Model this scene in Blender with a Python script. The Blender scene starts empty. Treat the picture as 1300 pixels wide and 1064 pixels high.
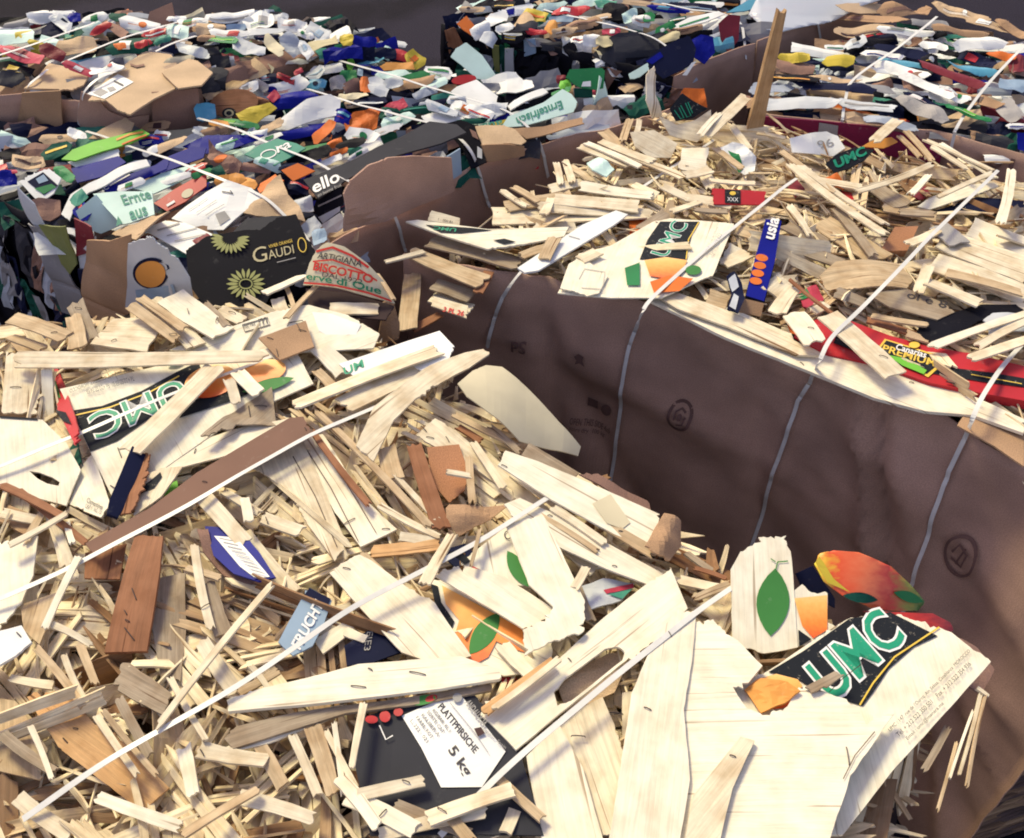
import bpy, bmesh, math, random
from mathutils import Vector, Matrix, noise
from mathutils.geometry import tessellate_polygon
RAD = math.radians
scene = bpy.context.scene
col = scene.collection

# ------------------------------------------------------------------ camera
PITCH = RAD(42.0); FPX = 1190.0; CX, CY = 650.0, 487.0; CAM = Vector((0, 0, 2.1))
cam = bpy.data.cameras.new('camera'); cam_ob = bpy.data.objects.new('camera', cam); col.objects.link(cam_ob)
cam.sensor_fit = 'HORIZONTAL'; cam.sensor_width = 36.0; cam.lens = FPX / 1300 * 36
cam.shift_y = -(532 - CY) / 1300.0
cam.clip_start = 0.05; cam.clip_end = 500
cam_ob.location = CAM; cam_ob.rotation_euler = (math.pi / 2 - PITCH, 0, 0)
scene.camera = cam_ob
# ------------------------------------------------------------------ light
TO_SUN = Vector((-0.44, 0.56, 0.72)).normalized()
world = bpy.data.worlds.new('World'); scene.world = world; world.use_nodes = True
wn = world.node_tree.nodes; wl = world.node_tree.links
sky = wn.new('ShaderNodeTexSky'); sky.sky_type = 'NISHITA'; sky.sun_disc = False
sky.sun_elevation = math.asin(TO_SUN.z); sky.sun_rotation = math.atan2(TO_SUN.x, TO_SUN.y)
tint = wn.new('ShaderNodeMixRGB'); tint.blend_type = 'MULTIPLY'; tint.inputs[0].default_value = 1
tint.inputs[2].default_value = (1.34, 0.96, 0.86, 1)
wl.new(sky.outputs[0], tint.inputs[1]); wl.new(tint.outputs[0], wn['Background'].inputs[0])
wn['Background'].inputs[1].default_value = 0.15
sun = bpy.data.lights.new('sun', 'SUN'); sun.energy = 2.5; sun.angle = RAD(16); sun.color = (1.0, 0.92, 0.58)
sun_ob = bpy.data.objects.new('sun', sun); col.objects.link(sun_ob)
sun_ob.rotation_euler = TO_SUN.to_track_quat('Z', 'Y').to_euler(); sun_ob.location = TO_SUN * 20
vs = scene.view_settings; vs.view_transform = 'Standard'; vs.look = 'None'; vs.gamma = 1; vs.exposure = 0.68
scene.cycles.filter_width = 1.9

# ------------------------------------------------------------------ rays
SP, CP = math.sin(PITCH), math.cos(PITCH)
def ray(x, y):
    a = (x - CX) / FPX; b = -(y - CY) / FPX
    return Vector((a, b * SP + CP, b * CP - SP))
def at(x, y, z):
    d = ray(x, y); return CAM + d * ((z - CAM.z) / d.z)

# ------------------------------------------------------------------ materials
MATS = {}
def _nt(name):
    m = bpy.data.materials.new(name); m.use_nodes = True
    nt = m.node_tree; return m, nt.nodes, nt.links, nt.nodes['Principled BSDF']
def mul(c, k): return tuple(min(1, x * k) for x in c[:3]) + (1,)
def wood(name, c, dark=0.55, rnd=False, rough=0.75, mott=0.8):
    m, n, l, b = _nt(name)
    uv = n.new('ShaderNodeUVMap'); uv.uv_map = 'grain'
    oi = n.new('ShaderNodeObjectInfo')
    mp = n.new('ShaderNodeMapping'); mp.inputs['Scale'].default_value = (9, 190, 1)
    l.new(uv.outputs[0], mp.inputs[0])
    n1 = n.new('ShaderNodeTexNoise'); n1.inputs['Scale'].default_value = 1; n1.inputs['Detail'].default_value = 5
    n1.inputs['Roughness'].default_value = 0.7; n1.inputs['Distortion'].default_value = 0.6
    l.new(mp.outputs[0], n1.inputs[0])
    n2 = n.new('ShaderNodeTexNoise'); n2.inputs['Scale'].default_value = 26; n2.inputs['Detail'].default_value = 6
    l.new(uv.outputs[0], n2.inputs[0])
    r = n.new('ShaderNodeValToRGB'); r.color_ramp.elements[0].position = 0.28; r.color_ramp.elements[1].position = 0.62
    r.color_ramp.elements[0].color = mul(c, dark); r.color_ramp.elements[1].color = mul(c, 1.06)
    l.new(n1.outputs[0], r.inputs[0])
    r2 = n.new('ShaderNodeValToRGB'); r2.color_ramp.elements[0].position = 0.30; r2.color_ramp.elements[1].position = 0.58
    r2.color_ramp.elements[0].color = (0.66, 0.56, 0.45, 1); r2.color_ramp.elements[1].color = (1, 1, 1, 1)
    l.new(n2.outputs[0], r2.inputs[0])
    mx = n.new('ShaderNodeMixRGB'); mx.blend_type = 'MULTIPLY'; mx.inputs[0].default_value = mott
    l.new(r.outputs[0], mx.inputs[1]); l.new(r2.outputs[0], mx.inputs[2])
    m3 = n.new('ShaderNodeMapping'); m3.inputs['Scale'].default_value = (3.2, 130, 1); l.new(uv.outputs[0], m3.inputs[0])
    n3 = n.new('ShaderNodeTexNoise'); n3.inputs['Scale'].default_value = 1; n3.inputs['Detail'].default_value = 3; n3.inputs['Distortion'].default_value = 0.25
    l.new(m3.outputs[0], n3.inputs[0])
    rc = n.new('ShaderNodeValToRGB'); rc.color_ramp.elements[0].position = 0.30; rc.color_ramp.elements[1].position = 0.345
    rc.color_ramp.elements[0].color = (0.30, 0.20, 0.13, 1); rc.color_ramp.elements[1].color = (1, 1, 1, 1); l.new(n3.outputs[0], rc.inputs[0])
    mc_ = n.new('ShaderNodeMixRGB'); mc_.blend_type = 'MULTIPLY'; mc_.inputs[0].default_value = min(1, mott + .25)
    l.new(mx.outputs[0], mc_.inputs[1]); l.new(rc.outputs[0], mc_.inputs[2]); mx = mc_
    last = mx
    if rnd:
        pu = n.new('ShaderNodeUVMap'); pu.uv_map = 'piece'
        sx = n.new('ShaderNodeSeparateXYZ'); l.new(pu.outputs[0], sx.inputs[0])
        r3 = n.new('ShaderNodeValToRGB'); e = r3.color_ramp.elements
        e[0].position = 0; e[0].color = (0.30, 0.17, 0.10, 1); e[1].position = 1; e[1].color = (1.15, 1.12, 1.02, 1)
        for p, cc in ((0.12, (0.50, 0.37, 0.28, 1)), (0.26, (0.80, 0.70, 0.59, 1)), (0.5, (0.97, 0.92, 0.82, 1))):
            q = e.new(p); q.color = cc
        l.new(sx.outputs[0], r3.inputs[0])
        m2 = n.new('ShaderNodeMixRGB'); m2.blend_type = 'MULTIPLY'; m2.inputs[0].default_value = 1
        l.new(mx.outputs[0], m2.inputs[1]); l.new(r3.outputs[0], m2.inputs[2]); last = m2
    l.new(last.outputs[0], b.inputs['Base Color']); b.inputs['Roughness'].default_value = rough
    b.inputs['Specular IOR Level'].default_value = 0.25
    bp = n.new('ShaderNodeBump'); bp.inputs['Strength'].default_value = 0.5; bp.inputs['Distance'].default_value = 0.0012
    l.new(n1.outputs[0], bp.inputs['Height']); l.new(bp.outputs[0], b.inputs['Normal'])
    MATS[name] = m
def sheetmat(name, c, rough=0.6, spec=0.2, wear=0.25, wc=(0.62, 0.6, 0.55), grade=None, scale=40, bump=0.35):
    m, n, l, b = _nt(name)
    uv = n.new('ShaderNodeUVMap'); uv.uv_map = 'grain'
    n1 = n.new('ShaderNodeTexNoise'); n1.inputs['Scale'].default_value = scale; n1.inputs['Detail'].default_value = 8
    n1.inputs['Roughness'].default_value = 0.65
    l.new(uv.outputs[0], n1.inputs[0])
    n2 = n.new('ShaderNodeTexNoise'); n2.inputs['Scale'].default_value = 9; n2.inputs['Detail'].default_value = 3
    l.new(uv.outputs[0], n2.inputs[0])
    r0 = n.new('ShaderNodeValToRGB'); r0.color_ramp.elements[0].position = 0.3; r0.color_ramp.elements[1].position = 0.7
    r0.color_ramp.elements[0].color = mul(c, 0.84); r0.color_ramp.elements[1].color = mul(c, 1.1)
    l.new(n2.outputs[0], r0.inputs[0])
    r = n.new('ShaderNodeValToRGB'); r.color_ramp.elements[0].position = 0.60; r.color_ramp.elements[1].position = 0.70
    r.color_ramp.elements[0].color = (0, 0, 0, 1); r.color_ramp.elements[1].color = (wear, wear, wear, 1)
    l.new(n1.outputs[0], r.inputs[0])
    mx = n.new('ShaderNodeMixRGB'); l.new(r.outputs[0], mx.inputs[0]); l.new(r0.outputs[0], mx.inputs[1])
    mx.inputs[2].default_value = tuple(wc) + (1,)
    l.new(mx.outputs[0], b.inputs['Base Color'])
    b.inputs['Roughness'].default_value = rough; b.inputs['Specular IOR Level'].default_value = spec
    bp = n.new('ShaderNodeBump'); bp.inputs['Strength'].default_value = bump; bp.inputs['Distance'].default_value = 0.002
    l.new(n2.outputs[0], bp.inputs['Height']); l.new(bp.outputs[0], b.inputs['Normal'])
    MATS[name] = m
def cardmat(name, c, rot=0.0):
    m, n, l, b = _nt(name)
    uv = n.new('ShaderNodeUVMap'); uv.uv_map = 'grain'
    n1 = n.new('ShaderNodeTexNoise'); n1.inputs['Scale'].default_value = 7; n1.inputs['Detail'].default_value = 7
    l.new(uv.outputs[0], n1.inputs[0])
    n3 = n.new('ShaderNodeTexNoise'); n3.inputs['Scale'].default_value = 500; n3.inputs['Detail'].default_value = 2
    l.new(uv.outputs[0], n3.inputs[0])
    r = n.new('ShaderNodeValToRGB'); r.color_ramp.elements[0].position = 0.3; r.color_ramp.elements[1].position = 0.7
    r.color_ramp.elements[0].color = mul(c, 0.74); r.color_ramp.elements[1].color = mul(c, 1.14)
    l.new(n1.outputs[0], r.inputs[0])
    r3 = n.new('ShaderNodeValToRGB'); r3.color_ramp.elements[0].position = 0.3; r3.color_ramp.elements[1].position = 0.7
    r3.color_ramp.elements[0].color = (0.72, 0.72, 0.74, 1); r3.color_ramp.elements[1].color = (1.1, 1.1, 1.1, 1)
    l.new(n3.outputs[0], r3.inputs[0])
    mx = n.new('ShaderNodeMixRGB'); mx.blend_type = 'MULTIPLY'; mx.inputs[0].default_value = 1
    l.new(r.outputs[0], mx.inputs[1]); l.new(r3.outputs[0], mx.inputs[2])
    l.new(mx.outputs[0], b.inputs['Base Color']); b.inputs['Roughness'].default_value = 0.8
    b.inputs['Specular IOR Level'].default_value = 0.2
    w = n.new('ShaderNodeTexWave'); w.inputs['Scale'].default_value = 45; w.inputs['Distortion'].default_value = 1.0
    l.new(uv.outputs[0], w.inputs[0])
    ad = n.new('ShaderNodeMath'); ad.operation = 'MULTIPLY_ADD'; ad.inputs[1].default_value = 0.03
    l.new(w.outputs[1], ad.inputs[0]); l.new(n1.outputs[0], ad.inputs[2])
    bp = n.new('ShaderNodeBump'); bp.inputs['Strength'].default_value = 0.5; bp.inputs['Distance'].default_value = 0.004
    l.new(ad.outputs[0], bp.inputs['Height']); l.new(bp.outputs[0], b.inputs['Normal'])
    MATS[name] = m
def blend(name, stops, axis=0, rough=0.45, lo=0.0, hi=1.0):
    """print whose ink runs from one colour to another across the printed fruit"""
    m, n, l, b = _nt(name)
    uv = n.new('ShaderNodeUVMap'); uv.uv_map = 'piece'
    sx = n.new('ShaderNodeSeparateXYZ'); l.new(uv.outputs[0], sx.inputs[0])
    nz = n.new('ShaderNodeTexNoise'); nz.inputs['Scale'].default_value = 9; nz.inputs['Detail'].default_value = 5
    l.new(uv.outputs[0], nz.inputs[0])
    ad = n.new('ShaderNodeMath'); ad.operation = 'MULTIPLY_ADD'; ad.inputs[1].default_value = 0.35
    l.new(nz.outputs[0], ad.inputs[0]); l.new(sx.outputs[axis], ad.inputs[2])
    sb = n.new('ShaderNodeMath'); sb.operation = 'SUBTRACT'; sb.inputs[1].default_value = 0.175; l.new(ad.outputs[0], sb.inputs[0])
    r = n.new('ShaderNodeValToRGB'); e = r.color_ramp.elements
    e[0].position = stops[0][0]; e[0].color = stops[0][1] + (1,); e[1].position = stops[-1][0]; e[1].color = stops[-1][1] + (1,)
    for p, c in stops[1:-1]: q = e.new(p); q.color = c + (1,)
    l.new(sb.outputs[0], r.inputs[0]); l.new(r.outputs[0], b.inputs['Base Color'])
    b.inputs['Roughness'].default_value = rough
    MATS[name] = m

wood('cream', (0.74, 0.66, 0.49), 0.74); wood('pale', (0.80, 0.745, 0.59), 0.84, mott=.5); wood('tan', (0.56, 0.43, 0.27), 0.6)
wood('rust', (0.31, 0.14, 0.070), 0.7); wood('greywood', (0.36, 0.29, 0.21), 0.6); wood('orangewood', (0.62, 0.38, 0.18), 0.7)
wood('mix', (0.82, 0.74, 0.56), 0.66, rnd=True); wood('stake', (0.42, 0.28, 0.15), 0.6)
wood('board', (0.80, 0.76, 0.61), 0.86, mott=.42)
sheetmat('hardboard', (0.19, 0.105, 0.075), 0.75, 0.2, 0.1)
sheetmat('inner_shade', (0.045, 0.03, 0.03), 0.9, 0.1, 0.2, (0.14, 0.09, 0.06))  # near-black colour that paints the shade inside the arched carton
P = dict(white=(0.78, 0.79, 0.76), mint=(0.55, 0.74, 0.68), palegrey=(0.50, 0.53, 0.56), silver=(0.36, 0.40, 0.46),
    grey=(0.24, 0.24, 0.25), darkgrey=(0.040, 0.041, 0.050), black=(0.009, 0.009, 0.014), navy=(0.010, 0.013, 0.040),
    blue=(0.012, 0.018, 0.30), sky=(0.12, 0.42, 0.60), red=(0.62, 0.035, 0.045), pink=(0.62, 0.06, 0.11),
    dkred=(0.26, 0.03, 0.045), orange=(0.85, 0.20, 0.03), peach=(0.90, 0.40, 0.09), yellow=(0.72, 0.56, 0.06),
    paleyellow=(0.66, 0.58, 0.34), green=(0.03, 0.28, 0.09), lime=(0.20, 0.62, 0.06), dkgreen=(0.012, 0.075, 0.055),
    teal=(0.05, 0.25, 0.18), leaf=(0.07, 0.30, 0.07), umcgreen=(0.02, 0.24, 0.13), olive=(0.20, 0.22, 0.07),
    cream_paper=(0.80, 0.72, 0.50), lightblue=(0.36, 0.50, 0.66), plum=(0.30, 0.02, 0.08))
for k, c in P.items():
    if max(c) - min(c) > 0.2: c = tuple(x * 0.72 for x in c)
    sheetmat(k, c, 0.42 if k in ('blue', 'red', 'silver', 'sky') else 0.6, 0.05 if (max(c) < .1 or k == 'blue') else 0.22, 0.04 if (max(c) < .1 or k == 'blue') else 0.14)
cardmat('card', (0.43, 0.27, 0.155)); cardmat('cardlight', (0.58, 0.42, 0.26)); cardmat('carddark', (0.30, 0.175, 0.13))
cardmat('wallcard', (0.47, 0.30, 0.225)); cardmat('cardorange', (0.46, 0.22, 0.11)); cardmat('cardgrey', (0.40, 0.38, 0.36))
blend('mango', [(0.0, (0.75, 0.62, 0.04)), (0.16, (0.75, 0.10, 0.03)), (0.42, (0.82, 0.20, 0.08)), (0.62, (0.60, 0.04, 0.03)), (0.8, (0.30, 0.30, 0.04)), (1, (0.03, 0.16, 0.05))])
blend('fruit', [(0, (0.75, 0.10, 0.02)), (0.35, (0.85, 0.26, 0.04)), (0.8, (0.92, 0.46, 0.12)), (1, (0.9, 0.55, 0.2))], 1)
blend('berries', [(0, (0.10, 0.01, 0.01)), (0.5, (0.55, 0.04, 0.03)), (1, (0.12, 0.01, 0.02))])
def plain(name, c, rough=0.5, metal=0, trans=0, wear=0.0):
    m, n, l, b = _nt(name); b.inputs['Specular IOR Level'].default_value = 0.2
    nz = n.new('ShaderNodeTexNoise'); nz.inputs['Scale'].default_value = 60; nz.inputs['Detail'].default_value = 4
    r = n.new('ShaderNodeValToRGB'); r.color_ramp.elements[0].color = mul(c, 0.8); r.color_ramp.elements[1].color = mul(c, 1.1)
    tc = n.new('ShaderNodeTexCoord'); l.new(tc.outputs['Object'], nz.inputs[0])
    l.new(nz.outputs[0], r.inputs[0])
    n2 = n.new('ShaderNodeTexNoise'); n2.inputs['Scale'].default_value = 130; n2.inputs['Detail'].default_value = 7; n2.inputs['Roughness'].default_value = 0.75; l.new(tc.outputs['Object'], n2.inputs[0])
    r2 = n.new('ShaderNodeValToRGB'); r2.color_ramp.elements[0].position = 0.60; r2.color_ramp.elements[1].position = 0.68; r2.color_ramp.elements[0].color = (0, 0, 0, 1); r2.color_ramp.elements[1].color = (wear, wear, wear, 1)
    l.new(n2.outputs[0], r2.inputs[0])
    mx = n.new('ShaderNodeMixRGB'); l.new(r2.outputs[0], mx.inputs[0]); l.new(r.outputs[0], mx.inputs[1]); mx.inputs[2].default_value = (0.55, 0.5, 0.4, 1)
    l.new(mx.outputs[0], b.inputs['Base Color'])
    b.inputs['Roughness'].default_value = rough; b.inputs['Metallic'].default_value = metal
    if trans: b.inputs['Transmission Weight'].default_value = trans
    MATS[name] = m
plain('ink', (0.05, 0.045, 0.05), wear=0.55); plain('ink_white', (0.8, 0.8, 0.78), wear=0.55); plain('ink_green', (0.02, 0.30, 0.17), wear=0.55); plain('ink_red', (0.55, 0.04, 0.03))
plain('ink_gold', (0.75, 0.52, 0.08)); plain('ink_grey', (0.32, 0.31, 0.30)); plain('ink_brown', (0.06, 0.028, 0.028)); plain('ink_band', (0.011, 0.014, 0.020), 0.8, wear=0.55)
plain('steel', (0.10, 0.08, 0.07), 0.5, 0.7); plain('strap', (0.66, 0.66, 0.63), 0.3, wear=0.3); plain('ink_wall', (0.17, 0.10, 0.085)); plain('ink_petal', (0.30, 0.31, 0.11))
m, n, l, b = _nt('film'); b.inputs['Base Color'].default_value = (0.62, 0.66, 0.72, 1); b.inputs['Roughness'].default_value = 0.25
b.inputs['Alpha'].default_value = 0.75; MATS['film'] = m
# asphalt
m, n, l, b = _nt('asphalt')
tc = n.new('ShaderNodeTexCoord')
n1 = n.new('ShaderNodeTexNoise'); n1.inputs['Scale'].default_value = 120; n1.inputs['Detail'].default_value = 6; l.new(tc.outputs['Object'], n1.inputs[0])
n2 = n.new('ShaderNodeTexNoise'); n2.inputs['Scale'].default_value = 1.3; n2.inputs['Detail'].default_value = 5; l.new(tc.outputs['Object'], n2.inputs[0])
mx = n.new('ShaderNodeMixRGB'); mx.blend_type = 'MULTIPLY'; mx.inputs[0].default_value = 1
r = n.new('ShaderNodeValToRGB'); r.color_ramp.elements[0].position = 0.3; r.color_ramp.elements[0].color = (0.015, 0.013, 0.022, 1); r.color_ramp.elements[1].position = 0.75; r.color_ramp.elements[1].color = (0.030, 0.026, 0.042, 1)
l.new(n1.outputs[0], r.inputs[0]); l.new(r.outputs[0], mx.inputs[1])
r2 = n.new('ShaderNodeValToRGB'); r2.color_ramp.elements[0].position = 0.42; r2.color_ramp.elements[0].color = (0.45, 0.45, 0.45, 1); r2.color_ramp.elements[1].position = 0.56; r2.color_ramp.elements[1].color = (1, 1, 1, 1)
l.new(n2.outputs[0], r2.inputs[0]); l.new(r2.outputs[0], mx.inputs[2]); l.new(mx.outputs[0], b.inputs['Base Color']); b.inputs['Roughness'].default_value = 0.95; b.inputs['Specular IOR Level'].default_value = 0.1
bp = n.new('ShaderNodeBump'); bp.inputs['Strength'].default_value = 0.6; bp.inputs['Distance'].default_value = 0.004
l.new(n1.outputs[0], bp.inputs['Height']); l.new(bp.outputs[0], b.inputs['Normal']); MATS['asphalt'] = m
# compressed filling, coloured dark to paint the shaded gaps between pieces
def coremat(name, cols):
    m, n, l, b = _nt(name)
    tc = n.new('ShaderNodeTexCoord'); mp = n.new('ShaderNodeMapping'); mp.inputs['Scale'].default_value = (14, 30, 40); mp.inputs['Rotation'].default_value = (0, 0, 0.5)
    l.new(tc.outputs['Object'], mp.inputs[0])
    v = n.new('ShaderNodeTexVoronoi'); v.inputs['Scale'].default_value = 1; l.new(mp.outputs[0], v.inputs[0])
    sx = n.new('ShaderNodeSeparateXYZ'); l.new(v.outputs['Color'], sx.inputs[0])
    r = n.new('ShaderNodeValToRGB'); e = r.color_ramp.elements; r.color_ramp.interpolation = 'CONSTANT'
    e[0].color = cols[0] + (1,); e[1].position = 0.9; e[1].color = cols[-1] + (1,)
    for i, c in enumerate(cols[1:-1]): q = e.new((i + 1) * 0.9 / (len(cols) - 1)); q.color = c + (1,)
    l.new(sx.outputs[0], r.inputs[0]); l.new(r.outputs[0], b.inputs['Base Color']); b.inputs['Roughness'].default_value = 0.8
    bp = n.new('ShaderNodeBump'); bp.inputs['Distance'].default_value = 0.02; l.new(v.outputs['Distance'], bp.inputs['Height']); l.new(bp.outputs[0], b.inputs['Normal'])
    MATS[name] = m
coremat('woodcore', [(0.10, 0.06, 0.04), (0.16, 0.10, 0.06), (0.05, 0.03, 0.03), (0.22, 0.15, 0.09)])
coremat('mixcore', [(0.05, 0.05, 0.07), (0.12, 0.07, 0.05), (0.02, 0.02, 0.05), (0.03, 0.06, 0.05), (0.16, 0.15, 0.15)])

# ------------------------------------------------------------------ object helpers
def mesh_ob(name, V, F, mat, uv=None, piece=None, parent=None, smooth=False, uvs_loop=None, origin=None):
    if origin is None:
        n_ = max(1, len(V)); origin = sum((Vector(v) for v in V), Vector()) / n_
        if parent is not None: origin = Vector((0, 0, 0))
    base = parent_origin(parent)
    off = origin if parent is None else base
    me = bpy.data.meshes.new(name)
    me.from_pydata([tuple(Vector(v) - off) for v in V], [], F)
    if uv is not None:
        g = me.uv_layers.new(name='grain'); p = me.uv_layers.new(name='piece')
        for lp in me.loops:
            vi = lp.vertex_index
            g.data[lp.index].uv = uv[vi][:2]
            p.data[lp.index].uv = (piece[vi] if piece is not None else (0.7, 0.5))
    me.materials.append(MATS[mat]); me.update()
    if smooth: me.polygons.foreach_set('use_smooth', [True] * len(me.polygons))
    o = bpy.data.objects.new(name, me); col.objects.link(o)
    if parent is not None: o.parent = parent
    else: o.location = off
    return o
def parent_origin(p):
    v = Vector((0, 0, 0))
    while p is not None: v += p.location; p = p.parent
    return v
def empty(name, loc):
    o = bpy.data.objects.new(name, None); o.empty_display_size = 0.05; o.location = loc; col.objects.link(o); return o
USED = {}
def tag(o, label=None, cat=None, group=None, kind=None):
    if label: o['label'] = label; USED.setdefault(label, []).append(o)
    if cat: o['category'] = cat
    if group: o['group'] = group
    if kind: o['kind'] = kind
    return o

# ------------------------------------------------------------------ surfaces
class Plane:
    def __init__(s, o, N):
        s.o = Vector(o); s.N = Vector(N).normalized()
        if s.N.dot(CAM - s.o) < 0: s.N = -s.N
        s.U = Vector((1, 0, 0)); s.U = (s.U - s.N * s.U.dot(s.N)).normalized(); s.V = s.N.cross(s.U)
    def uv(s, x, y):
        d = ray(x, y); t = (s.o - CAM).dot(s.N) / d.dot(s.N); p = CAM + d * t - s.o
        return (p.dot(s.U), p.dot(s.V))
    def F(s, u, v, h=0): return s.o + s.U * u + s.V * v + s.N * h
class Wall:
    """upright side of a bale following a row of points; pushed out and creased like real cardboard"""
    def __init__(s, pts, zt, bulge=0.02, seed=0, lean=0.0, creases=()):
        s.p = [Vector((q.x, q.y)) for q in pts]; s.zt = zt; s.b = bulge; s.seed = seed; s.lean = lean; s.cr = creases
        s.s = [0]
        for a, b_ in zip(s.p, s.p[1:]): s.s.append(s.s[-1] + (b_ - a).length)
        s.L = s.s[-1]
        s.nn = []
        for a, b_ in zip(s.p, s.p[1:]):
            d = (b_ - a).normalized(); n_ = Vector((d.y, -d.x))
            if n_.dot(Vector((CAM.x, CAM.y)) - a) < 0: n_ = -n_
            s.nn.append(n_)
    def seg(s, u):
        for i in range(len(s.p) - 1):
            if u <= s.s[i + 1] or i == len(s.p) - 2: return i
    def base(s, u):
        i = s.seg(u); d = (s.p[i + 1] - s.p[i]).normalized(); q = s.p[i] + d * (u - s.s[i])
        n_ = s.nn[i].copy()
        k = 0.12
        if i + 1 < len(s.nn) and s.s[i + 1] - u < k: n_ = n_.lerp(s.nn[i + 1], 0.5 * (1 - (s.s[i + 1] - u) / k))
        if i > 0 and u - s.s[i] < k: n_ = n_.lerp(s.nn[i - 1], 0.5 * (1 - (u - s.s[i]) / k))
        return q, n_.normalized()
    def disp(s, u, z):
        w = max(0.0, s.zt - z)
        d = s.b * (1 - math.exp(-w * 6)) * (0.8 + 0.5 * noise.noise(Vector((u * 2.2, z * 2.0, s.seed))))
        d += s.b * 0.45 * noise.noise(Vector((u * 7, z * 5, s.seed + 9)))
        for (u0, z0, ang, amp, wd) in s.cr:
            q = (u - u0) * math.cos(ang) + (z - z0) * math.sin(ang)
            d += amp * math.exp(-(q / wd) ** 2)
        d += s.b * 0.40 * (abs(noise.noise(Vector((u * 3.1 + z * 2.5, z * 9, s.seed + 4)))) + 0.7 * abs(noise.noise(Vector((u * 11, z * 4 - u * 2, s.seed + 6))))) * min(1, w * 12)
        d -= s.b * 0.12 * math.exp(-((w - 0.10) / 0.006) ** 2)
        return d + s.lean * w
    def uv(s, x, y, tol=0.004):
        d = ray(x, y); best = None
        for i in range(len(s.nn)):
            n3 = Vector((s.nn[i].x, s.nn[i].y, 0)); o3 = Vector((s.p[i].x, s.p[i].y, 0)) + n3 * s.b * 0.8
            if abs(d.dot(n3)) < 1e-6: continue
            t = (o3 - CAM).dot(n3) / d.dot(n3)
            if t <= 0: continue
            q = CAM + d * t; e = s.p[i + 1] - s.p[i]; u = (Vector((q.x, q.y)) - s.p[i]).dot(e.normalized())
            lo = -9 if i == 0 else -tol; hi = 99 if i == len(s.nn) - 1 else e.length + tol
            if lo <= u <= hi and (best is None or t < best[0]): best = (t, s.s[i] + u, q.z)
        if best: return (best[1], best[2])
        return s.uv(x, y, tol + 0.02) if tol < 0.3 else (0, s.zt)
    def F(s, u, v, h=0):
        q, n_ = s.base(u); k = s.disp(u, v) + h
        return Vector((q.x + n_.x * k, q.y + n_.y * k, v))

def top(zt, L, x, y, gx=0.0, gy=0.0):
    z = zt + L * 0.0065
    return Plane(at(x, y, z), (-gx, -gy, 1))

# ------------------------------------------------------------------ geometry makers
def tri(x): return abs((x % 1.0) - 0.5) * 2
def crumple(rng, size, amp, k=4):
    ws = []
    for i in range(k):
        a = rng.uniform(0, math.pi); f = rng.uniform(0.6, 2.0) / size
        ws.append((math.cos(a) * f, math.sin(a) * f, rng.random(), amp * rng.uniform(0.3, 1) / (1 + 0.35 * i)))
    sd = rng.random() * 50
    def f(u, v):
        return sum((tri(a * u + b_ * v + c) - 0.5) * w for a, b_, c, w in ws) + amp * 0.6 * noise.noise(Vector((u / size * 2.5, v / size * 2.5, sd)))
    return f
def rough_outline(pts, rng, amp, step, spike=0):
    """long edges stay nearly straight, some short ends are torn into fine teeth"""
    out = []; n_ = len(pts)
    Ls = [(Vector(pts[(i + 1) % n_]) - Vector(pts[i])).length for i in range(n_)]; mx = max(Ls)
    for i in range(n_):
        a = Vector(pts[i]); b_ = Vector(pts[(i + 1) % n_]); d = b_ - a; L = Ls[i]
        if L < 1e-6: continue
        t = d / L; nn = Vector((t.y, -t.x))
        torn = L < mx * 0.5 and rng.random() < (0.6 if not spike else 0.85)
        st = 0.0035 if torn else max(step, 0.012); k = max(1, int(L / st)); wk = 0.0; am = amp * (1.5 + 0.8 * spike if torn else 0.22)
        for j in range(k):
            q = a + d * (j / k); e = am if j else amp * 0.3
            if torn and j: wk = 0.55 * wk + rng.uniform(-1, 1) * 0.8; sh = e * 0.8 * wk + (rng.uniform(0.5, 2.2) * e * rng.choice((-1, 1)) if rng.random() < 0.12 else 0)
            else: sh = rng.uniform(-e, e)
            out.append(q + nn * sh + t * rng.uniform(-0.3, 0.3) * (L / k) * (j > 0))
    return out
def tess(loops):
    pl = [[Vector((p[0], p[1], 0)) for p in lp] for lp in loops]
    flat = [p for lp in pl for p in lp]
    return [(p.x, p.y) for p in flat], tessellate_polygon(pl)
def gridcut(V2, T, step):
    bm = bmesh.new(); vs_ = [bm.verts.new((p[0], p[1], 0)) for p in V2]
    for t in T:
        try: bm.faces.new([vs_[i] for i in t])
        except Exception: pass
    us = [p[0] for p in V2]; ws = [p[1] for p in V2]
    for ax, lo, hi in ((0, min(us), max(us)), (1, min(ws), max(ws))):
        k = int((hi - lo) / step)
        for i in range(1, k + 1):
            c = lo + (hi - lo) * i / (k + 1); co = (c, 0, 0) if ax == 0 else (0, c, 0); no = (1, 0, 0) if ax == 0 else (0, 1, 0)
            bmesh.ops.bisect_plane(bm, geom=bm.verts[:] + bm.edges[:] + bm.faces[:], plane_co=co, plane_no=no, dist=1e-6)
    bmesh.ops.remove_doubles(bm, verts=bm.verts[:], dist=1e-5)
    bm.verts.ensure_lookup_table(); bm.verts.index_update()
    V = [(v.co.x, v.co.y) for v in bm.verts]; F = []
    for f in bm.faces:
        ids = [v.index for v in f.verts]
        if len(set(ids)) > 2:
            F.append(ids if f.normal.z >= 0 else ids[::-1])
    bm.free(); return V, F
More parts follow.
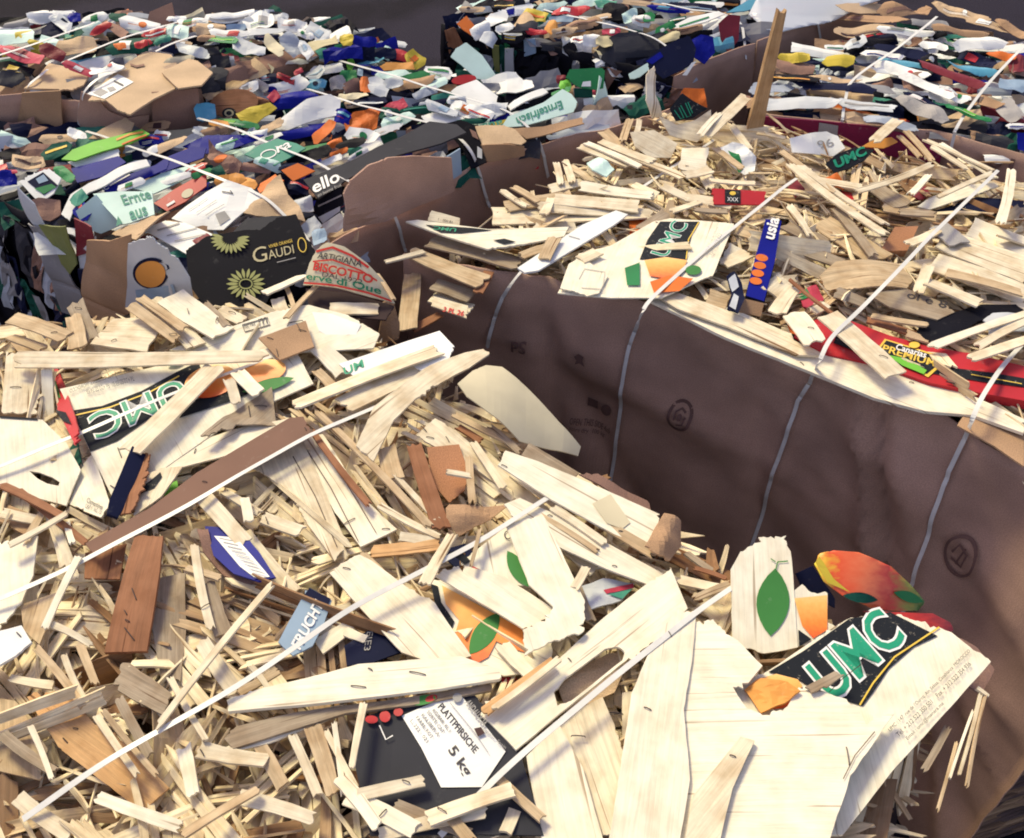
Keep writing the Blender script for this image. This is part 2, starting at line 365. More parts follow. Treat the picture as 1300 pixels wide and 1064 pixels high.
def slab(S, V, F, thick, D, axis=(1, 0), off=(0, 0), h=0.0):
    """give a cut flat outline its thickness on surface S, with displacement D"""
    n_ = len(V); P3 = []; UV = []
    ax = Vector(axis).normalized()
    us = [v[0] for v in V]; ws = [v[1] for v in V]; u0, u1, w0, w1 = min(us), max(us), min(ws), max(ws)
    pc = []
    for (u, v) in V:
        P3.append(S.F(u, v, h + D(u, v)))
        UV.append((u * ax.x + v * ax.y + off[0], -u * ax.y + v * ax.x + off[1]))
        pc.append(((u - u0) / max(1e-6, u1 - u0), (v - w0) / max(1e-6, w1 - w0)))
    FF = [list(f) for f in F]
    if thick > 0:
        for (u, v) in V: P3.append(S.F(u, v, h + D(u, v) - thick))
        UV += [(a, b_ + 0.003) for a, b_ in UV]; pc += pc
        cnt = {}
        for f in F:
            for i in range(len(f)):
                e = (f[i], f[(i + 1) % len(f)]); cnt[e] = 1
        for f in F: FF.append([i + n_ for i in reversed(f)])
        for (a, b_) in cnt:
            if (b_, a) not in cnt: FF.append([b_, a, a + n_, b_ + n_])
    return P3, FF, UV, pc

def text_mesh(s, bold=0.0):
    cu = bpy.data.curves.new('txt', 'FONT'); cu.body = s; cu.offset = bold; cu.resolution_u = 3
    ob = bpy.data.objects.new('txt', cu); me = ob.to_mesh()
    V = [(v.co.x, v.co.y) for v in me.vertices]; F = [list(p.vertices) for p in me.polygons]
    ob.to_mesh_clear(); bpy.data.objects.remove(ob); bpy.data.curves.remove(cu)
    return V, F
def bbox(V): return min(v[0] for v in V), max(v[0] for v in V), min(v[1] for v in V), max(v[1] for v in V)
def ellipse(cx, cy, rx, ry, ang=0, k=28, a0=0, a1=360):
    c, s_ = math.cos(RAD(ang)), math.sin(RAD(ang)); out = []
    full = (a1 - a0) >= 360
    for i in range(k if full else k + 1):
        t = RAD(a0 + (a1 - a0) * i / k); x = rx * math.cos(t); y = ry * math.sin(t)
        out.append((cx + x * c - y * s_, cy + x * s_ + y * c))
    return out
def leafpx(x0, y0, x1, y1, w, k=9):
    d = Vector((x1 - x0, y1 - y0)); L = d.length; d /= L; n_ = Vector((-d.y, d.x)); a = []; b_ = []
    for i in range(k + 1):
        t = i / k; q = Vector((x0, y0)) + d * L * t; ww = w * math.sin(math.pi * t) ** 0.8 / 2
        a.append(tuple(q + n_ * ww)); b_.append(tuple(q - n_ * ww))
    return a + b_[1:-1][::-1]

def decals(S, root, D, items, step, seed=0):
    rng = random.Random(seed); lev = 0
    for it in items:
        kind = it[0]; lev += 1; h = 0.0009 + 0.00045 * min(lev, 9)
        if kind == 'p':                                   # printed shape
            pts = [S.uv(*q) for q in it[1]]; V, T = tess([pts]); V, F = gridcut(V, T, step)
            P3, FF, UV, pc = slab(S, V, F, 0, D, h=h, off=(rng.random() * 5, rng.random() * 5))
            o = mesh_ob(it[3] if len(it) > 3 else 'print', P3, FF, it[2], UV, pc, root)
        elif kind == 't':                                 # lettering
            s, p0, p1, p2, mat = it[1:6]; bold = it[6] if len(it) > 6 else 0
            V, F = text_mesh(s, bold); ref = bbox(text_mesh(s)[0]) if bold else bbox(V)
            a = Vector(S.uv(*p0)); bx = Vector(S.uv(*p1)) - a; by = Vector(S.uv(*p2)) - a
            W_, H_ = ref[1] - ref[0], ref[3] - ref[2]
            V = [tuple(a + bx * ((x - ref[0]) / W_) + by * ((y - ref[2]) / H_)) for x, y in V]
            if bx.x * by.y - bx.y * by.x < 0: F = [f[::-1] for f in F]
            if step < 0.05 and len(V) < 900: V, F = gridcut(V, F, step)
            P3, FF, UV, pc = slab(S, V, F, 0, D, h=h)
            mesh_ob('lettering', P3, FF, mat, UV, pc, root)
        elif kind == 'l':                                 # printed line
            pts = it[1]; w = it[2] / 2; mat = it[3]; A = []; B = []
            for i, q in enumerate(pts):
                a = Vector(pts[max(0, i - 1)]); b_ = Vector(pts[min(len(pts) - 1, i + 1)]); d = (b_ - a).normalized(); n_ = Vector((-d.y, d.x)) * w
                A.append(tuple(Vector(q) + n_)); B.append(tuple(Vector(q) - n_))
            V = [S.uv(*q) for q in A + B]; k = len(pts)
            F = [[i, i + 1, k + i + 1, k + i] for i in range(k - 1)]
            if step < 0.05: V, F = gridcut(V, F, step)
            P3, FF, UV, pc = slab(S, V, F, 0, D, h=h)
            mesh_ob('printed_line', P3, FF, mat, UV, pc, root)
        elif kind == 's':                                 # staple: bent wire standing on the board
            x, y, ang, ln = it[1:5]; a = Vector(S.uv(x - ln * math.cos(ang), y - ln * math.sin(ang))); b_ = Vector(S.uv(x + ln * math.cos(ang), y + ln * math.sin(ang)))
            pts = []
            for t, hh in ((0, -0.001), (0.04, 0.0012), (0.35, 0.0020), (0.65, 0.0018), (0.96, 0.0012), (1, -0.001)):
                q = a.lerp(b_, t); pts.append(S.F(q.x, q.y, hh + D(q.x, q.y)))
            V, F = tube(pts, 0.0007); mesh_ob('staple', V, F, 'steel', parent=root)
def tube(pts, r, k=5):
    V = []; F = []; m_ = len(pts)
    for i, p in enumerate(pts):
        d = (Vector(pts[min(m_ - 1, i + 1)]) - Vector(pts[max(0, i - 1)])).normalized()
        a = d.cross(Vector((0.31, 0.17, 0.93))).normalized(); b_ = d.cross(a)
        for j in range(k):
            t = 2 * math.pi * j / k; V.append(Vector(p) + (a * math.cos(t) + b_ * math.sin(t)) * r)
    for i in range(m_ - 1):
        for j in range(k): F.append([i * k + j, i * k + (j + 1) % k, (i + 1) * k + (j + 1) % k, (i + 1) * k + j])
    F.append(list(range(k))[::-1]); F.append([(m_ - 1) * k + j for j in range(k)])
    return V, F

SEED = [100]
def board(name, label, cat, px, S, mat='board', thick=0.003, crump=0.0, bow=0.0, rough=0.0012, spike=0, holes=(), items=(), group=None, step=None, hoff=0.0, bowdir=None, part='board', smooth=False, parent=None, fold=0.0):
    SEED[0] += 1; rng = random.Random(SEED[0] * 7)
    pts = [S.uv(*q) for q in px]
    cx = sum(p[0] for p in pts) / len(pts); cy = sum(p[1] for p in pts) / len(pts)
    size = max(max(p[0] for p in pts) - min(p[0] for p in pts), max(p[1] for p in pts) - min(p[1] for p in pts), 0.02)
    # long axis
    best = None
    for i in range(len(pts)):
        d = Vector(pts[(i + 1) % len(pts)]) - Vector(pts[i])
        if best is None or d.length > best.length: best = d
    ax = best.normalized()
    cf = crumple(rng, size, crump) if crump else (lambda u, v: 0.0)
    bd = Vector(bowdir).normalized() if bowdir else ax
    if bow:
        D = lambda u, v: bow * (1 - 4 * (((u - cx) * bd.x + (v - cy) * bd.y) / size) ** 2) + cf(u, v)
    elif fold:
        ms_ = max(1e-3, min(max(p_[0] for p_ in pts) - min(p_[0] for p_ in pts), max(p_[1] for p_ in pts) - min(p_[1] for p_ in pts))); pv = Vector((-ax.y, ax.x))
        D = lambda u, v: fold * ms_ * (0.5 - (abs((u - cx) * pv.x + (v - cy) * pv.y) * 2 / ms_) ** 1.4) + cf(u, v)
    else: D = cf
    lp = [rough_outline(pts, rng, rough, max(0.006, size / 26), spike)] + [rough_outline([S.uv(*q) for q in h], rng, rough * .6, 0.01) for h in holes]
    V, T = tess(lp)
    st = step or (size / (9 if crump else 6) if (crump or bow or isinstance(S, Wall)) else 9)
    V, F = gridcut(V, T, st)
    P3, FF, UV, pc = slab(S, V, F, thick, D, axis=ax, off=(rng.random() * 9, rng.random() * 9), h=hoff)
    if parent is not None:
        o = mesh_ob(part, P3, FF, mat, UV, pc, parent, smooth=smooth); decals(S, o, (lambda u, v: D(u, v) + hoff), items, st if (crump or bow or isinstance(S, Wall)) else 9); return o
    if items:
        c = sum((Vector(p) for p in P3), Vector()) / len(P3)
        root = empty(name, c); mesh_ob(part, P3, FF, mat, UV, pc, root, smooth=smooth)
        Dh = (lambda u, v: D(u, v) + hoff)
        decals(S, root, Dh, items, st if (crump or bow or isinstance(S, Wall)) else 9, SEED[0])
    else: root = mesh_ob(name, P3, FF, mat, UV, pc, smooth=smooth)
    tag(root, label, cat, group); return root

def strip_geo(a, b_, w, t, N, rng, teeth=0.02, bow=0.0, twist=0.0, taper=0.0, cols=5, segs=6):
    """broken slat from a to b_: torn ends, a bow, a twist"""
    a = Vector(a); b_ = Vector(b_); d = b_ - a; L = d.length; d /= L
    side = N.cross(d).normalized(); up = d.cross(side).normalized()
    V = []; UV = []; F = []
    e0 = [rng.uniform(0, teeth) for _ in range(cols)]; e1 = [rng.uniform(0, teeth) for _ in range(cols)]
    sw = rng.uniform(-1, 1) * 0.02 * L
    wob = [rng.uniform(-0.05, 0.05) for _ in range(segs + 1)]
    for lay in (0, 1):
        for i in range(segs + 1):
            s_ = i / segs
            ww = w * (1 - taper * s_) * (1 + wob[i]); tw = twist * (s_ - 0.5)
            sd = side * math.cos(tw) + up * math.sin(tw); uu = up * math.cos(tw) - side * math.sin(tw)
            for j in range(cols):
                q = j / (cols - 1) - 0.5
                x = e0[j] * L * (1 - s_) + (L - e1[j] * L * 1) * s_
                z = bow * L * (1 - (2 * s_ - 1) ** 2) - lay * t
                V.append(a + d * x + sd * (q * ww + sw * math.sin(math.pi * s_)) + uu * z)
                UV.append((x, q * ww + lay * t))
    k = cols; n1 = (segs + 1) * cols
    for i in range(segs):
        for j in range(cols - 1):
            q = [i * k + j, (i + 1) * k + j, (i + 1) * k + j + 1, i * k + j + 1]
            F.append(q[::-1]); F.append([x + n1 for x in q])
        F.append([i * k, (i + 1) * k, (i + 1) * k + n1, i * k + n1])
        F.append([i * k + k - 1, i * k + k - 1 + n1, (i + 1) * k + k - 1 + n1, (i + 1) * k + k - 1])
    for j in range(cols - 1):
        F.append([j, j + n1, j + 1 + n1, j + 1])
        e = segs * k; F.append([e + j, e + j + 1, e + j + 1 + n1, e + j + n1])
    return V, F, UV
def plank(label, x0, y0, x1, y1, wpx, L=4, mat='cream', zt=1.0, dz=(0, 0), t=0.0035, teeth=0.05, bow=None, roll=None, cat='wood slat', name='wood_slat', staples=0, group=None):
    SEED[0] += 1; rng = random.Random(SEED[0] * 13)
    z = zt + L * 0.0065
    if dz == (0, 0): dz = (rng.uniform(-.006, .006), rng.uniform(-.006, .006))
    a = at(x0, y0, z + dz[0]); b_ = at(x1, y1, z + dz[1])
    # width: perpendicular pixel offset brought to the same height
    d = Vector((x1 - x0, y1 - y0)).normalized(); mx_, my_ = (x0 + x1) / 2, (y0 + y1) / 2
    p = at(mx_ - d.y * wpx / 2, my_ + d.x * wpx / 2, z) - at(mx_ + d.y * wpx / 2, my_ - d.x * wpx / 2, z)
    ax = (b_ - a).normalized(); w = (p - ax * p.dot(ax)).length
    r_ = rng.uniform(-0.2, 0.2) if roll is None else roll
    N = Vector((math.sin(r_) * -ax.y, math.sin(r_) * ax.x, math.cos(r_)))
    V, F, UV = strip_geo(a, b_, w, t, N, rng, teeth, rng.uniform(-0.01, 0.014) if bow is None else bow, rng.uniform(-0.2, 0.2), rng.uniform(-0.15, 0.25), cols=6)
    ou, ov = rng.random() * 9, rng.random() * 9
    UV = [(u + ou, v + ov) for u, v in UV]
    if staples:
        c = sum(V, Vector()) / len(V); root = empty(name, c); mesh_ob('slat', V, F, mat, UV, None, root)
        for i in range(staples):
            q = a.lerp(b_, rng.uniform(0.08, 0.92)); sd = N.cross(ax).normalized(); q += sd * rng.uniform(-w * .3, w * .3) + N * 0.001
            e = (ax * rng.uniform(-1, 1) + sd * rng.uniform(-1, 1)).normalized() * rng.uniform(0.004, 0.007)
            pts = [q - e - N * .002, q - e + N * .0012, q + N * .002, q + e + N * .0012, q + e - N * .002]
            v_, f_ = tube(pts, 0.0007); mesh_ob('staple', v_, f_, 'steel', parent=root)
    else: root = mesh_ob(name, V, F, mat, UV, None)
    tag(root, label, cat, group); return root

def rel(x, y, marks):
    best = min(marks, key=lambda m_: math.hypot(x - m_[0], y - m_[1])); dx, dy = x - best[0], y - best[1]
    if math.hypot(dx, dy) < 14: return 'touching the ' + best[2]
    r8 = ['right of', 'front right of', 'in front of', 'front left of', 'left of', 'back left of', 'behind', 'back right of']
    k = int(((math.degrees(math.atan2(dy, dx)) + 360 + 22.5) % 360) // 45)
    return ('' if math.hypot(dx, dy) < 75 else 'far ') + r8[k] + ' the ' + best[2]
# ------------------------------------------------------------------ ground
def project(p):
    q = p - CAM; f = q.y * CP - q.z * SP; u = q.y * SP + q.z * CP
    return CX + FPX * q.x / f, CY - FPX * u / f
gm = bpy.data.meshes.new('ground'); R_ = 150
gm.from_pydata([(-R_, -R_, 0), (R_, -R_, 0), (R_, R_, 0), (-R_, R_, 0)], [], [[0, 1, 2, 3]]); gm.materials.append(MATS['asphalt'])
g = bpy.data.objects.new('ground', gm); col.objects.link(g); g['kind'] = 'structure'

# ------------------------------------------------------------------ bales
def bale(label, foot, zt, coremat_, walls=(), sink=0.055):
    cx = sum(p[0] for p in foot) / len(foot); cy = sum(p[1] for p in foot) / len(foot)
    root = empty('waste_bale', (cx, cy, 0)); tag(root, label, 'bale', 'strapped bales of waste packaging')
    V, T = tess([foot]); V, F = gridcut(V, T, 0.05)
    S = Plane((0, 0, zt - sink), (0, 0, 1)); S.o = Vector((0, 0, zt - sink)); S.U = Vector((1, 0, 0)); S.V = Vector((0, 1, 0)); S.N = Vector((0, 0, 1))
    D = lambda u, v: 0.03 * noise.noise(Vector((u * 6, v * 6, zt))) + 0.015 * noise.noise(Vector((u * 20, v * 20, 3)))
    P3, FF, UV, pc = slab(S, V, F, zt - sink - 0.03, D)
    mesh_ob('core', P3, FF, coremat_, UV, pc, root)
    for (W, mat, toprag) in walls:
        n_ = max(4, int(W.L / 0.018)); k = 40; V = []; UV = []
        tops = []
        for i in range(n_ + 1):
            u = W.L * i / n_
            tops.append(zt + toprag * (noise.noise(Vector((u * 9, 3, W.seed))) + 0.35 * noise.noise(Vector((u * 60, 5, W.seed)))))
        for lay in (0, 1):
            for i in range(n_ + 1):
                u = W.L * i / n_
                for j in range(k + 1):
                    z = 0.01 + (tops[i] - 0.01) * j / k
                    V.append(W.F(u, z, -0.004 * lay)); UV.append((u, z))
        m_ = (n_ + 1) * (k + 1); F = []
        flip = (V[k + 1] - V[0]).cross(V[1] - V[0]).dot(Vector((W.nn[0].x, W.nn[0].y, 0))) < 0
        for i in range(n_):
            for j in range(k):
                q = [i * (k + 1) + j, (i + 1) * (k + 1) + j, (i + 1) * (k + 1) + j + 1, i * (k + 1) + j + 1]
                if flip: q = q[::-1]
                F.append(q); F.append([x + m_ for x in q][::-1])
            q = [i * (k + 1) + k, (i + 1) * (k + 1) + k, (i + 1) * (k + 1) + k + m_, i * (k + 1) + k + m_]
            F.append(q)
        for e in (0, n_):
            for j in range(k): F.append([e * (k + 1) + j, e * (k + 1) + j + 1, e * (k + 1) + j + 1 + m_, e * (k + 1) + j + m_])
        W.ob = mesh_ob('cardboard_wall', V, F, mat, UV, None, root, smooth=True)
    return root
def gp(x, y, z=1.0): return at(x, y, z)
ZC2 = 1.07
WB = Wall([gp(512, 322), gp(640, 345), gp(820, 385), gp(940, 418), gp(1050, 452), gp(1150, 505), gp(1235, 552), gp(1330, 610), gp(1480, 760)], 1.0, 0.026, 3,
          creases=[(0.15, 0.86, 1.35, 0.012, 0.025), (0.45, 0.62, 0.5, -0.014, 0.03), (0.72, 0.9, 1.0, 0.010, 0.018), (0.80, 0.7, 0.2, -0.012, 0.02), (1.02, 0.78, 0.35, 0.026, 0.02), (1.07, 0.72, 0.35, -0.02, 0.02), (0.93, 0.9, 1.2, 0.012, 0.03), (0.33, 0.8, 0.1, -0.015, 0.02), (1.16, 0.7, 0.5, 0.018, 0.025), (0.62, 0.75, 1.1, 0.008, 0.04)])
WCR = Wall([gp(385, 335), gp(440, 298), gp(508, 264), gp(610, 207), gp(680, 184), gp(754, 168), gp(860, 136)], 1.0, 0.02, 7, creases=[(0.35, 0.9, 0.9, 0.01, 0.02)])
WCF = Wall([gp(-120, 200), gp(0, 250), gp(60, 290), gp(118, 305), gp(240, 365), gp(330, 372), gp(385, 335)], 0.985, 0.03, 11)
WD = Wall([gp(560, 30), gp(640, 48), gp(760, 72), gp(855, 98)], 1.0, 0.02, 15)
WDR = Wall([gp(855, 98), gp(905, 72), gp(960, 55)], 1.0, 0.015, 17)
WF = Wall([gp(962, 52), gp(1030, 30), gp(1115, 3)], 1.0, 0.015, 19)
WE = Wall([gp(958, 143), gp(1080, 157), gp(1190, 166), gp(1310, 200), gp(1420, 250)], 1.0, 0.02, 23)
WC2 = Wall([gp(-60, 130, ZC2), gp(28, 118, ZC2), gp(100, 128, ZC2), gp(180, 125, ZC2), gp(255, 112, ZC2)], ZC2, 0.015, 27)
def P2(l): return [(p.x, p.y) for p in l]
FA = [(-1.12, 1.33), (-0.93, 1.40), (-0.70, 1.43), (-0.42, 1.43), (-0.24, 1.36), (-0.10, 1.22), (0.10, 1.02), (0.24, 0.88), (0.40, 0.78), (0.54, 0.66), (0.49, 0.54), (0.43, 0.42), (0.36, 0.12), (-0.95, 0.12), (-1.1, 0.6)]
FB = P2([gp(528, 318), gp(645, 340), gp(820, 378), gp(940, 410), gp(1050, 443), gp(1150, 496), gp(1235, 543), gp(1330, 600), gp(1470, 740)]) + [(1.75, 1.05), (1.65, 1.55), (1.2, 1.93), (0.86, 2.08), (0.62, 2.2), (0.38, 2.28), (0.12, 1.95), (0.0, 1.80), (-0.06, 1.70)]
FC1 = P2([gp(-100, 215), gp(0, 245), gp(60, 283), gp(118, 300), gp(240, 358), gp(330, 366), gp(378, 330), gp(440, 291), gp(508, 256), gp(610, 200), gp(680, 177), gp(754, 161), gp(850, 128)]) + [(0.12, 2.42), (-0.12, 2.52), (-0.27, 2.55), (-0.5, 2.62), (-0.85, 2.42), (-1.3, 2.4), (-1.7, 2.3)]
FC2 = [(-1.75, 2.37), (-1.35, 2.27), (-1.1, 2.24), (-0.82, 2.26), (-0.62, 2.45), (-0.34, 2.52), (-0.45, 2.68), (-0.8, 2.78), (-1.17, 2.76), (-1.6, 2.66), (-1.9, 2.6)]
FD = P2([gp(560, 26), gp(640, 44), gp(760, 68), gp(853, 94), gp(903, 68), gp(950, 50)]) + [(0.95, 3.05)] + P2([gp(700, -25), gp(640, -8), gp(590, 8)])
FF_ = P2([gp(962, 48), gp(1030, 26), gp(1112, 0)]) + [(1.3, 3.5), (0.95, 3.75), (0.85, 2.9)]
FE = P2([gp(962, 138), gp(1080, 152), gp(1190, 161), gp(1310, 195), gp(1420, 245)]) + [(2.1, 2.2), (1.75, 2.62), (1.6, 2.70), (1.17, 2.90), (0.85, 2.62)]
BA = bale('front bale of splintered fruit crate wood, nearest the camera', FA, 1.0, 'woodcore', sink=0.05)
BB = bale('bale of crate wood with a long dark brown cardboard side, right of the nearest bale', FB, 1.0, 'woodcore', [(WB, 'wallcard', 0.006)])
BC1 = bale('bale of crushed coloured cartons on the left with a brown side facing the wood', FC1, 1.0, 'mixcore', [(WCR, 'wallcard', 0.008), (WCF, 'black', 0.02)])  # WCF is coloured black to paint the shaded front face
BC2 = bale('rear left bale of crushed cartons with a brown box at its corner', FC2, ZC2, 'mixcore', [(WC2, 'wallcard', 0.01)])
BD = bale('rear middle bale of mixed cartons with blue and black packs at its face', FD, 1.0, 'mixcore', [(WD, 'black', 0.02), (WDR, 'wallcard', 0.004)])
BF_ = bale('rear bale under torn clear plastic film beside the upright stake', FF_, 1.0, 'mixcore', [(WF, 'wallcard', 0.004)])
BE = bale('rear right bale of flat layered cardboard and coloured sleeves', FE, 1.0, 'mixcore', [(WE, 'wallcard', 0.004)])

# marks printed on the long brown side
Z0 = lambda u, v: 0.0
def ring(cx, cy, rx, ry, w, ang=0): 
    e = ellipse(cx, cy, rx, ry, ang, 30); return e + [e[0]], w
marks = [('l',) + ring(865, 525, 14, 16, 4) + ('ink_wall',), ('l', [(858, 527), (860, 519), (867, 517), (872, 522)], 2.5, 'ink_wall'), ('l', [(872, 526), (869, 533), (861, 533)], 2.5, 'ink_wall'), ('p', ellipse(865, 525, 3, 3.4), 'ink_wall'),
         ('p', [(743, 512), (757, 514), (756, 525), (742, 523)], 'ink_wall'), ('p', ellipse(768, 524, 7, 7), 'ink_wall'),
         ('t', 'PS', (650, 445), (668, 447), (651, 431), 'ink_wall', 0.02), ('t', 'OPEN THIS SIDE 4x6', (722, 540), (773, 553), (723, 533), 'ink_wall'), ('t', 'store dry  100 kg', (722, 548), (765, 560), (723, 542), 'ink_wall'),
         ('p', [(730, 450), (736, 446), (743, 450), (741, 455), (744, 462), (737, 458), (731, 460), (733, 455)], 'ink_wall'),
         ('l',) + ring(1222, 706, 21, 26, 4, -15) + ('ink_wall',), ('l', [(1210, 700), (1222, 690), (1232, 704), (1222, 720), (1208, 708)], 3.5, 'ink_wall'), ('l', [(1214, 716), (1230, 696)], 3, 'ink_wall')]
decals(WB, WB.ob, Z0, marks, 0.02)
decals(WE, WE.ob, Z0, [('t', '01', (1250, 212), (1282, 222), (1254, 196), 'ink_wall', 0.02)], 0.02)

# ------------------------------------------------------------------ helpers for loose pieces
MA = [(185, 525, 'upside-down green lettering'), (250, 620, 'brown hardboard strip'), (610, 790, 'printed orange fruit'), (585, 930, '5 kg label'),
      (390, 790, 'FRUCHT board'), (165, 760, 'rust brown stapled board'), (770, 860, 'oval hand hole'), (650, 520, 'curved white sheet'),
      (360, 430, 'small brown cardboard square'), (1090, 840, 'large green letters'), (305, 700, 'dark blue labelled board'), (980, 760, 'upright leaf print'), (60, 570, 'blank crate end at left'), (570, 605, 'orange brown cardboard square')]
MB = [(860, 310, 'letters on black arch'), (975, 320, 'narrow blue box'), (1160, 455, 'long red box'), (730, 305, 'flat white stick'), (940, 250, 'red and black box'),
      (970, 100, 'upright wooden stake'), (870, 140, 'printed scrap at the peak'), (1040, 180, 'white card with faded print'), (1085, 205, 'small dark lettered board'), (1215, 250, 'blank white board'), (590, 375, 'shaded slat with red marks'), (620, 300, 'black printed edge')]
MC = [(170, 250, 'lettered mint carton'), (270, 260, 'bag of papers'), (330, 330, 'gold flower carton'), (430, 225, 'ello carton'), (345, 195, 'Ora sheet'), (297, 130, 'ring mark disc'),
      (150, 185, 'bright green sleeve'), (50, 235, 'blue logo carton'), (170, 95, 'labelled brown box top'), (600, 80, 'leaning mint board'), (690, 140, 'upside-down lettered mint board'), (745, 100, 'green box'),
      (590, 102, 'red lid'), (530, 75, 'yellow upright flap'), (298, 82, 'black crumpled bag'), (200, 20, 'dark brown upright flap'), (40, 75, 'long pink sleeve'), (165, 57, 'dark green tray'), (525, 180, 'rounded brown flap'), (440, 150, 'orange red pouch'), (330, 27, 'big white ball of paper'), (402, 42, 'pale grey back sheet')]
MD = [(715, 70, 'blue purple bag'), (795, 60, 'black padded bag'), (593, 30, 'orange corner scrap'), (845, 78, 'dark blue carton'), (940, 10, 'sky blue sleeve')]
ME = [(1065, 112, 'long blue sleeve'), (1010, 70, 'yellow wrapper'), (1245, 55, 'white crumpled sheet'), (1050, 162, 'red front panel'), (1110, 10, 'stack of brown flaps'), (1150, 80, 'light blue sleeve'), (1210, 100, 'pink red sleeve')]
NAMES = dict(white='white', mint='mint green', palegrey='pale grey', silver='silver blue', grey='grey', darkgrey='dark grey', black='black', navy='navy', blue='bright blue', sky='sky blue', red='red', pink='pink red',
             dkred='dark red', orange='orange', peach='peach', yellow='yellow', paleyellow='pale yellow', green='green', lime='lime green', dkgreen='dark green', teal='teal', olive='olive', card='brown cardboard', cardlight='tan cardboard',
             carddark='dark brown cardboard', cardgrey='grey cardboard', lightblue='light blue', cream_paper='cream', plum='plum red', cardorange='orange brown cardboard', board='cream')
PRINTS = {'white': ['green', 'blue', 'ink_grey', 'red', 'orange'], 'mint': ['green', 'teal', 'white'], 'blue': ['white', 'sky', 'red'], 'navy': ['white', 'lightblue', 'red'], 'black': ['palegrey', 'peach', 'ink_gold'], 'red': ['white', 'yellow', 'dkred'],
          'orange': ['white', 'yellow'], 'green': ['white', 'lime'], 'dkgreen': ['white', 'teal', 'ink_gold'], 'yellow': ['green', 'orange'], 'sky': ['white', 'navy'], 'cardlight': ['ink_brown', 'white'], 'card': ['ink_brown', 'carddark'], 'palegrey': ['lightblue', 'ink_grey'], 'pink': ['white', 'dkred']}
def blob(cx, cy, w, h, ang, c, L, zt, marks_, group=None, tilt=None, crump=None, deco=True, label=None):
    w *= 1.12; h *= 1.12
    SEED[0] += 1; rng = random.Random(SEED[0] * 3 + 5)
    k = 8; pts = []
    an = RAD(-ang)
    for i in range(k):
        t = 2 * math.pi * (i + rng.uniform(-.25, .25)) / k
        sx = abs(math.cos(t)) ** 0.55 * (1 if math.cos(t) > 0 else -1); sy = abs(math.sin(t)) ** 0.55 * (1 if math.sin(t) > 0 else -1)
        x = sx * w / 2 * rng.uniform(.85, 1.12); y = sy * h / 2 * rng.uniform(.8, 1.15)
        pts.append((cx + x * math.cos(an) - y * math.sin(an), cy + x * math.sin(an) + y * math.cos(an)))
    S = top(zt, L, cx, cy, rng.uniform(-.35, .35), rng.uniform(.1, .8) if tilt is None else tilt)
    a_ = S.uv(*pts[0]); b_ = S.uv(*pts[4]); c_ = S.uv(*pts[2]); d_ = S.uv(*pts[6])
    size = min(math.hypot(a_[0] - b_[0], a_[1] - b_[1]), math.hypot(c_[0] - d_[0], c_[1] - d_[1]) * 1.6)
    items = []
    if deco and c in PRINTS and w > 22 and rng.random() < 0.5:
        pc = rng.choice(PRINTS[c]); f = lambda x, y: (cx + x * math.cos(an) - y * math.sin(an), cy + x * math.sin(an) + y * math.cos(an))
        q = rng.random()
        if q < .4: y0 = rng.uniform(-.25, .2) * h; items.append(('p', [f(-w * .36, y0), f(w * .36, y0 + h * .04), f(w * .36, y0 + h * .2), f(-w * .36, y0 + h * .17)], pc))
        elif q < .7: items.append(('p', [f(x, y) for x, y in ellipse(rng.uniform(-.2, .2) * w, 0, h * .26, h * .22)], pc))
        else:
            x0 = rng.uniform(-.3, 0) * w; items.append(('p', [f(x0, -h * .28), f(x0 + w * .25, -h * .25), f(x0 + w * .2, h * .28), f(x0 - w * .06, h * .24)], pc))
        for r_ in range(rng.randint(0, 3)): items.append(('p', [f(w * -.3, h * (.22 + .08 * r_) - h * .1), f(w * (.1 + .1 * rng.random()), h * (.22 + .08 * r_) - h * .1), f(w * .1, h * (.25 + .08 * r_) - h * .1), f(w * -.3, h * (.25 + .08 * r_) - h * .1)], rng.choice(PRINTS[c])))
    lab = label or 'crumpled %s scrap %s' % (NAMES.get(c, c), rel(cx, cy, marks_))
    return board('carton_scrap', lab, 'carton scrap', pts, S, c, 0.0012, crump=size * (.11 if crump is None else crump), fold=rng.choice((0, .08, .18)), rough=0.0015, items=items, group=group, part='sheet')
def G(surf, name, label, cat, px, mat, **k): return board(name, label, cat, px, surf, mat, **k)
def T(L, x, y, zt=1.0, gx=0, gy=0): return top(zt, L, x, y, gx, gy)

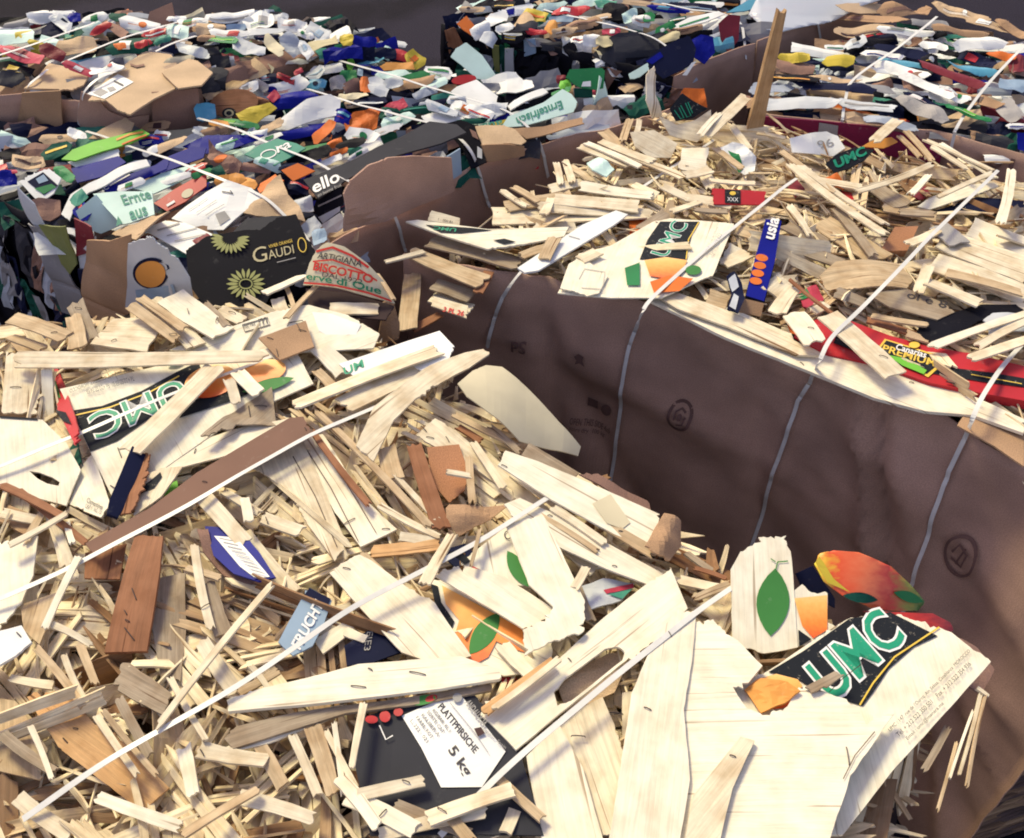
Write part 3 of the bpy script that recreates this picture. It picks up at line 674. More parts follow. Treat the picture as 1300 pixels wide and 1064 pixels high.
# ================================================================== NEAREST BALE: boards
G(T(5, 200, 520, gy=.05), 'crate_board', 'printed crate board with upside-down green letters on a black band and two oranges', 'crate board',
  [(76, 494), (232, 457), (372, 438), (398, 487), (300, 530), (205, 597), (142, 630)], 'board', items=[
    ('p', [(91, 522), (130, 516), (180, 497), (226, 472), (252, 460), (262, 487), (236, 503), (200, 525), (150, 560), (115, 574)], 'ink_band'),
    ('l', [(96, 528), (140, 518), (190, 499), (228, 478)], 1.6, 'ink_gold'),
    ('p', [(240, 512), (300, 488), (330, 476), (345, 488), (300, 508), (228, 532)], 'ink_band'),
    ('t', 'UMC', (228, 482), (112, 530), (242, 510), 'ink_white', 0.032), ('t', 'UMC', (228, 482), (112, 530), (242, 510), 'ink_green', 0.0),
    ('p', ellipse(268, 486, 34, 20, -15), 'fruit'), ('p', ellipse(333, 474, 31, 15, -12), 'fruit'),
    ('p', leafpx(308, 500, 374, 482, 15), 'leaf'), ('p', leafpx(212, 466, 236, 458, 9), 'leaf'),
    ('t', 'UMC : 147, rue de l\'Ourcq, Ain Sebaa, Casablanca  MOROCCO', (206, 459), (90, 503), (205, 453), 'ink'),
    ('t', 'Tel. + 212 522 350 501   Fax. + 212 522 354 936', (170, 480), (110, 497), (172, 486), 'ink'), ('s', 145, 620, .6, 6), ('s', 152, 575, 1.2, 7)])
G(T(5.6, 330, 420, gy=.1), 'crate_board', 'plain cream crate board with two small outlined print marks behind the cardboard square', 'crate board',
  [(215, 444), (345, 396), (392, 387), (442, 400), (482, 424), (474, 442), (400, 446), (330, 449)], 'board', items=[
    ('l', [(308, 413), (340, 404), (343, 413), (311, 422), (308, 413)], 1.4, 'ink'), ('t', 'FSC MIX', (311, 418), (325, 414), (310, 413), 'ink'), ('t', 'm', (329, 414), (340, 411), (328, 406), 'ink'),
    ('l', [(365, 416), (367, 411), (384, 408), (387, 412)], 1.3, 'ink')])
G(T(8, 355, 430), 'cardboard_square', 'small brown cardboard square with staples on the cream crate board', 'cardboard piece', [(328, 429), (388, 407), (399, 440), (355, 457)], 'card', rough=.0015, items=[('s', 343, 430, .3, 4), ('s', 379, 416, 1.1, 6), ('s', 352, 448, 1.3, 5), ('s', 384, 420, .2, 5)])
G(T(4.5, 280, 570, gx=.05), 'crate_board', 'long cream crate board lying above the brown hardboard strip', 'crate board', [(150, 612), (258, 558), (300, 544), (368, 531), (376, 543), (300, 575), (205, 600)], 'pale', items=[('s', 248, 573, 1.9, 3)])
G(T(6.3, 300, 520), 'crate_board', 'curled torn crate end with tan back below the orange print', 'crate board', [(256, 558), (312, 508), (345, 492), (350, 536), (300, 540), (270, 556)], 'greywood', crump=.012, rough=.002, spike=2, items=[('s', 316, 520, 1.4, 8), ('s', 330, 513, 0, 8)])
G(T(5, 50, 570, gy=.08), 'crate_board', 'blank overexposed cream crate end by the left edge with a torn slot', 'crate board', [(-40, 528), (0, 530), (54, 533), (84, 562), (102, 596), (84, 642), (40, 630), (-40, 604)], 'board', rough=.002,
  holes=[[(37, 598), (50, 600), (66, 606), (76, 612), (74, 617), (60, 614), (48, 608)]], items=[('l', [(0, 530), (48, 533)], 2.5, 'ink_band')])
G(T(5, 30, 485, gx=-.15), 'crate_board', 'cream crate end with a nail mark at the far left', 'crate board', [(8, 446), (58, 456), (50, 500), (46, 525), (2, 522)], 'cream', spike=3, items=[('s', 20, 492, 0, 7), ('s', 30, 460, .1, 5)])
G(T(4, 62, 500, gy=.6), 'crate_board', 'pale slat standing beside the red edged slat at the left', 'crate board', [(52, 470), (66, 468), (70, 560), (55, 540)], 'pale')
G(T(5.5, 82, 505, gx=.5), 'printed_splinter', 'torn slat with red and green print left of the green lettered board', 'printed slat', [(62, 464), (72, 463), (100, 545), (96, 565), (72, 520)], 'red', crump=.006, spike=3, items=[('p', [(64, 470), (70, 480), (76, 505), (68, 500)], 'leaf'), ('p', [(70, 520), (84, 524), (92, 540), (80, 535)], 'ink_band')])
G(T(2.6, 85, 590, gx=.3), 'crate_board', 'dark green and orange scrap under the corner of the green lettered board', 'crate board', [(60, 560), (98, 560), (104, 590), (90, 595)], 'dkgreen', spike=2)
G(T(3.5, 115, 610, gx=.2), 'crate_board', 'cream crate corner with tiny printed lines under the lettered board', 'crate board', [(88, 640), (105, 590), (118, 575), (140, 640), (128, 657), (110, 650)], 'board', items=[('t', 'Clementines', (110, 638), (130, 648), (112, 632), 'ink'), ('t', 'CAT 1  KG 10', (108, 645), (128, 654), (110, 640), 'ink')])
G(T(7, 160, 610, gx=-.6), 'painted_slat', 'black painted slat edge leaning beside the green lettered board', 'painted slat', [(168, 566), (186, 578), (160, 640), (150, 657), (136, 652), (140, 632)], 'navy', thick=.006, rough=.001)
G(T(6.6, 178, 610, gx=.4), 'crate_board', 'rust coloured wood face beside the black painted slat', 'crate board', [(170, 575), (190, 576), (185, 610), (166, 650), (152, 655)], 'rust', crump=.004, spike=2)
G(T(6, 210, 620, gx=.1), 'crate_board', 'cream slat with charred black print beside the rust coloured face', 'crate board', [(188, 600), (205, 594), (232, 592), (205, 630), (170, 655), (172, 640)], 'cream', items=[('p', [(190, 612), (204, 600), (206, 606), (196, 620), (178, 628), (180, 618)], 'ink_band')], spike=2)
G(T(2.2, 215, 625), 'carton_scrap', 'bright green scrap glimpsed above the brown hardboard strip', 'carton scrap', [(205, 618), (225, 610), (228, 628), (210, 632)], 'lime')
G(T(7.2, 250, 618, gx=.02), 'hardboard_strip', 'long purple brown hardboard strip crossing the nearest bale', 'hardboard strip', [(368, 530), (385, 529), (396, 552), (300, 602), (230, 645), (120, 704), (108, 690), (190, 645), (250, 600)], 'hardboard', thick=.004, rough=.001, items=[('s', 388, 545, 1, 2), ('s', 260, 612, .2, 3)])
# right part of the crate: panels towards the gap
G(T(6.5, 520, 450, gx=.08), 'crate_board', 'bluish white board with a cut corner pointing at the gap between bales', 'crate board', [(430, 462), (475, 447), (520, 432), (558, 420), (577, 440), (570, 455), (545, 476), (520, 462), (450, 478)], 'white', items=[('t', 'UM', (438, 477), (462, 466), (436, 468), 'ink_green', .02)])
G(T(8, 525, 505, gx=-.1), 'crate_board', 'broad cream slat bent in the middle and pointing up at the dark gap', 'crate board', [(452, 563), (475, 520), (545, 470), (590, 450), (614, 442), (621, 449), (595, 471), (560, 492), (528, 512), (500, 537), (474, 582)], 'cream', rough=.0015, bow=.012, thick=.004)
G(T(6, 650, 520, gx=-.45, gy=.1), 'curved_sheet', 'smooth white sheet curving over the right edge of the nearest bale', 'plastic sheet', [(578, 492), (598, 474), (615, 467), (634, 471), (670, 508), (705, 545), (735, 570), (733, 580), (690, 573), (655, 567), (612, 534), (588, 512)], 'cream_paper', bow=.022, bowdir=(0.5, -0.8), crump=.006, thick=.002, rough=.0003, step=.012)
G(T(5, 610, 590, gx=-.1), 'crate_board', 'cream board with torn end running beside the white curved sheet', 'crate board', [(528, 552), (553, 531), (580, 548), (620, 582), (700, 648), (690, 664), (650, 630), (600, 592), (545, 563)], 'cream', rough=.0016, items=[('s', 538, 545, .8, 5), ('s', 546, 556, .2, 5), ('s', 568, 558, 1, 4)])
G(T(8.5, 735, 630, gx=-.12), 'crate_board', 'cream crate end overhanging the edge with a label patch', 'crate board', [(632, 590), (642, 572), (684, 586), (760, 618), (838, 653), (832, 676), (820, 694), (780, 678), (700, 634)], 'board', items=[('p', [(752, 640), (775, 628), (800, 664), (790, 672), (770, 665)], 'cream_paper'), ('s', 640, 592, .4, 4), ('s', 788, 675, .2, 3)])
G(T(6.5, 700, 585, gx=-.1), 'crate_board', 'grey cream slat behind the overhanging crate end', 'crate board', [(662, 578), (672, 562), (735, 600), (728, 608)], 'greywood')
G(T(6, 860, 690, gx=-.5), 'cardboard_scrap', 'torn brown cardboard end at the tip of the overhanging crate end', 'cardboard piece', [(820, 692), (840, 655), (862, 664), (868, 690), (850, 712), (828, 702)], 'card', crump=.01, spike=2)
G(T(5, 790, 615, gx=-.4), 'cardboard_scrap', 'thin brown cardboard strip behind the overhanging crate end', 'cardboard piece', [(735, 602), (762, 603), (822, 636), (826, 648), (780, 628)], 'carddark', crump=.006, spike=2)
G(T(4, 435, 610, gx=.05), 'crate_board', 'wide split cream board ending at a stapled edge right of the hardboard strip', 'crate board', [(370, 556), (410, 551), (440, 598), (470, 640), (504, 672), (458, 694), (425, 650), (395, 600)], 'pale', rough=.0015, items=[('s', 444, 662, -.5, 8), ('s', 490, 672, 0, 5), ('l', [(385, 565), (420, 620), (455, 688)], 1.2, 'ink_brown'), ('l', [(400, 560), (440, 615), (478, 678)], 1.0, 'ink_brown')])
G(T(4.3, 370, 600), 'crate_board', 'split cream board between the hardboard strip and the wide split board', 'crate board', [(318, 592), (345, 580), (385, 560), (440, 690), (425, 712), (390, 665), (365, 620)], 'cream', rough=.001, items=[('l', [(372, 580), (400, 630), (428, 695)], 1.2, 'ink_brown')])
G(T(5, 572, 600, gy=.2), 'cardboard_scrap', 'orange brown cardboard square tucked among the slats of the nearest bale', 'cardboard piece', [(542, 568), (583, 564), (596, 603), (590, 622), (570, 638), (548, 612)], 'cardorange')
G(T(5.5, 600, 655, gy=.4), 'cardboard_scrap', 'bent brown cardboard flap in front of the orange brown square', 'cardboard piece', [(566, 645), (570, 640), (646, 642), (610, 666), (583, 680), (568, 670)], 'card', crump=.01)
G(T(6, 190, 760, gy=.1), 'crate_board', 'rust brown stained board with three wire staples', 'crate board', [(170, 686), (172, 679), (207, 681), (204, 730), (196, 780), (186, 826), (132, 828), (148, 770)], 'rust', thick=.006, bow=.006, items=[('s', 172, 757, 1.2, 8), ('s', 161, 780, 1.0, 3), ('s', 165, 806, .9, 10), ('s', 163, 790, .4, 3)])
G(T(3.4, 135, 715), 'crate_board', 'reddish brown board face left of the rust brown stapled board', 'crate board', [(108, 702), (160, 690), (152, 735), (107, 734)], 'rust')
G(T(3, 212, 790), 'crate_board', 'dark grey weathered board right of the rust brown stapled board', 'crate board', [(193, 733), (236, 729), (236, 800), (229, 866), (204, 862), (194, 800)], 'greywood', crump=.006, spike=4)
G(T(6, 305, 702, gx=.15), 'crate_board', 'dark blue board with a white ingredient label', 'crate board', [(260, 668), (304, 671), (330, 702), (350, 733), (328, 738), (296, 728), (271, 705)], 'blue', rough=.001, items=[
    ('p', [(272, 681), (300, 683), (322, 708), (343, 733), (325, 735), (305, 720)], 'white')] + [('l', [(279 + i * 5.2, 684 + i * 5.3), (298 + i * 5.0, 688 + i * 5.4)], 1.0, 'ink_grey') for i in range(9)])
G(T(4.4, 275, 715, gx=-.2), 'cardboard_scrap', 'frayed brown edge along the dark blue board', 'cardboard piece', [(250, 672), (264, 672), (272, 704), (298, 730), (330, 741), (322, 748), (285, 732), (258, 700)], 'carddark', crump=.006, spike=2)
G(T(6, 385, 790, gx=-.1), 'crate_board', 'pale blue board with white rising letters FRUCHT', 'crate board', [(383, 760), (393, 746), (421, 762), (410, 795), (397, 820), (372, 832), (353, 815), (366, 790)], 'lightblue', rough=.0016, spike=2, items=[
    ('p', [(384, 759), (393, 747), (420, 761), (416, 770), (398, 760)], 'navy'), ('t', 'FRUCHT', (381, 826), (411, 769), (370, 818), 'ink_white', .03)])
G(T(4, 405, 822), 'crate_board', 'pale slat with torn tip right of the FRUCHT board', 'crate board', [(398, 812), (440, 788), (450, 800), (410, 830)], 'pale', spike=2)
G(T(7.6, 470, 868, gx=.02), 'crate_board', 'big stapled cream board pointing at the printed orange from the left', 'crate board', [(288, 889), (340, 872), (400, 858), (455, 843), (520, 838), (585, 833), (634, 850), (634, 862), (560, 874), (480, 884), (400, 893), (290, 903)], 'board', thick=.006, rough=.0012, items=[('s', 455, 872, .1, 10), ('s', 530, 855, .2, 11), ('s', 470, 850, .5, 3)])
G(T(6, 460, 905, gx=.02), 'crate_board', 'greyish slat directly beneath the big stapled cream board', 'crate board', [(285, 938), (300, 922), (380, 903), (500, 888), (622, 868), (624, 876), (540, 893), (440, 905), (296, 950)], 'greywood', thick=.005)
G(T(5, 350, 925, gx=.02), 'crate_board', 'wedge shaped pale board under the big stapled board on the left', 'crate board', [(285, 950), (350, 912), (440, 893), (420, 912), (340, 944), (290, 956)], 'pale', spike=2)
G(T(4, 110, 930, gy=.1), 'crate_board', 'orange tinted crate side in the lower left corner', 'crate board', [(34, 885), (85, 877), (120, 920), (165, 950), (215, 1000), (180, 1030), (75, 950)], 'orangewood', rough=.002, items=[('s', 74, 950, .4, 4), ('s', 83, 940, .8, 4), ('s', 96, 925, .1, 3)])
G(T(3, 20, 905), 'crate_board', 'dim tan board in the lower left corner at the frame edge', 'crate board', [(-40, 880), (20, 890), (60, 950), (50, 990), (-40, 970)], 'tan')
G(T(7, 10, 815), 'crate_board', 'bluish white card end on the left frame edge with one staple', 'crate board', [(-40, 812), (0, 801), (27, 794), (40, 815), (20, 832), (-40, 868)], 'white', thick=.004, items=[('s', 24, 806, .8, 4)])
G(T(5, 20, 730), 'crate_board', 'overexposed cream board on the left frame edge', 'crate board', [(-40, 700), (0, 688), (48, 680), (42, 730), (28, 762), (0, 798), (-40, 800)], 'board', rough=.002)
G(T(4.4, 45, 785), 'crate_board', 'tan board showing under the cream board on the left frame edge', 'crate board', [(26, 768), (72, 752), (62, 790), (50, 818), (30, 800)], 'tan', spike=2)
G(T(5, 185, 880), 'crate_board', 'grey cream board with a saw toothed torn end in the lower left', 'crate board', [(146, 862), (152, 850), (164, 842), (190, 860), (218, 880), (212, 895), (206, 908), (170, 888), (150, 876)], 'greywood', rough=.003, spike=2)
# printed peach crate and boards around
G(T(4.2, 610, 790), 'crate_board', 'cream crate board printed with an orange cut by a green leaf', 'crate board', [(546, 735), (570, 740), (700, 800), (700, 850), (640, 858), (605, 850), (588, 838), (570, 800)], 'board', items=[
    ('p', [(547, 742), (556, 745), (560, 765), (577, 790), (571, 806), (556, 785)], 'ink_band'),
    ('p', [(561, 744), (600, 765), (664, 800), (666, 829), (650, 824), (630, 815), (620, 835), (600, 846), (580, 835), (576, 812), (583, 788), (566, 768)], 'fruit'),
    ('p', leafpx(634, 779, 596, 832, 27), 'leaf'), ('p', leafpx(590, 843, 607, 848, 8), 'leaf')])
G(T(6, 500, 770, gx=-.03), 'crate_board', 'plain cream board sloping down towards the printed orange', 'crate board', [(418, 727), (436, 714), (456, 704), (472, 712), (520, 748), (552, 765), (575, 800), (598, 832), (560, 846), (510, 828), (465, 780)], 'pale', rough=.0016, items=[('s', 440, 722, .2, 5)])
G(T(7.4, 625, 752, gx=-.03), 'crate_board', 'cream slat lying across the top of the printed orange', 'crate board', [(551, 730), (565, 722), (590, 718), (640, 732), (702, 772), (698, 786), (664, 798), (610, 765)], 'pale', rough=.0018, spike=2)
G(T(6.6, 632, 705, gx=-.05), 'crate_board', 'cream board printed with a small round mark and a green leaf', 'crate board', [(585, 716), (602, 700), (645, 667), (662, 690), (676, 745), (650, 742), (600, 722)], 'board', items=[
    ('p', leafpx(644, 700, 671, 746, 21), 'leaf'), ('l', ellipse(645, 680, 4.5, 5) + [(649.5, 680)], 1.3, 'ink'), ('p', [(570, 702), (584, 700), (598, 714), (590, 718)], 'ink_band'), ('p', [(596, 718), (612, 726), (622, 737), (604, 728)], 'red')])
G(T(8.4, 700, 745, gx=-.06), 'crate_board', 'wide bright cream board descending towards the hand hole board', 'crate board', [(642, 666), (668, 658), (690, 655), (708, 690), (722, 720), (742, 762), (742, 800), (700, 815), (666, 832), (664, 800), (698, 785), (702, 770), (672, 742)], 'board', rough=.002)
G(T(3, 560, 700), 'cardboard_scrap', 'dark navy scrap beneath the slats above the orange print', 'carton scrap', [(556, 700), (590, 690), (605, 705), (580, 722)], 'navy')
G(T(7, 745, 675, gx=-.1), 'crate_board', 'long cream slat running down to the right edge of the nearest bale', 'crate board', [(640, 640), (660, 632), (720, 660), (790, 700), (842, 728), (830, 745), (770, 722), (700, 690), (660, 668)], 'pale', rough=.0016, items=[('s', 780, 719, .2, 3), ('s', 698, 655, .2, 3)])
G(T(4, 755, 755), 'carton_scrap', 'pink and teal edged carton scrap between cream slats', 'carton scrap', [(728, 745), (765, 735), (806, 738), (790, 760), (745, 778)], 'palegrey', crump=.008, items=[('p', [(766, 749), (804, 739), (805, 745), (770, 754)], 'pink'), ('p', [(772, 755), (804, 746), (790, 760)], 'teal')])
G(T(3, 690, 860), 'carton_scrap', 'red scrap peeping out below the orange print', 'carton scrap', [(632, 853), (652, 851), (656, 862), (640, 870)], 'red')
G(T(6.6, 760, 835, gx=.02), 'crate_board', 'large smooth crate board with an oval hand hole', 'crate board', [(610, 908), (622, 890), (655, 868), (708, 838), (765, 785), (820, 742), (852, 722), (873, 772), (835, 812), (795, 838), (712, 905), (655, 952), (622, 918)], 'board', rough=.0016, thick=.004,
  holes=[[(703, 878), (722, 858), (768, 824), (784, 821), (793, 828), (790, 838), (760, 862), (725, 890), (708, 896)]], items=[('s', 723, 838, .8, 3)])
G(T(2.8, 745, 880), 'cardboard_scrap', 'brown and cream crumple seen through the hand hole', 'cardboard piece', [(700, 860), (770, 830), (800, 830), (780, 880), (720, 905)], 'cardlight', crump=.012)
G(T(5, 745, 935, gx=.06), 'crate_board', 'greyish cream board in front of the hand hole board', 'crate board', [(700, 918), (765, 885), (780, 920), (800, 975), (800, 1060), (745, 1060)], 'cream', rough=.0015, items=[('s', 782, 906, .1, 9)])
G(T(5.8, 735, 990, gx=.06), 'crate_board', 'cream board with a staple at the bottom of the frame', 'crate board', [(710, 920), (740, 975), (770, 1080), (690, 1080), (668, 960)], 'pale', items=[('s', 734, 935, .05, 9)])
G(T(4.4, 470, 820), 'crate_board', 'black board with faint grey letters beside the plain sloping board', 'crate board', [(437, 820), (468, 800), (490, 805), (514, 826), (470, 842), (440, 845)], 'navy', items=[('t', 'EIE3', (474, 802), (470, 826), (466, 803), 'ink_grey')])
G(T(5.4, 560, 945, gx=.02), 'fruit_box', 'black fruit box with a white label reading 5 kg', 'fruit box', [(453, 935), (460, 910), (500, 897), (560, 884), (600, 880), (632, 915), (662, 960), (690, 1060), (470, 1060), (450, 968)], 'darkgrey', crump=.004, items=[
    ('p', [(510, 909), (583, 881), (610, 915), (642, 955), (612, 1000), (560, 1000), (535, 950)], 'white', 'label'),
    ('t', 'PLATTPFIRSICHE', (556, 900), (602, 958), (562, 894), 'ink', .02), ('t', '5 kg', (566, 957), (588, 990), (578, 947), 'ink', .02),
    ('t', 'KG/BAR: KL I', (549, 905), (570, 932), (552, 902), 'ink'), ('t', 'SORTE: CAT', (542, 907), (562, 934), (545, 904), 'ink'), ('t', 'KALIBER A', (535, 911), (556, 938), (538, 908), 'ink'), ('t', 'FARBE: ROT', (528, 914), (548, 941), (531, 911), 'ink'),
    ('t', 'L. 222   021', (521, 918), (542, 946), (524, 915), 'ink'), ('t', 'ANDALUCIA', (590, 896), (613, 926), (597, 891), 'ink_grey', .02), ('t', 'Espana  Spain', (612, 930), (640, 955), (616, 926), 'ink_grey'),
    ('l', [(572, 896), (604, 935), (620, 958)], .8, 'ink_grey'), ('p', [(602, 928), (611, 926), (616, 934), (607, 938)], 'ink_brown'), ('p', ellipse(581, 889, 6, 6), 'ink_grey'),
    ('p', ellipse(489, 911, 7, 7), 'red'), ('p', ellipse(506, 906, 6, 5), 'red'), ('p', ellipse(472, 915, 8, 5), 'red'), ('p', ellipse(502, 897, 6, 4), 'red'), ('p', ellipse(538, 892, 16, 6, -10), 'leaf'), ('p', ellipse(548, 890, 8, 4, -20), 'red'),
    ('l', [(482, 922), (490, 940), (499, 935)], 1.6, 'ink_white')])
G(T(3, 860, 910), 'crate_board', 'shaded cream board under the large blank corner board', 'crate board', [(790, 880), (850, 870), (860, 1060), (790, 1060)], 'cream')
# right corner
G(T(7, 1100, 885, gx=.03, gy=.05), 'crate_board', 'crate board with large green letters on a black band', 'crate board', [(930, 868), (975, 852), (1030, 815), (1078, 785), (1140, 780), (1208, 803), (1232, 822), (1258, 840), (1200, 905), (1130, 982), (1070, 1060), (960, 1060)], 'board', thick=.005, items=[
    ('p', [(975, 854), (1020, 827), (1078, 786), (1130, 778), (1190, 808), (1160, 822), (1128, 850), (1108, 880), (1095, 897), (1040, 880), (1010, 862)], 'ink_band'),
    ('l', [(1091, 896), (1108, 868), (1135, 835), (1165, 815), (1192, 797)], 2.2, 'ink_gold'),
    ('t', 'UMC', (1058, 892), (1150, 812), (1022, 848), 'ink_white', .055), ('t', 'UMC', (1058, 892), (1150, 812), (1022, 848), 'ink_green', .012),
    ('p', [(944, 878), (960, 864), (985, 857), (1012, 864), (1018, 872), (1000, 900), (968, 903)], 'fruit'),
    ('t', 'UMC : 147, rue de l\'Ourcq, Ain Sebaa, Casablanca  MOROCCO', (1130, 932), (1232, 830), (1126, 927), 'ink'), ('t', 'Tel. + 212 522 350 501    Fax. + 212 522 354 936', (1140, 938), (1232, 846), (1136, 933), 'ink'), ('t', 'Email : umc@menara.ma', (1152, 943), (1198, 897), (1148, 938), 'ink')])
G(T(9.4, 840, 900, gx=-.05), 'crate_board', 'blank pale board left of the torn corner board', 'crate board', [(772, 1075), (790, 960), (802, 880), (832, 808), (862, 772), (884, 777), (880, 830), (868, 900), (876, 990), (862, 1075)], 'pale', rough=.002, thick=.004, items=[('s', 822, 900, .4, 5), ('s', 850, 805, 1.0, 4)])
G(T(8.8, 960, 920, gx=.03), 'crate_board', 'large blank overexposed corner board with a torn edge over the green letters', 'crate board', [(850, 1075), (852, 900), (862, 790), (905, 786), (935, 812), (968, 845), (950, 866), (930, 872), (948, 900), (968, 908), (1000, 897), (1014, 872), (1036, 874), (1062, 884), (1088, 897), (1100, 920), (1135, 905), (1080, 985), (1050, 1075)], 'board', rough=.0025, thick=.004, items=[('s', 1076, 960, 1.4, 12), ('l', [(1052, 880), (1070, 862), (1096, 842)], 1, 'ink_brown'), ('l', [(1110, 930), (1085, 960), (1070, 990)], 1.2, 'ink_brown')])
G(T(9.6, 930, 1010, gx=.05), 'crate_board', 'long pale splintered slat lying on the torn corner board', 'crate board', [(868, 1075), (880, 1010), (940, 935), (958, 940), (930, 1000), (912, 1075)], 'cream', rough=.001, thick=.005, items=[('s', 930, 960, .3, 4)])
G(T(10, 1010, 872, gx=.3), 'cardboard_scrap', 'peeled orange printed flap lifted off the corner board', 'crate board', [(946, 876), (966, 862), (1000, 866), (1016, 876), (996, 892), (966, 905)], 'peach', crump=.008, spike=2)
G(T(10.5, 1060, 860, gx=.1), 'wood_slat', 'grey splinter lying over the large green letters', 'wood slat', [(1022, 872), (1060, 852), (1072, 856), (1050, 872), (1030, 880)], 'greywood', spike=2)
G(T(7, 968, 760, gy=.25), 'crate_board', 'upright cream board piece printed with a green leaf', 'crate board', [(928, 722), (940, 700), (956, 693), (963, 682), (998, 680), (1004, 700), (1008, 748), (1013, 822), (970, 830), (930, 818)], 'board', rough=.002, items=[
    ('p', leafpx(984, 722, 978, 808, 42), 'leaf'), ('l', [(984, 726), (987, 714), (1000, 713)], 1.6, 'leaf'), ('l', [(984, 714), (978, 710)], 1.2, 'leaf')])
G(T(6, 1030, 780, gy=.25), 'crate_board', 'torn crate piece with a slice of printed orange beside the leaf piece', 'crate board', [(1006, 752), (1018, 742), (1030, 752), (1051, 753), (1050, 790), (1060, 795), (1030, 818), (1012, 822)], 'board', rough=.002, items=[('p', [(1008, 760), (1050, 756), (1050, 800), (1032, 811), (1018, 795)], 'fruit'), ('p', [(1013, 800), (1030, 812), (1014, 822)], 'ink_band')])
G(T(6, 1100, 742, gx=-.2, gy=.7), 'fruit_wrapper', 'glossy wrapper printed with a red and yellow mango', 'wrapper', [(1033, 716), (1040, 703), (1054, 699), (1080, 702), (1120, 720), (1150, 742), (1176, 763), (1166, 775), (1130, 776), (1097, 772), (1063, 757), (1042, 738)], 'mango', bow=.02, crump=.006, smooth=True, thick=.0015, items=[('p', leafpx(1062, 756, 1105, 762, 13), 'dkgreen'), ('p', leafpx(1125, 752, 1172, 764, 13), 'green'), ('p', [(1033, 714), (1038, 706), (1052, 735), (1070, 752), (1045, 740)], 'yellow')])
G(T(5.4, 1020, 725, gy=.6), 'fruit_wrapper', 'navy edge of wrapper left of the printed mango', 'wrapper', [(1010, 728), (1032, 718), (1060, 760), (1060, 772), (1020, 750)], 'navy')
G(T(7.5, 1165, 795, gy=.3), 'fruit_wrapper', 'dark red printed net wrapper by the tip of the mango wrapper', 'wrapper', [(1095, 776), (1130, 777), (1185, 778), (1206, 790), (1210, 800), (1192, 815), (1168, 800)], 'berries', crump=.006)
G(T(4, 1200, 850, gx=-.5), 'cardboard_scrap', 'charred brown scrap behind the right corner of the lettered board', 'cardboard piece', [(1185, 800), (1240, 822), (1260, 850), (1250, 880), (1190, 850)], 'carddark', crump=.01)

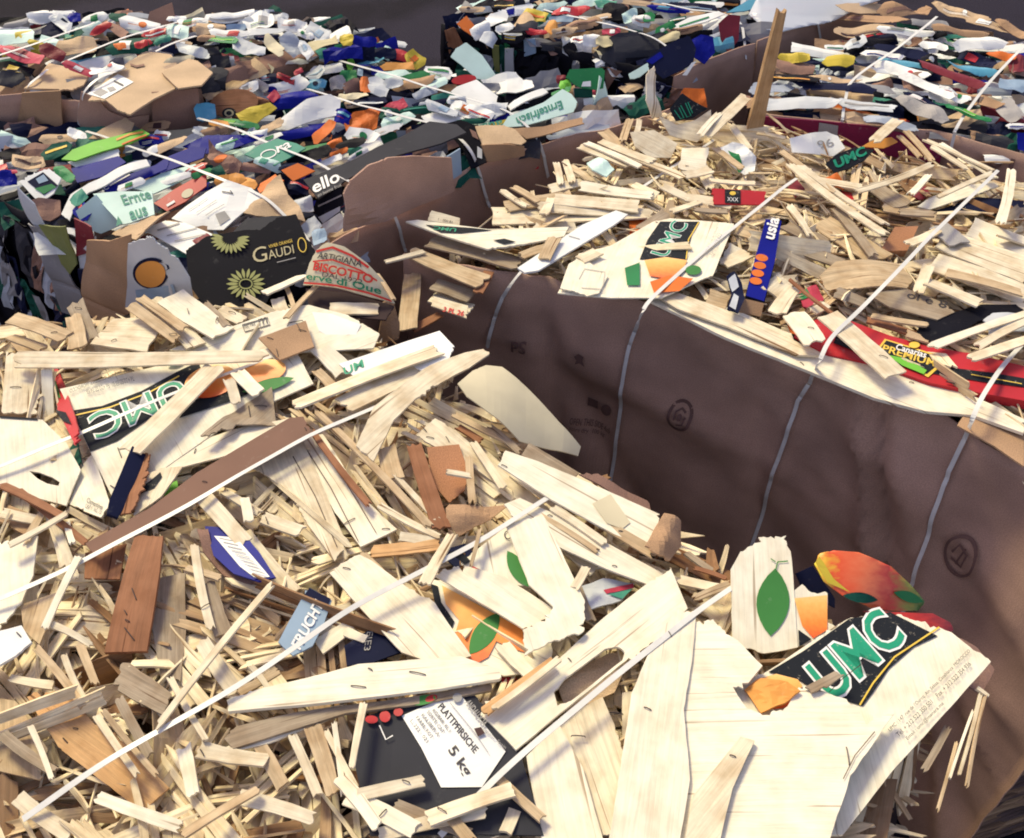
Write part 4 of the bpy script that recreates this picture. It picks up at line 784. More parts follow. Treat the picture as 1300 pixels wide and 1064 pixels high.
# slats of the nearest bale: x0,y0,x1,y1,width,layer,material,staples
SL = [(14, 456, 345, 451, 17, 9, 'cream', 0), (277, 461, 163, 574, 22, 8, 'cream', 0), (12, 402, 86, 428, 17, 7, 'tan', 1), (10, 426, 58, 443, 12, 5, 'tan', 0), (94, 382, 118, 434, 24, 6, 'greywood', 1), (92, 398, 99, 442, 22, 7, 'tan', 0),
 (128, 420, 200, 425, 40, 6, 'cream', 1), (190, 378, 250, 440, 26, 7, 'cream', 1), (214, 374, 286, 424, 34, 7.4, 'pale', 2), (164, 386, 226, 432, 13, 8, 'tan', 1), (258, 382, 290, 416, 9, 7.5, 'greywood', 0), (278, 392, 310, 408, 14, 5, 'cream', 1), (176, 376, 235, 418, 11, 8.4, 'tan', 0),
 (370, 515, 560, 442, 17, 7.7, 'cream', 0), (434, 515, 557, 452, 25, 6.2, 'cream', 0), (400, 468, 430, 500, 12, 6, 'tan', 0), (405, 440, 440, 475, 24, 5, 'pale', 0), (440, 520, 480, 512, 14, 4, 'cream', 0), (300, 470, 330, 500, 18, 8.2, 'pale', 0), (290, 480, 300, 512, 15, 8, 'cream', 0),
 (525, 562, 562, 674, 20, 6.5, 'rust', 0), (595, 575, 600, 640, 10, 7, 'tan', 0), (566, 598, 600, 604, 7, 7.6, 'cream', 0), (490, 565, 500, 610, 24, 6, 'tan', 0), (400, 520, 550, 672, 9, 7, 'tan', 0), (395, 545, 470, 642, 8, 7.4, 'rust', 0), (480, 640, 560, 682, 8, 6.6, 'cream', 0), (500, 600, 556, 660, 7, 6.8, 'cream', 0), (505, 680, 558, 690, 10, 6, 'cream', 0),
 (668, 605, 834, 704, 11, 7.4, 'tan', 0), (575, 525, 660, 566, 8, 6, 'tan', 0), (620, 540, 662, 576, 8, 6.2, 'greywood', 0), (600, 560, 640, 620, 9, 6, 'cream', 0), (580, 540, 612, 560, 9, 5, 'rust', 0), (650, 600, 720, 650, 12, 5, 'cream', 0),
 (348, 737, 196, 926, 9, 9, 'cream', 0), (262, 738, 284, 806, 21, 5, 'greywood', 0), (308, 674, 376, 756, 19, 4.5, 'cream', 0), (256, 628, 312, 690, 21, 7, 'cream', 0), (246, 690, 268, 800, 11, 6.5, 'cream', 1), (235, 720, 282, 734, 8, 7, 'tan', 0), (282, 622, 330, 652, 11, 6, 'cream', 0), (310, 630, 316, 662, 12, 7.5, 'pale', 0), (330, 655, 385, 675, 16, 6, 'cream', 1),
 (255, 812, 300, 880, 20, 6, 'cream', 0), (215, 858, 262, 940, 9, 6.6, 'cream', 0), (300, 880, 355, 850, 10, 6, 'tan', 0), (316, 842, 345, 880, 8, 6.2, 'cream', 0), (150, 885, 190, 960, 14, 5, 'greywood', 0), (80, 830, 110, 895, 9, 6, 'cream', 0), (44, 820, 108, 900, 11, 7, 'tan', 0), (62, 790, 118, 820, 9, 6.5, 'cream', 0), (100, 815, 122, 870, 12, 6, 'tan', 0),
 (10, 692, 86, 650, 6, 9.5, 'cream', 0), (60, 640, 84, 720, 18, 5, 'cream', 0), (68, 660, 96, 735, 12, 6, 'cream', 0), (55, 800, 100, 705, 8, 8, 'pale', 0), (84, 660, 92, 690, 8, 7, 'pale', 0), (0, 614, 80, 655, 11, 8, 'rust', 0), (20, 620, 110, 690, 10, 7, 'rust', 0), (0, 650, 50, 660, 12, 5, 'cream', 0), (30, 690, 60, 640, 9, 6, 'tan', 0),
 (575, 676, 538, 742, 13, 10, 'cream', 0), (610, 668, 597, 720, 5, 10, 'tan', 0), (470, 700, 560, 690, 14, 5, 'orangewood', 0), (458, 700, 500, 740, 9, 4, 'tan', 0), (436, 800, 466, 812, 12, 5, 'pale', 0), (400, 790, 450, 782, 34, 3, 'cream', 0), (612, 905, 705, 836, 13, 8.6, 'orangewood', 0), (625, 900, 712, 834, 8, 9.4, 'cream', 0), (635, 815, 680, 862, 20, 5.2, 'pale', 0),
 (462, 890, 446, 975, 10, 8.6, 'cream', 0), (396, 920, 424, 1010, 24, 5, 'tan', 0), (424, 915, 436, 1010, 7, 6, 'pale', 0), (412, 925, 452, 1000, 8, 6.4, 'cream', 0), (250, 950, 340, 965, 22, 5.5, 'cream', 1), (320, 930, 360, 1000, 18, 4.5, 'tan', 0), (232, 945, 245, 1010, 20, 4, 'pale', 0), (370, 930, 404, 1010, 12, 5.4, 'cream', 0), (0, 930, 70, 980, 16, 6, 'greywood', 0), (38, 920, 66, 990, 9, 7, 'pale', 0), (10, 860, 70, 870, 10, 5, 'cream', 0), (120, 905, 175, 985, 11, 6.5, 'cream', 0), (130, 900, 200, 985, 8, 6.8, 'tan', 0),
 (700, 642, 770, 690, 10, 8, 'cream', 0), (720, 690, 760, 725, 22, 5, 'cream', 0), (745, 718, 728, 748, 11, 8.8, 'cream', 0), (732, 742, 752, 790, 12, 6, 'greywood', 0), (680, 650, 760, 700, 6, 8.2, 'tan', 0), (756, 700, 800, 728, 9, 6, 'tan', 0), (820, 660, 826, 700, 8, 6, 'rust', 0), (870, 700, 905, 725, 9, 4, 'greywood', 0), (860, 735, 925, 748, 12, 6, 'cream', 0), (880, 760, 930, 740, 8, 7, 'tan', 0), (880, 720, 925, 735, 5, 6, 'rust', 0),
 (1246, 878, 1218, 985, 5, 6, 'cream', 0), (1252, 880, 1228, 1000, 4, 6.4, 'tan', 0), (1205, 920, 1172, 980, 10, 5, 'greywood', 0), (1236, 900, 1205, 990, 4, 6, 'pale', 0), (1240, 872, 1256, 884, 5, 7, 'cream', 0), (1215, 940, 1190, 1030, 5, 5, 'tan', 0), (830, 1000, 860, 1070, 14, 5, 'cream', 0), (300, 1010, 400, 1040, 20, 5, 'cream', 0), (120, 1010, 230, 1050, 16, 6, 'pale', 0), (480, 1060, 620, 1030, 18, 7, 'cream', 0), (560, 1020, 600, 1070, 14, 8, 'tan', 0), (20, 1010, 90, 1060, 22, 5, 'cream', 0), (230, 1060, 330, 1000, 12, 8, 'tan', 0), (660, 1010, 640, 1060, 16, 6, 'cream', 0), (450, 1010, 540, 990, 15, 7, 'cream', 1), (430, 985, 480, 1050, 20, 7.5, 'pale', 0), (540, 1040, 655, 1000, 22, 8, 'cream', 1), (500, 1020, 600, 1060, 14, 7.2, 'greywood', 0), (630, 985, 690, 1040, 12, 8, 'tan', 0), (440, 1010, 530, 1055, 24, 6.8, 'pale', 1)]
MATN = dict(cream='cream', pale='pale', tan='tan', rust='rust brown', greywood='weathered', orangewood='orange tinted')
for (x0, y0, x1, y1, w, L, mt, st) in SL:
    ln = math.hypot(x1 - x0, y1 - y0); s_ = 'long' if ln > 130 else ('short' if ln < 60 else 'broken'); s_ += ' thin' if w < 9 else (' broad' if w > 20 else '')
    plank('%s %s slat %s' % (s_, MATN[mt], rel((x0 + x1) / 2, (y0 + y1) / 2, MA)), x0, y0, x1, y1, w, L, mt, staples=st, teeth=.10 if ln < 70 else .05)
# ================================================================== SECOND WOOD BALE
G(T(6, 640, 298, gx=.02, gy=.05), 'crate_board', 'cream crate board with a black printed edge overhanging the shaded bale corner', 'crate board', [(515, 281), (530, 279), (620, 291), (722, 288), (716, 300), (665, 310), (618, 316), (560, 298)], 'board', thick=.004, items=[('p', [(540, 286), (600, 290), (625, 293), (585, 297), (560, 296)], 'ink_band'), ('t', 'UMC', (580, 291), (552, 288), (578, 295), 'ink_green', .02), ('p', [(626, 306), (640, 304), (655, 308), (640, 311)], 'ink_band')])
G(T(6, 555, 282, gy=.4), 'crate_board', 'small cream block with a printed line at the corner of the second wood bale', 'crate board', [(543, 280), (548, 267), (584, 277), (583, 286)], 'cream', thick=.01, items=[('t', '1 - 000 B1', (556, 280), (574, 284), (557, 277), 'ink')])
G(T(7, 768, 300, gy=.03), 'flat_stick', 'flat white stick laid across the edge of the second wood bale', 'flat stick', [(657, 340), (666, 346), (684, 343), (780, 285), (797, 272), (782, 267), (740, 285)], 'white', thick=.004, rough=.0004, items=[('l', [(722, 300), (736, 304)], .8, 'ink_grey')])
G(T(6.5, 820, 330, gx=.02), 'crate_board', 'large crate board with letters on a black arch and orange fruit print', 'crate board', [(708, 372), (735, 322), (775, 312), (828, 282), (850, 277), (888, 280), (932, 284), (918, 318), (905, 350), (888, 356), (840, 378), (775, 378)], 'board', items=[
    ('p', [(812, 330), (822, 305), (838, 282), (888, 282), (878, 300), (870, 331), (840, 330)], 'ink_band'), ('l', [(871, 330), (874, 305), (887, 283)], 1.5, 'ink_gold'),
    ('t', 'UMC', (846, 328), (874, 286), (826, 322), 'ink_white', .03), ('t', 'UMC', (846, 328), (874, 286), (826, 322), 'ink_green', 0.0),
    ('p', [(818, 332), (845, 328), (872, 332), (866, 348), (850, 356), (825, 352)], 'fruit'), ('p', [(793, 342), (812, 335), (812, 364), (796, 364)], 'green'), ('p', ellipse(880, 345, 10, 6), 'leaf'), ('p', [(825, 360), (850, 352), (880, 356), (862, 372), (830, 374)], 'orange'),
    ('t', 'UMC : 147, rue de l\'Ourcq', (896, 328), (912, 292), (893, 326), 'ink_grey'), ('t', 'Tel. + 212 522', (903, 328), (916, 300), (900, 326), 'ink_grey')])
G(T(7, 760, 355), 'crate_board', 'small cream board corner with an outlined square under the lettered board', 'crate board', [(711, 366), (722, 335), (738, 326), (772, 350), (760, 372), (745, 376), (730, 370)], 'board', items=[('l', [(735, 355), (742, 342), (768, 346), (765, 368), (738, 366)], .8, 'ink_grey')])
G(T(4, 812, 285), 'printed_splinter', 'orange printed scrap above the lettered board', 'crate board', [(798, 275), (828, 278), (815, 300), (800, 300)], 'orange', spike=2)
G(T(9, 970, 330, gx=.1, gy=.2), 'narrow_box', 'narrow blue box with four orange ovals and white letters', 'narrow box', [(972, 278), (992, 280), (984, 330), (970, 384), (946, 376), (958, 330)], 'navy', thick=.02, rough=.0005, items=[('p', [(972, 279), (992, 281), (984, 330), (970, 383), (947, 376), (958, 330)], 'blue')] + [('p', ellipse(967 - i * 2.6, 328 + i * 10, 8, 4.5, 10), 'orange') for i in range(4)] + [('t', 'usia', (982, 306), (989, 280), (969, 302), 'ink_white', .03)])
G(T(5, 955, 390, gy=.6), 'cardboard_scrap', 'brown torn end of the narrow blue box', 'cardboard piece', [(940, 378), (970, 385), (966, 402), (938, 396)], 'card')
G(T(8, 932, 365, gx=-.2), 'carton_scrap', 'curled dark blue sleeve left of the narrow blue box', 'carton scrap', [(922, 352), (932, 345), (942, 360), (946, 378), (938, 396), (924, 390), (930, 370)], 'navy', crump=.006, items=[('p', [(924, 356), (932, 350), (938, 364), (930, 370)], 'palegrey'), ('p', [(926, 388), (932, 372), (938, 376), (934, 393)], 'palegrey')])
G(T(8, 938, 250, gy=.3), 'fruit_box', 'red box scrap with a black centre panel', 'carton scrap', [(904, 239), (940, 241), (972, 243), (971, 260), (906, 259)], 'red', items=[('p', [(920, 241), (940, 242), (940, 259), (920, 258)], 'ink_band'), ('p', ellipse(930, 246, 4, 2.5), 'ink_gold'), ('t', 'XXX', (923, 256), (937, 257), (923, 251), 'ink_white')])
G(T(4, 1040, 470), 'crate_board', 'long pale board running along the top edge of the brown side', 'crate board', [(832, 368), (865, 376), (930, 392), (1000, 422), (1060, 438), (1140, 476), (1230, 500), (1300, 532), (1300, 550), (1235, 527), (1175, 522), (1110, 505), (1005, 462), (920, 428), (868, 402), (826, 382)], 'pale', rough=.0016, thick=.006, items=[('s', 875, 392, .8, 6), ('s', 1018, 462, .7, 3), ('s', 1157, 486, .2, 3)])
G(T(5.4, 930, 400), 'crate_board', 'second pale board lying on the long edge board', 'crate board', [(828, 372), (862, 372), (930, 396), (1012, 434), (1040, 452), (1010, 450), (925, 415), (860, 392)], 'cream', rough=.001, thick=.004)
G(T(3.4, 1240, 560, gx=-.1), 'cardboard_scrap', 'grey brown cardboard patch at the right end of the brown side', 'cardboard piece', [(1215, 540), (1235, 510), (1300, 545), (1300, 592), (1262, 566)], 'card', rough=.001)
G(T(5, 1180, 470, gx=.02), 'red_box', 'long red box with a black and gold label', 'long box', [(1008, 428), (1012, 416), (1040, 404), (1082, 408), (1130, 426), (1180, 440), (1240, 450), (1330, 472), (1330, 514), (1240, 498), (1180, 486), (1110, 462), (1050, 450)], 'red', thick=.018, rough=.0008, items=[
    ('p', [(1062, 424), (1110, 444), (1180, 464), (1260, 474), (1330, 486), (1330, 496), (1250, 486), (1178, 474), (1108, 456), (1058, 436)], 'ink_band'),
    ('p', [(1112, 446), (1123, 431), (1204, 456), (1178, 480)], 'ink_gold'), ('p', [(1115, 446), (1125, 433.5), (1199, 457), (1176, 476)], 'ink_band'),
    ('t', 'PREMIUM', (1119, 447), (1186, 467), (1122, 439), 'ink_gold', .02), ('t', 'Canarias', (1136, 445), (1174, 456), (1139, 438), 'ink_white', .02), ('p', [(1124, 452), (1150, 457), (1176, 472), (1172, 477), (1145, 466)], 'lime'), ('p', ellipse(1160, 440, 7, 4), 'ink_gold'),
    ('l', [(1200, 487), (1230, 494)], 1.5, 'ink_band'), ('l', [(1232, 478), (1296, 490)], 1, 'ink_gold')])
G(T(4, 1015, 418), 'carton_scrap', 'orange red carton corner beside the long red box', 'carton scrap', [(1000, 412), (1012, 408), (1030, 430), (1025, 440), (1008, 432)], 'orange')
G(T(3, 1030, 395), 'carton_scrap', 'pink and green torn sleeve above the long red box', 'carton scrap', [(1015, 368), (1036, 362), (1046, 378), (1040, 396), (1020, 390)], 'pink', crump=.008, items=[('p', [(1012, 372), (1024, 366), (1030, 376), (1018, 380)], 'green')])
G(T(6, 1142, 302, gy=.3), 'crate_board', 'orange brown square block lying loose among the slats', 'crate board', [(1117, 319), (1136, 288), (1166, 287), (1152, 318)], 'cardorange', thick=.02)
G(T(5, 1215, 250, gy=.1), 'crate_board', 'blank white board at the right of the second wood bale', 'crate board', [(1165, 262), (1178, 252), (1222, 235), (1262, 232), (1268, 236), (1240, 246), (1180, 266)], 'board')
G(T(6, 1038, 184, gy=.5), 'card_sheet', 'white card with faded dark print at the back of the second wood bale', 'card sheet', [(1003, 175), (1022, 170), (1050, 166), (1064, 172), (1073, 188), (1058, 198), (1030, 196), (1006, 193)], 'white', crump=.006, items=[('t', '96', (1040, 190), (1060, 184), (1036, 180), 'ink_grey')])
G(T(6, 1080, 206, gy=.5), 'crate_board', 'small dark board with green letters at the back of the second wood bale', 'crate board', [(1048, 208), (1062, 196), (1085, 187), (1110, 190), (1098, 203), (1078, 214), (1060, 219)], 'ink_band', items=[('t', 'UMC', (1062, 214), (1100, 196), (1058, 204), 'ink_green', .04)])
G(T(7, 1110, 182, gy=.5), 'printed_splinter', 'orange printed slat above the small dark board', 'crate board', [(1094, 186), (1108, 178), (1132, 174), (1140, 180), (1122, 188)], 'peach')
G(T(4, 1065, 235), 'carton_scrap', 'orange red crumple in the middle of the second wood bale', 'carton scrap', [(1044, 226), (1062, 222), (1076, 234), (1070, 242), (1050, 238)], 'orange', crump=.01)
G(T(3, 1080, 250), 'carton_scrap', 'red scrap under a long thin stick', 'carton scrap', [(1068, 242), (1088, 246), (1085, 254), (1070, 250)], 'red')
G(T(3, 1172, 245), 'carton_scrap', 'dark red scrap left of the blank white board', 'carton scrap', [(1155, 246), (1175, 236), (1182, 248), (1168, 254)], 'dkred')
G(T(3, 1012, 237), 'carton_scrap', 'dark red torn corner right of the red and black box', 'carton scrap', [(1000, 238), (1012, 228), (1022, 240), (1010, 250)], 'dkred')
G(T(3, 1245, 262), 'carton_scrap', 'dark blue carton strip under the blank white board', 'carton scrap', [(1180, 270), (1240, 250), (1300, 255), (1300, 275), (1220, 268)], 'navy')
G(T(5, 1180, 400), 'painted_slat', 'charred black curved slab by the long red box', 'painted slat', [(1160, 430), (1170, 408), (1215, 398), (1240, 388), (1300, 385), (1300, 402), (1240, 410), (1220, 425), (1185, 436)], 'black', crump=.01, thick=.01)
G(T(7, 1270, 408, gy=.3), 'plastic_scrap', 'wrinkled clear plastic piece at the right frame edge', 'plastic scrap', [(1252, 402), (1262, 396), (1300, 398), (1330, 400), (1330, 420), (1256, 424)], 'palegrey', crump=.01)
G(T(6, 1130, 375), 'crate_board', 'weathered grey slab with black print above the charred slab', 'crate board', [(1100, 372), (1150, 366), (1200, 385), (1212, 396), (1190, 406), (1130, 390)], 'greywood', items=[('t', 'ol e 8', (1150, 378), (1200, 392), (1154, 370), 'ink')])
G(T(5, 1125, 350), 'crate_board', 'broad curved weathered plank in the middle right of the second wood bale', 'crate board', [(1040, 352), (1060, 338), (1140, 335), (1160, 352), (1150, 370), (1090, 372), (1050, 366)], 'tan', bow=.015, crump=.006)
G(T(5, 935, 205, gx=.2, gy=.6), 'carton_scrap', 'white wrapper with a green leaf swirl near the stake', 'carton scrap', [(914, 188), (930, 180), (945, 184), (960, 200), (958, 218), (945, 222), (925, 208)], 'white', crump=.012, items=[('p', [(924, 192), (938, 196), (944, 214), (938, 220), (930, 204)], 'green')])
G(T(10, 872, 140, gy=1.2), 'crate_board', 'orange and black printed crate scrap standing at the peak of the second wood bale', 'crate board', [(850, 138), (866, 118), (880, 128), (898, 138), (880, 150), (858, 154)], 'ink_band', items=[('l', [(856, 140), (864, 151), (868, 150), (862, 137)], 1.2, 'ink_green'), ('l', [(864, 134), (872, 149), (877, 147), (870, 131)], 1.2, 'ink_green'), ('l', [(873, 130), (879, 144)], 1.2, 'ink_green')])
G(T(12, 882, 124, gy=1.2), 'crate_board', 'bright orange printed corner above the black scrap at the peak', 'crate board', [(864, 122), (868, 112), (894, 112), (898, 136), (882, 130)], 'orange', crump=.006)
G(T(9, 860, 165, gy=.9), 'crate_board', 'splintered crate corner below the printed scrap at the peak', 'crate board', [(836, 148), (860, 158), (882, 152), (902, 140), (905, 160), (885, 180), (850, 172)], 'cream', crump=.012, spike=3)
G(T(8, 830, 185, gy=.5), 'crate_board', 'cream crate face at the peak of the second wood bale', 'crate board', [(800, 168), (830, 165), (860, 182), (852, 200), (825, 200), (806, 186)], 'cream', spike=2)
G(T(11, 830, 120, gx=-.6, gy=1.5), 'crate_board', 'curled strip standing at the left of the peak', 'crate board', [(822, 95), (830, 84), (834, 96), (832, 120), (840, 148), (828, 150), (819, 128)], 'pale', crump=.01, spike=3)
G(T(9, 780, 225), 'carton_scrap', 'pale teal scrap among splinters at the left of the second wood bale', 'carton scrap', [(745, 205), (760, 200), (780, 214), (770, 222), (752, 216)], 'mint', crump=.01)
# shaded crate end at the left corner
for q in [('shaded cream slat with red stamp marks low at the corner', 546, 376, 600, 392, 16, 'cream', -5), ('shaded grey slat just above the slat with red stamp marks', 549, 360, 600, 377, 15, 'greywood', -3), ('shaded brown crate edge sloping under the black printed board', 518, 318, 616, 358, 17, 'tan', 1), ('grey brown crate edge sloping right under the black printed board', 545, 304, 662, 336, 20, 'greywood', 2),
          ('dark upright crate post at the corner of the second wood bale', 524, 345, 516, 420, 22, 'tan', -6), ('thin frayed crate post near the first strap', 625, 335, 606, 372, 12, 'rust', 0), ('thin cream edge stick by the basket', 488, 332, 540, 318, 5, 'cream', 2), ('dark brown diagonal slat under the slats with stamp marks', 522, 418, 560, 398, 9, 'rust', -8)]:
    r_ = plank(q[0], q[1], q[2], q[3], q[4], q[5], q[7], q[6], dz=(0.001, 0))
G(T(-3, 575, 387, gx=.05), 'printed_splinter', 'shaded slat with faint red stamped figures at the bale corner', 'crate board', [(547, 388), (550, 376), (594, 388), (592, 404)], 'cream', items=[('t', '3 PL 26', (562, 396), (588, 402), (564, 390), 'ink_red', .02)])
SLB = [(620, 274, 822, 268, 24, 5, 'cream', 0), (680, 262, 830, 272, 10, 6, 'cream', 0), (640, 262, 720, 250, 12, 6, 'tan', 0), (676, 290, 735, 288, 12, 5, 'cream', 0), (700, 252, 815, 262, 13, 6.5, 'cream', 0), (696, 240, 760, 228, 10, 5, 'cream', 0), (735, 235, 830, 248, 10, 7, 'pale', 0), (690, 272, 700, 250, 12, 7, 'cream', 0), (712, 222, 725, 260, 10, 5, 'tan', 0), (706, 205, 712, 235, 9, 6, 'cream', 0), (717, 202, 727, 232, 9, 6.2, 'cream', 0), (636, 240, 670, 262, 8, 6, 'cream', 1), (650, 236, 685, 256, 8, 7, 'tan', 0),
 (735, 185, 800, 210, 7, 7, 'cream', 0), (742, 180, 815, 212, 6, 7.5, 'pale', 0), (760, 178, 830, 205, 7, 7, 'cream', 0), (780, 190, 870, 225, 8, 6, 'cream', 0), (765, 165, 800, 200, 12, 6, 'tan', 0), (800, 150, 790, 180, 10, 7, 'tan', 0), (812, 150, 806, 175, 7, 8, 'cream', 0),
 (895, 172, 948, 121, 12, 12, 'cream', 0), (888, 172, 915, 142, 8, 13, 'pale', 0), (905, 185, 945, 215, 8, 8, 'tan', 0), (926, 155, 952, 190, 10, 7, 'cream', 0), (880, 190, 905, 240, 16, 6, 'cream', 0), (862, 200, 900, 205, 22, 6, 'pale', 0), (868, 222, 905, 215, 8, 8, 'cream', 0), (870, 250, 930, 260, 8, 6, 'cream', 0), (880, 265, 925, 268, 6, 7, 'greywood', 0), (840, 235, 900, 262, 7, 7, 'cream', 0), (850, 268, 890, 255, 7, 7, 'cream', 0), (900, 228, 960, 232, 6, 8, 'cream', 0),
 (1000, 206, 1126, 298, 7, 9, 'cream', 0), (1014, 208, 1128, 286, 7, 9.5, 'cream', 0), (990, 190, 1060, 245, 6, 8, 'tan', 0), (1085, 243, 1186, 207, 6, 11, 'cream', 0), (1173, 176, 1262, 216, 6, 10, 'cream', 0), (1180, 183, 1230, 215, 5, 10.5, 'cream', 0), (1192, 180, 1265, 226, 5, 10, 'pale', 0), (1262, 218, 1190, 250, 5, 11, 'cream', 0), (1285, 213, 1270, 284, 13, 12, 'pale', 0), (1155, 247, 1180, 220, 9, 10, 'pale', 0), (1108, 180, 1142, 150, 12, 12, 'cream', 0), (1140, 170, 1170, 200, 6, 8, 'tan', 0), (1150, 165, 1185, 205, 6, 9, 'tan', 0),
 (1040, 280, 1120, 330, 22, 4.5, 'tan', 0), (1060, 262, 1110, 325, 10, 7, 'greywood', 0), (1000, 258, 1030, 300, 8, 7, 'cream', 0), (995, 285, 1050, 310, 20, 4, 'greywood', 0), (1005, 310, 1070, 335, 14, 5, 'greywood', 0), (990, 340, 1010, 310, 18, 5, 'tan', 0), (1020, 225, 1100, 238, 7, 6, 'cream', 0), (1100, 230, 1150, 262, 16, 6, 'greywood', 0), (1120, 262, 1190, 275, 12, 5, 'tan', 0), (1140, 268, 1190, 272, 9, 6.5, 'greywood', 0),
 (1195, 302, 1312, 345, 28, 6, 'cream', 0), (1228, 290, 1310, 318, 24, 5, 'pale', 0), (1180, 330, 1310, 378, 26, 5.4, 'cream', 1), (1175, 356, 1245, 385, 16, 8, 'cream', 0), (1200, 345, 1300, 372, 12, 8, 'tan', 0), (1165, 372, 1180, 335, 15, 8, 'cream', 0), (1185, 400, 1300, 420, 12, 5, 'tan', 0), (1240, 440, 1320, 400, 10, 9, 'cream', 0), (1180, 440, 1320, 392, 9, 8, 'pale', 0), (1230, 455, 1320, 425, 11, 9, 'cream', 0), (1150, 310, 1195, 290, 10, 8, 'cream', 0), (1190, 285, 1220, 310, 18, 7, 'cardgrey', 0), (1258, 290, 1300, 262, 14, 5, 'greywood', 0),
 (1006, 396, 1036, 436, 24, 8, 'pale', 1), (1050, 398, 1140, 478, 24, 9, 'cream', 1), (985, 398, 1010, 362, 22, 7, 'cream', 0), (975, 372, 1000, 352, 20, 6, 'cream', 0), (896, 378, 925, 386, 24, 5, 'tan', 0), (1000, 352, 1075, 410, 4, 9, 'rust', 0), (1105, 400, 1180, 412, 7, 7, 'tan', 0), (1100, 405, 1165, 425, 10, 5, 'rust', 0), (1150, 422, 1180, 432, 10, 6, 'cardlight', 0), (915, 335, 950, 320, 16, 5, 'cream', 0), (920, 318, 945, 330, 18, 4, 'pale', 0), (930, 290, 965, 300, 10, 6, 'tan', 0), (1000, 335, 1000, 300, 20, 4, 'greywood', 0), (985, 330, 1005, 345, 22, 4, 'tan', 0), (1030, 395, 1050, 385, 12, 6, 'cream', 0), (1060, 370, 1100, 385, 12, 5, 'greywood', 0),
 (660, 325, 700, 312, 10, 6, 'tan', 0), (810, 292, 850, 270, 12, 6, 'greywood', 0), (690, 330, 705, 300, 16, 7.5, 'tan', 0), (880, 240, 900, 270, 8, 6, 'tan', 0), (735, 330, 760, 318, 12, 7.4, 'cream', 0)]
for (x0, y0, x1, y1, w, L, mt, st) in SLB:
    ln = math.hypot(x1 - x0, y1 - y0); s_ = 'long' if ln > 90 else ('short' if ln < 45 else 'broken'); s_ += ' thin' if w < 9 else (' broad' if w > 20 else '')
    plank('%s %s slat %s' % (s_, MATN.get(mt, 'grey'), rel((x0 + x1) / 2, (y0 + y1) / 2, MB)), x0, y0, x1, y1, w, L, mt, staples=st, teeth=.10 if ln < 60 else .05)
# the upright stake
a = at(955, 192, 0.97); h0, h1 = 0.0, 1.0
for _ in range(30):
    hm = (h0 + h1) / 2
    if project(a + Vector((0, 0, hm)))[1] > 12: h0 = hm
    else: h1 = hm
rng = random.Random(4)
V, F, UV = strip_geo(a + Vector((-.006, 0, 0)), a + Vector((0.012, 0.01, h0)), 0.045, 0.012, Vector((0.15, -1, 0)), rng, .04, .004, .3, .55, cols=5)
o = mesh_ob('wooden_stake', V, F, 'stake', UV, None); tag(o, 'upright brown wooden stake standing out of the second wood bale', 'stake')

# ================================================================== LEFT BALES OF CARTONS: large recognisable pieces
V2 = lambda L, x, y: top(ZC2, L, x, y)
# brown box at the corner of the rear left bale
BOX = empty('cardboard_box', at(160, 115, ZC2)); tag(BOX, 'big brown cardboard box at the corner of the rear left bale', 'cardboard box')  # lighter card on top and darker card on the sides paint sun and shade
BX = BOX
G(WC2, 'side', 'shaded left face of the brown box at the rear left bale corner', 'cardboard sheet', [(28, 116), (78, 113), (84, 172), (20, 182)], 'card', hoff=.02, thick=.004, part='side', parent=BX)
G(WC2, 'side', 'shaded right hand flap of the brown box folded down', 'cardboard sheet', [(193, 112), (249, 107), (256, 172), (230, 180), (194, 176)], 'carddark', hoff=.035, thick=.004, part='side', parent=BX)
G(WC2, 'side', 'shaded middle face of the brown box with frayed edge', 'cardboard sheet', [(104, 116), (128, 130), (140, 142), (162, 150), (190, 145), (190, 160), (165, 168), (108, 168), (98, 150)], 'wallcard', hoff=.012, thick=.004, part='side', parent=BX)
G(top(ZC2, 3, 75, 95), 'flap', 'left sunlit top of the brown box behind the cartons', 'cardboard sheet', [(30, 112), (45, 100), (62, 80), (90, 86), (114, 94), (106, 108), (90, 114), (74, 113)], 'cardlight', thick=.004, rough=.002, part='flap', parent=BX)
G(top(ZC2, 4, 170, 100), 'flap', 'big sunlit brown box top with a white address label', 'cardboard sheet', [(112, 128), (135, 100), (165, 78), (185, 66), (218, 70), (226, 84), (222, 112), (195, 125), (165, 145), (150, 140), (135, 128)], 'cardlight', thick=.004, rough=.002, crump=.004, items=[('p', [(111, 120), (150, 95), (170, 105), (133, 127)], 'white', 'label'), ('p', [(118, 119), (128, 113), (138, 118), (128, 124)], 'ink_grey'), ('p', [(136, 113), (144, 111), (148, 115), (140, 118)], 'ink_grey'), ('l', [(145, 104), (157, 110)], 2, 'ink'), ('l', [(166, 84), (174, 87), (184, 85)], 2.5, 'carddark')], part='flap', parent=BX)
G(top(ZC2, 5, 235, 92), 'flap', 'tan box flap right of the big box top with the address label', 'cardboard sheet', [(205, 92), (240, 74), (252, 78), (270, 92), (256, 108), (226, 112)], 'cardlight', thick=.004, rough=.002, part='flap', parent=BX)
G(top(ZC2, 6, 205, 20, gy=1.0), 'cardboard_sheet', 'dark brown flap standing up at the back of the rear left bale', 'cardboard sheet', [(190, 15), (218, 3), (224, 32), (200, 34), (186, 30)], 'carddark', thick=.004)
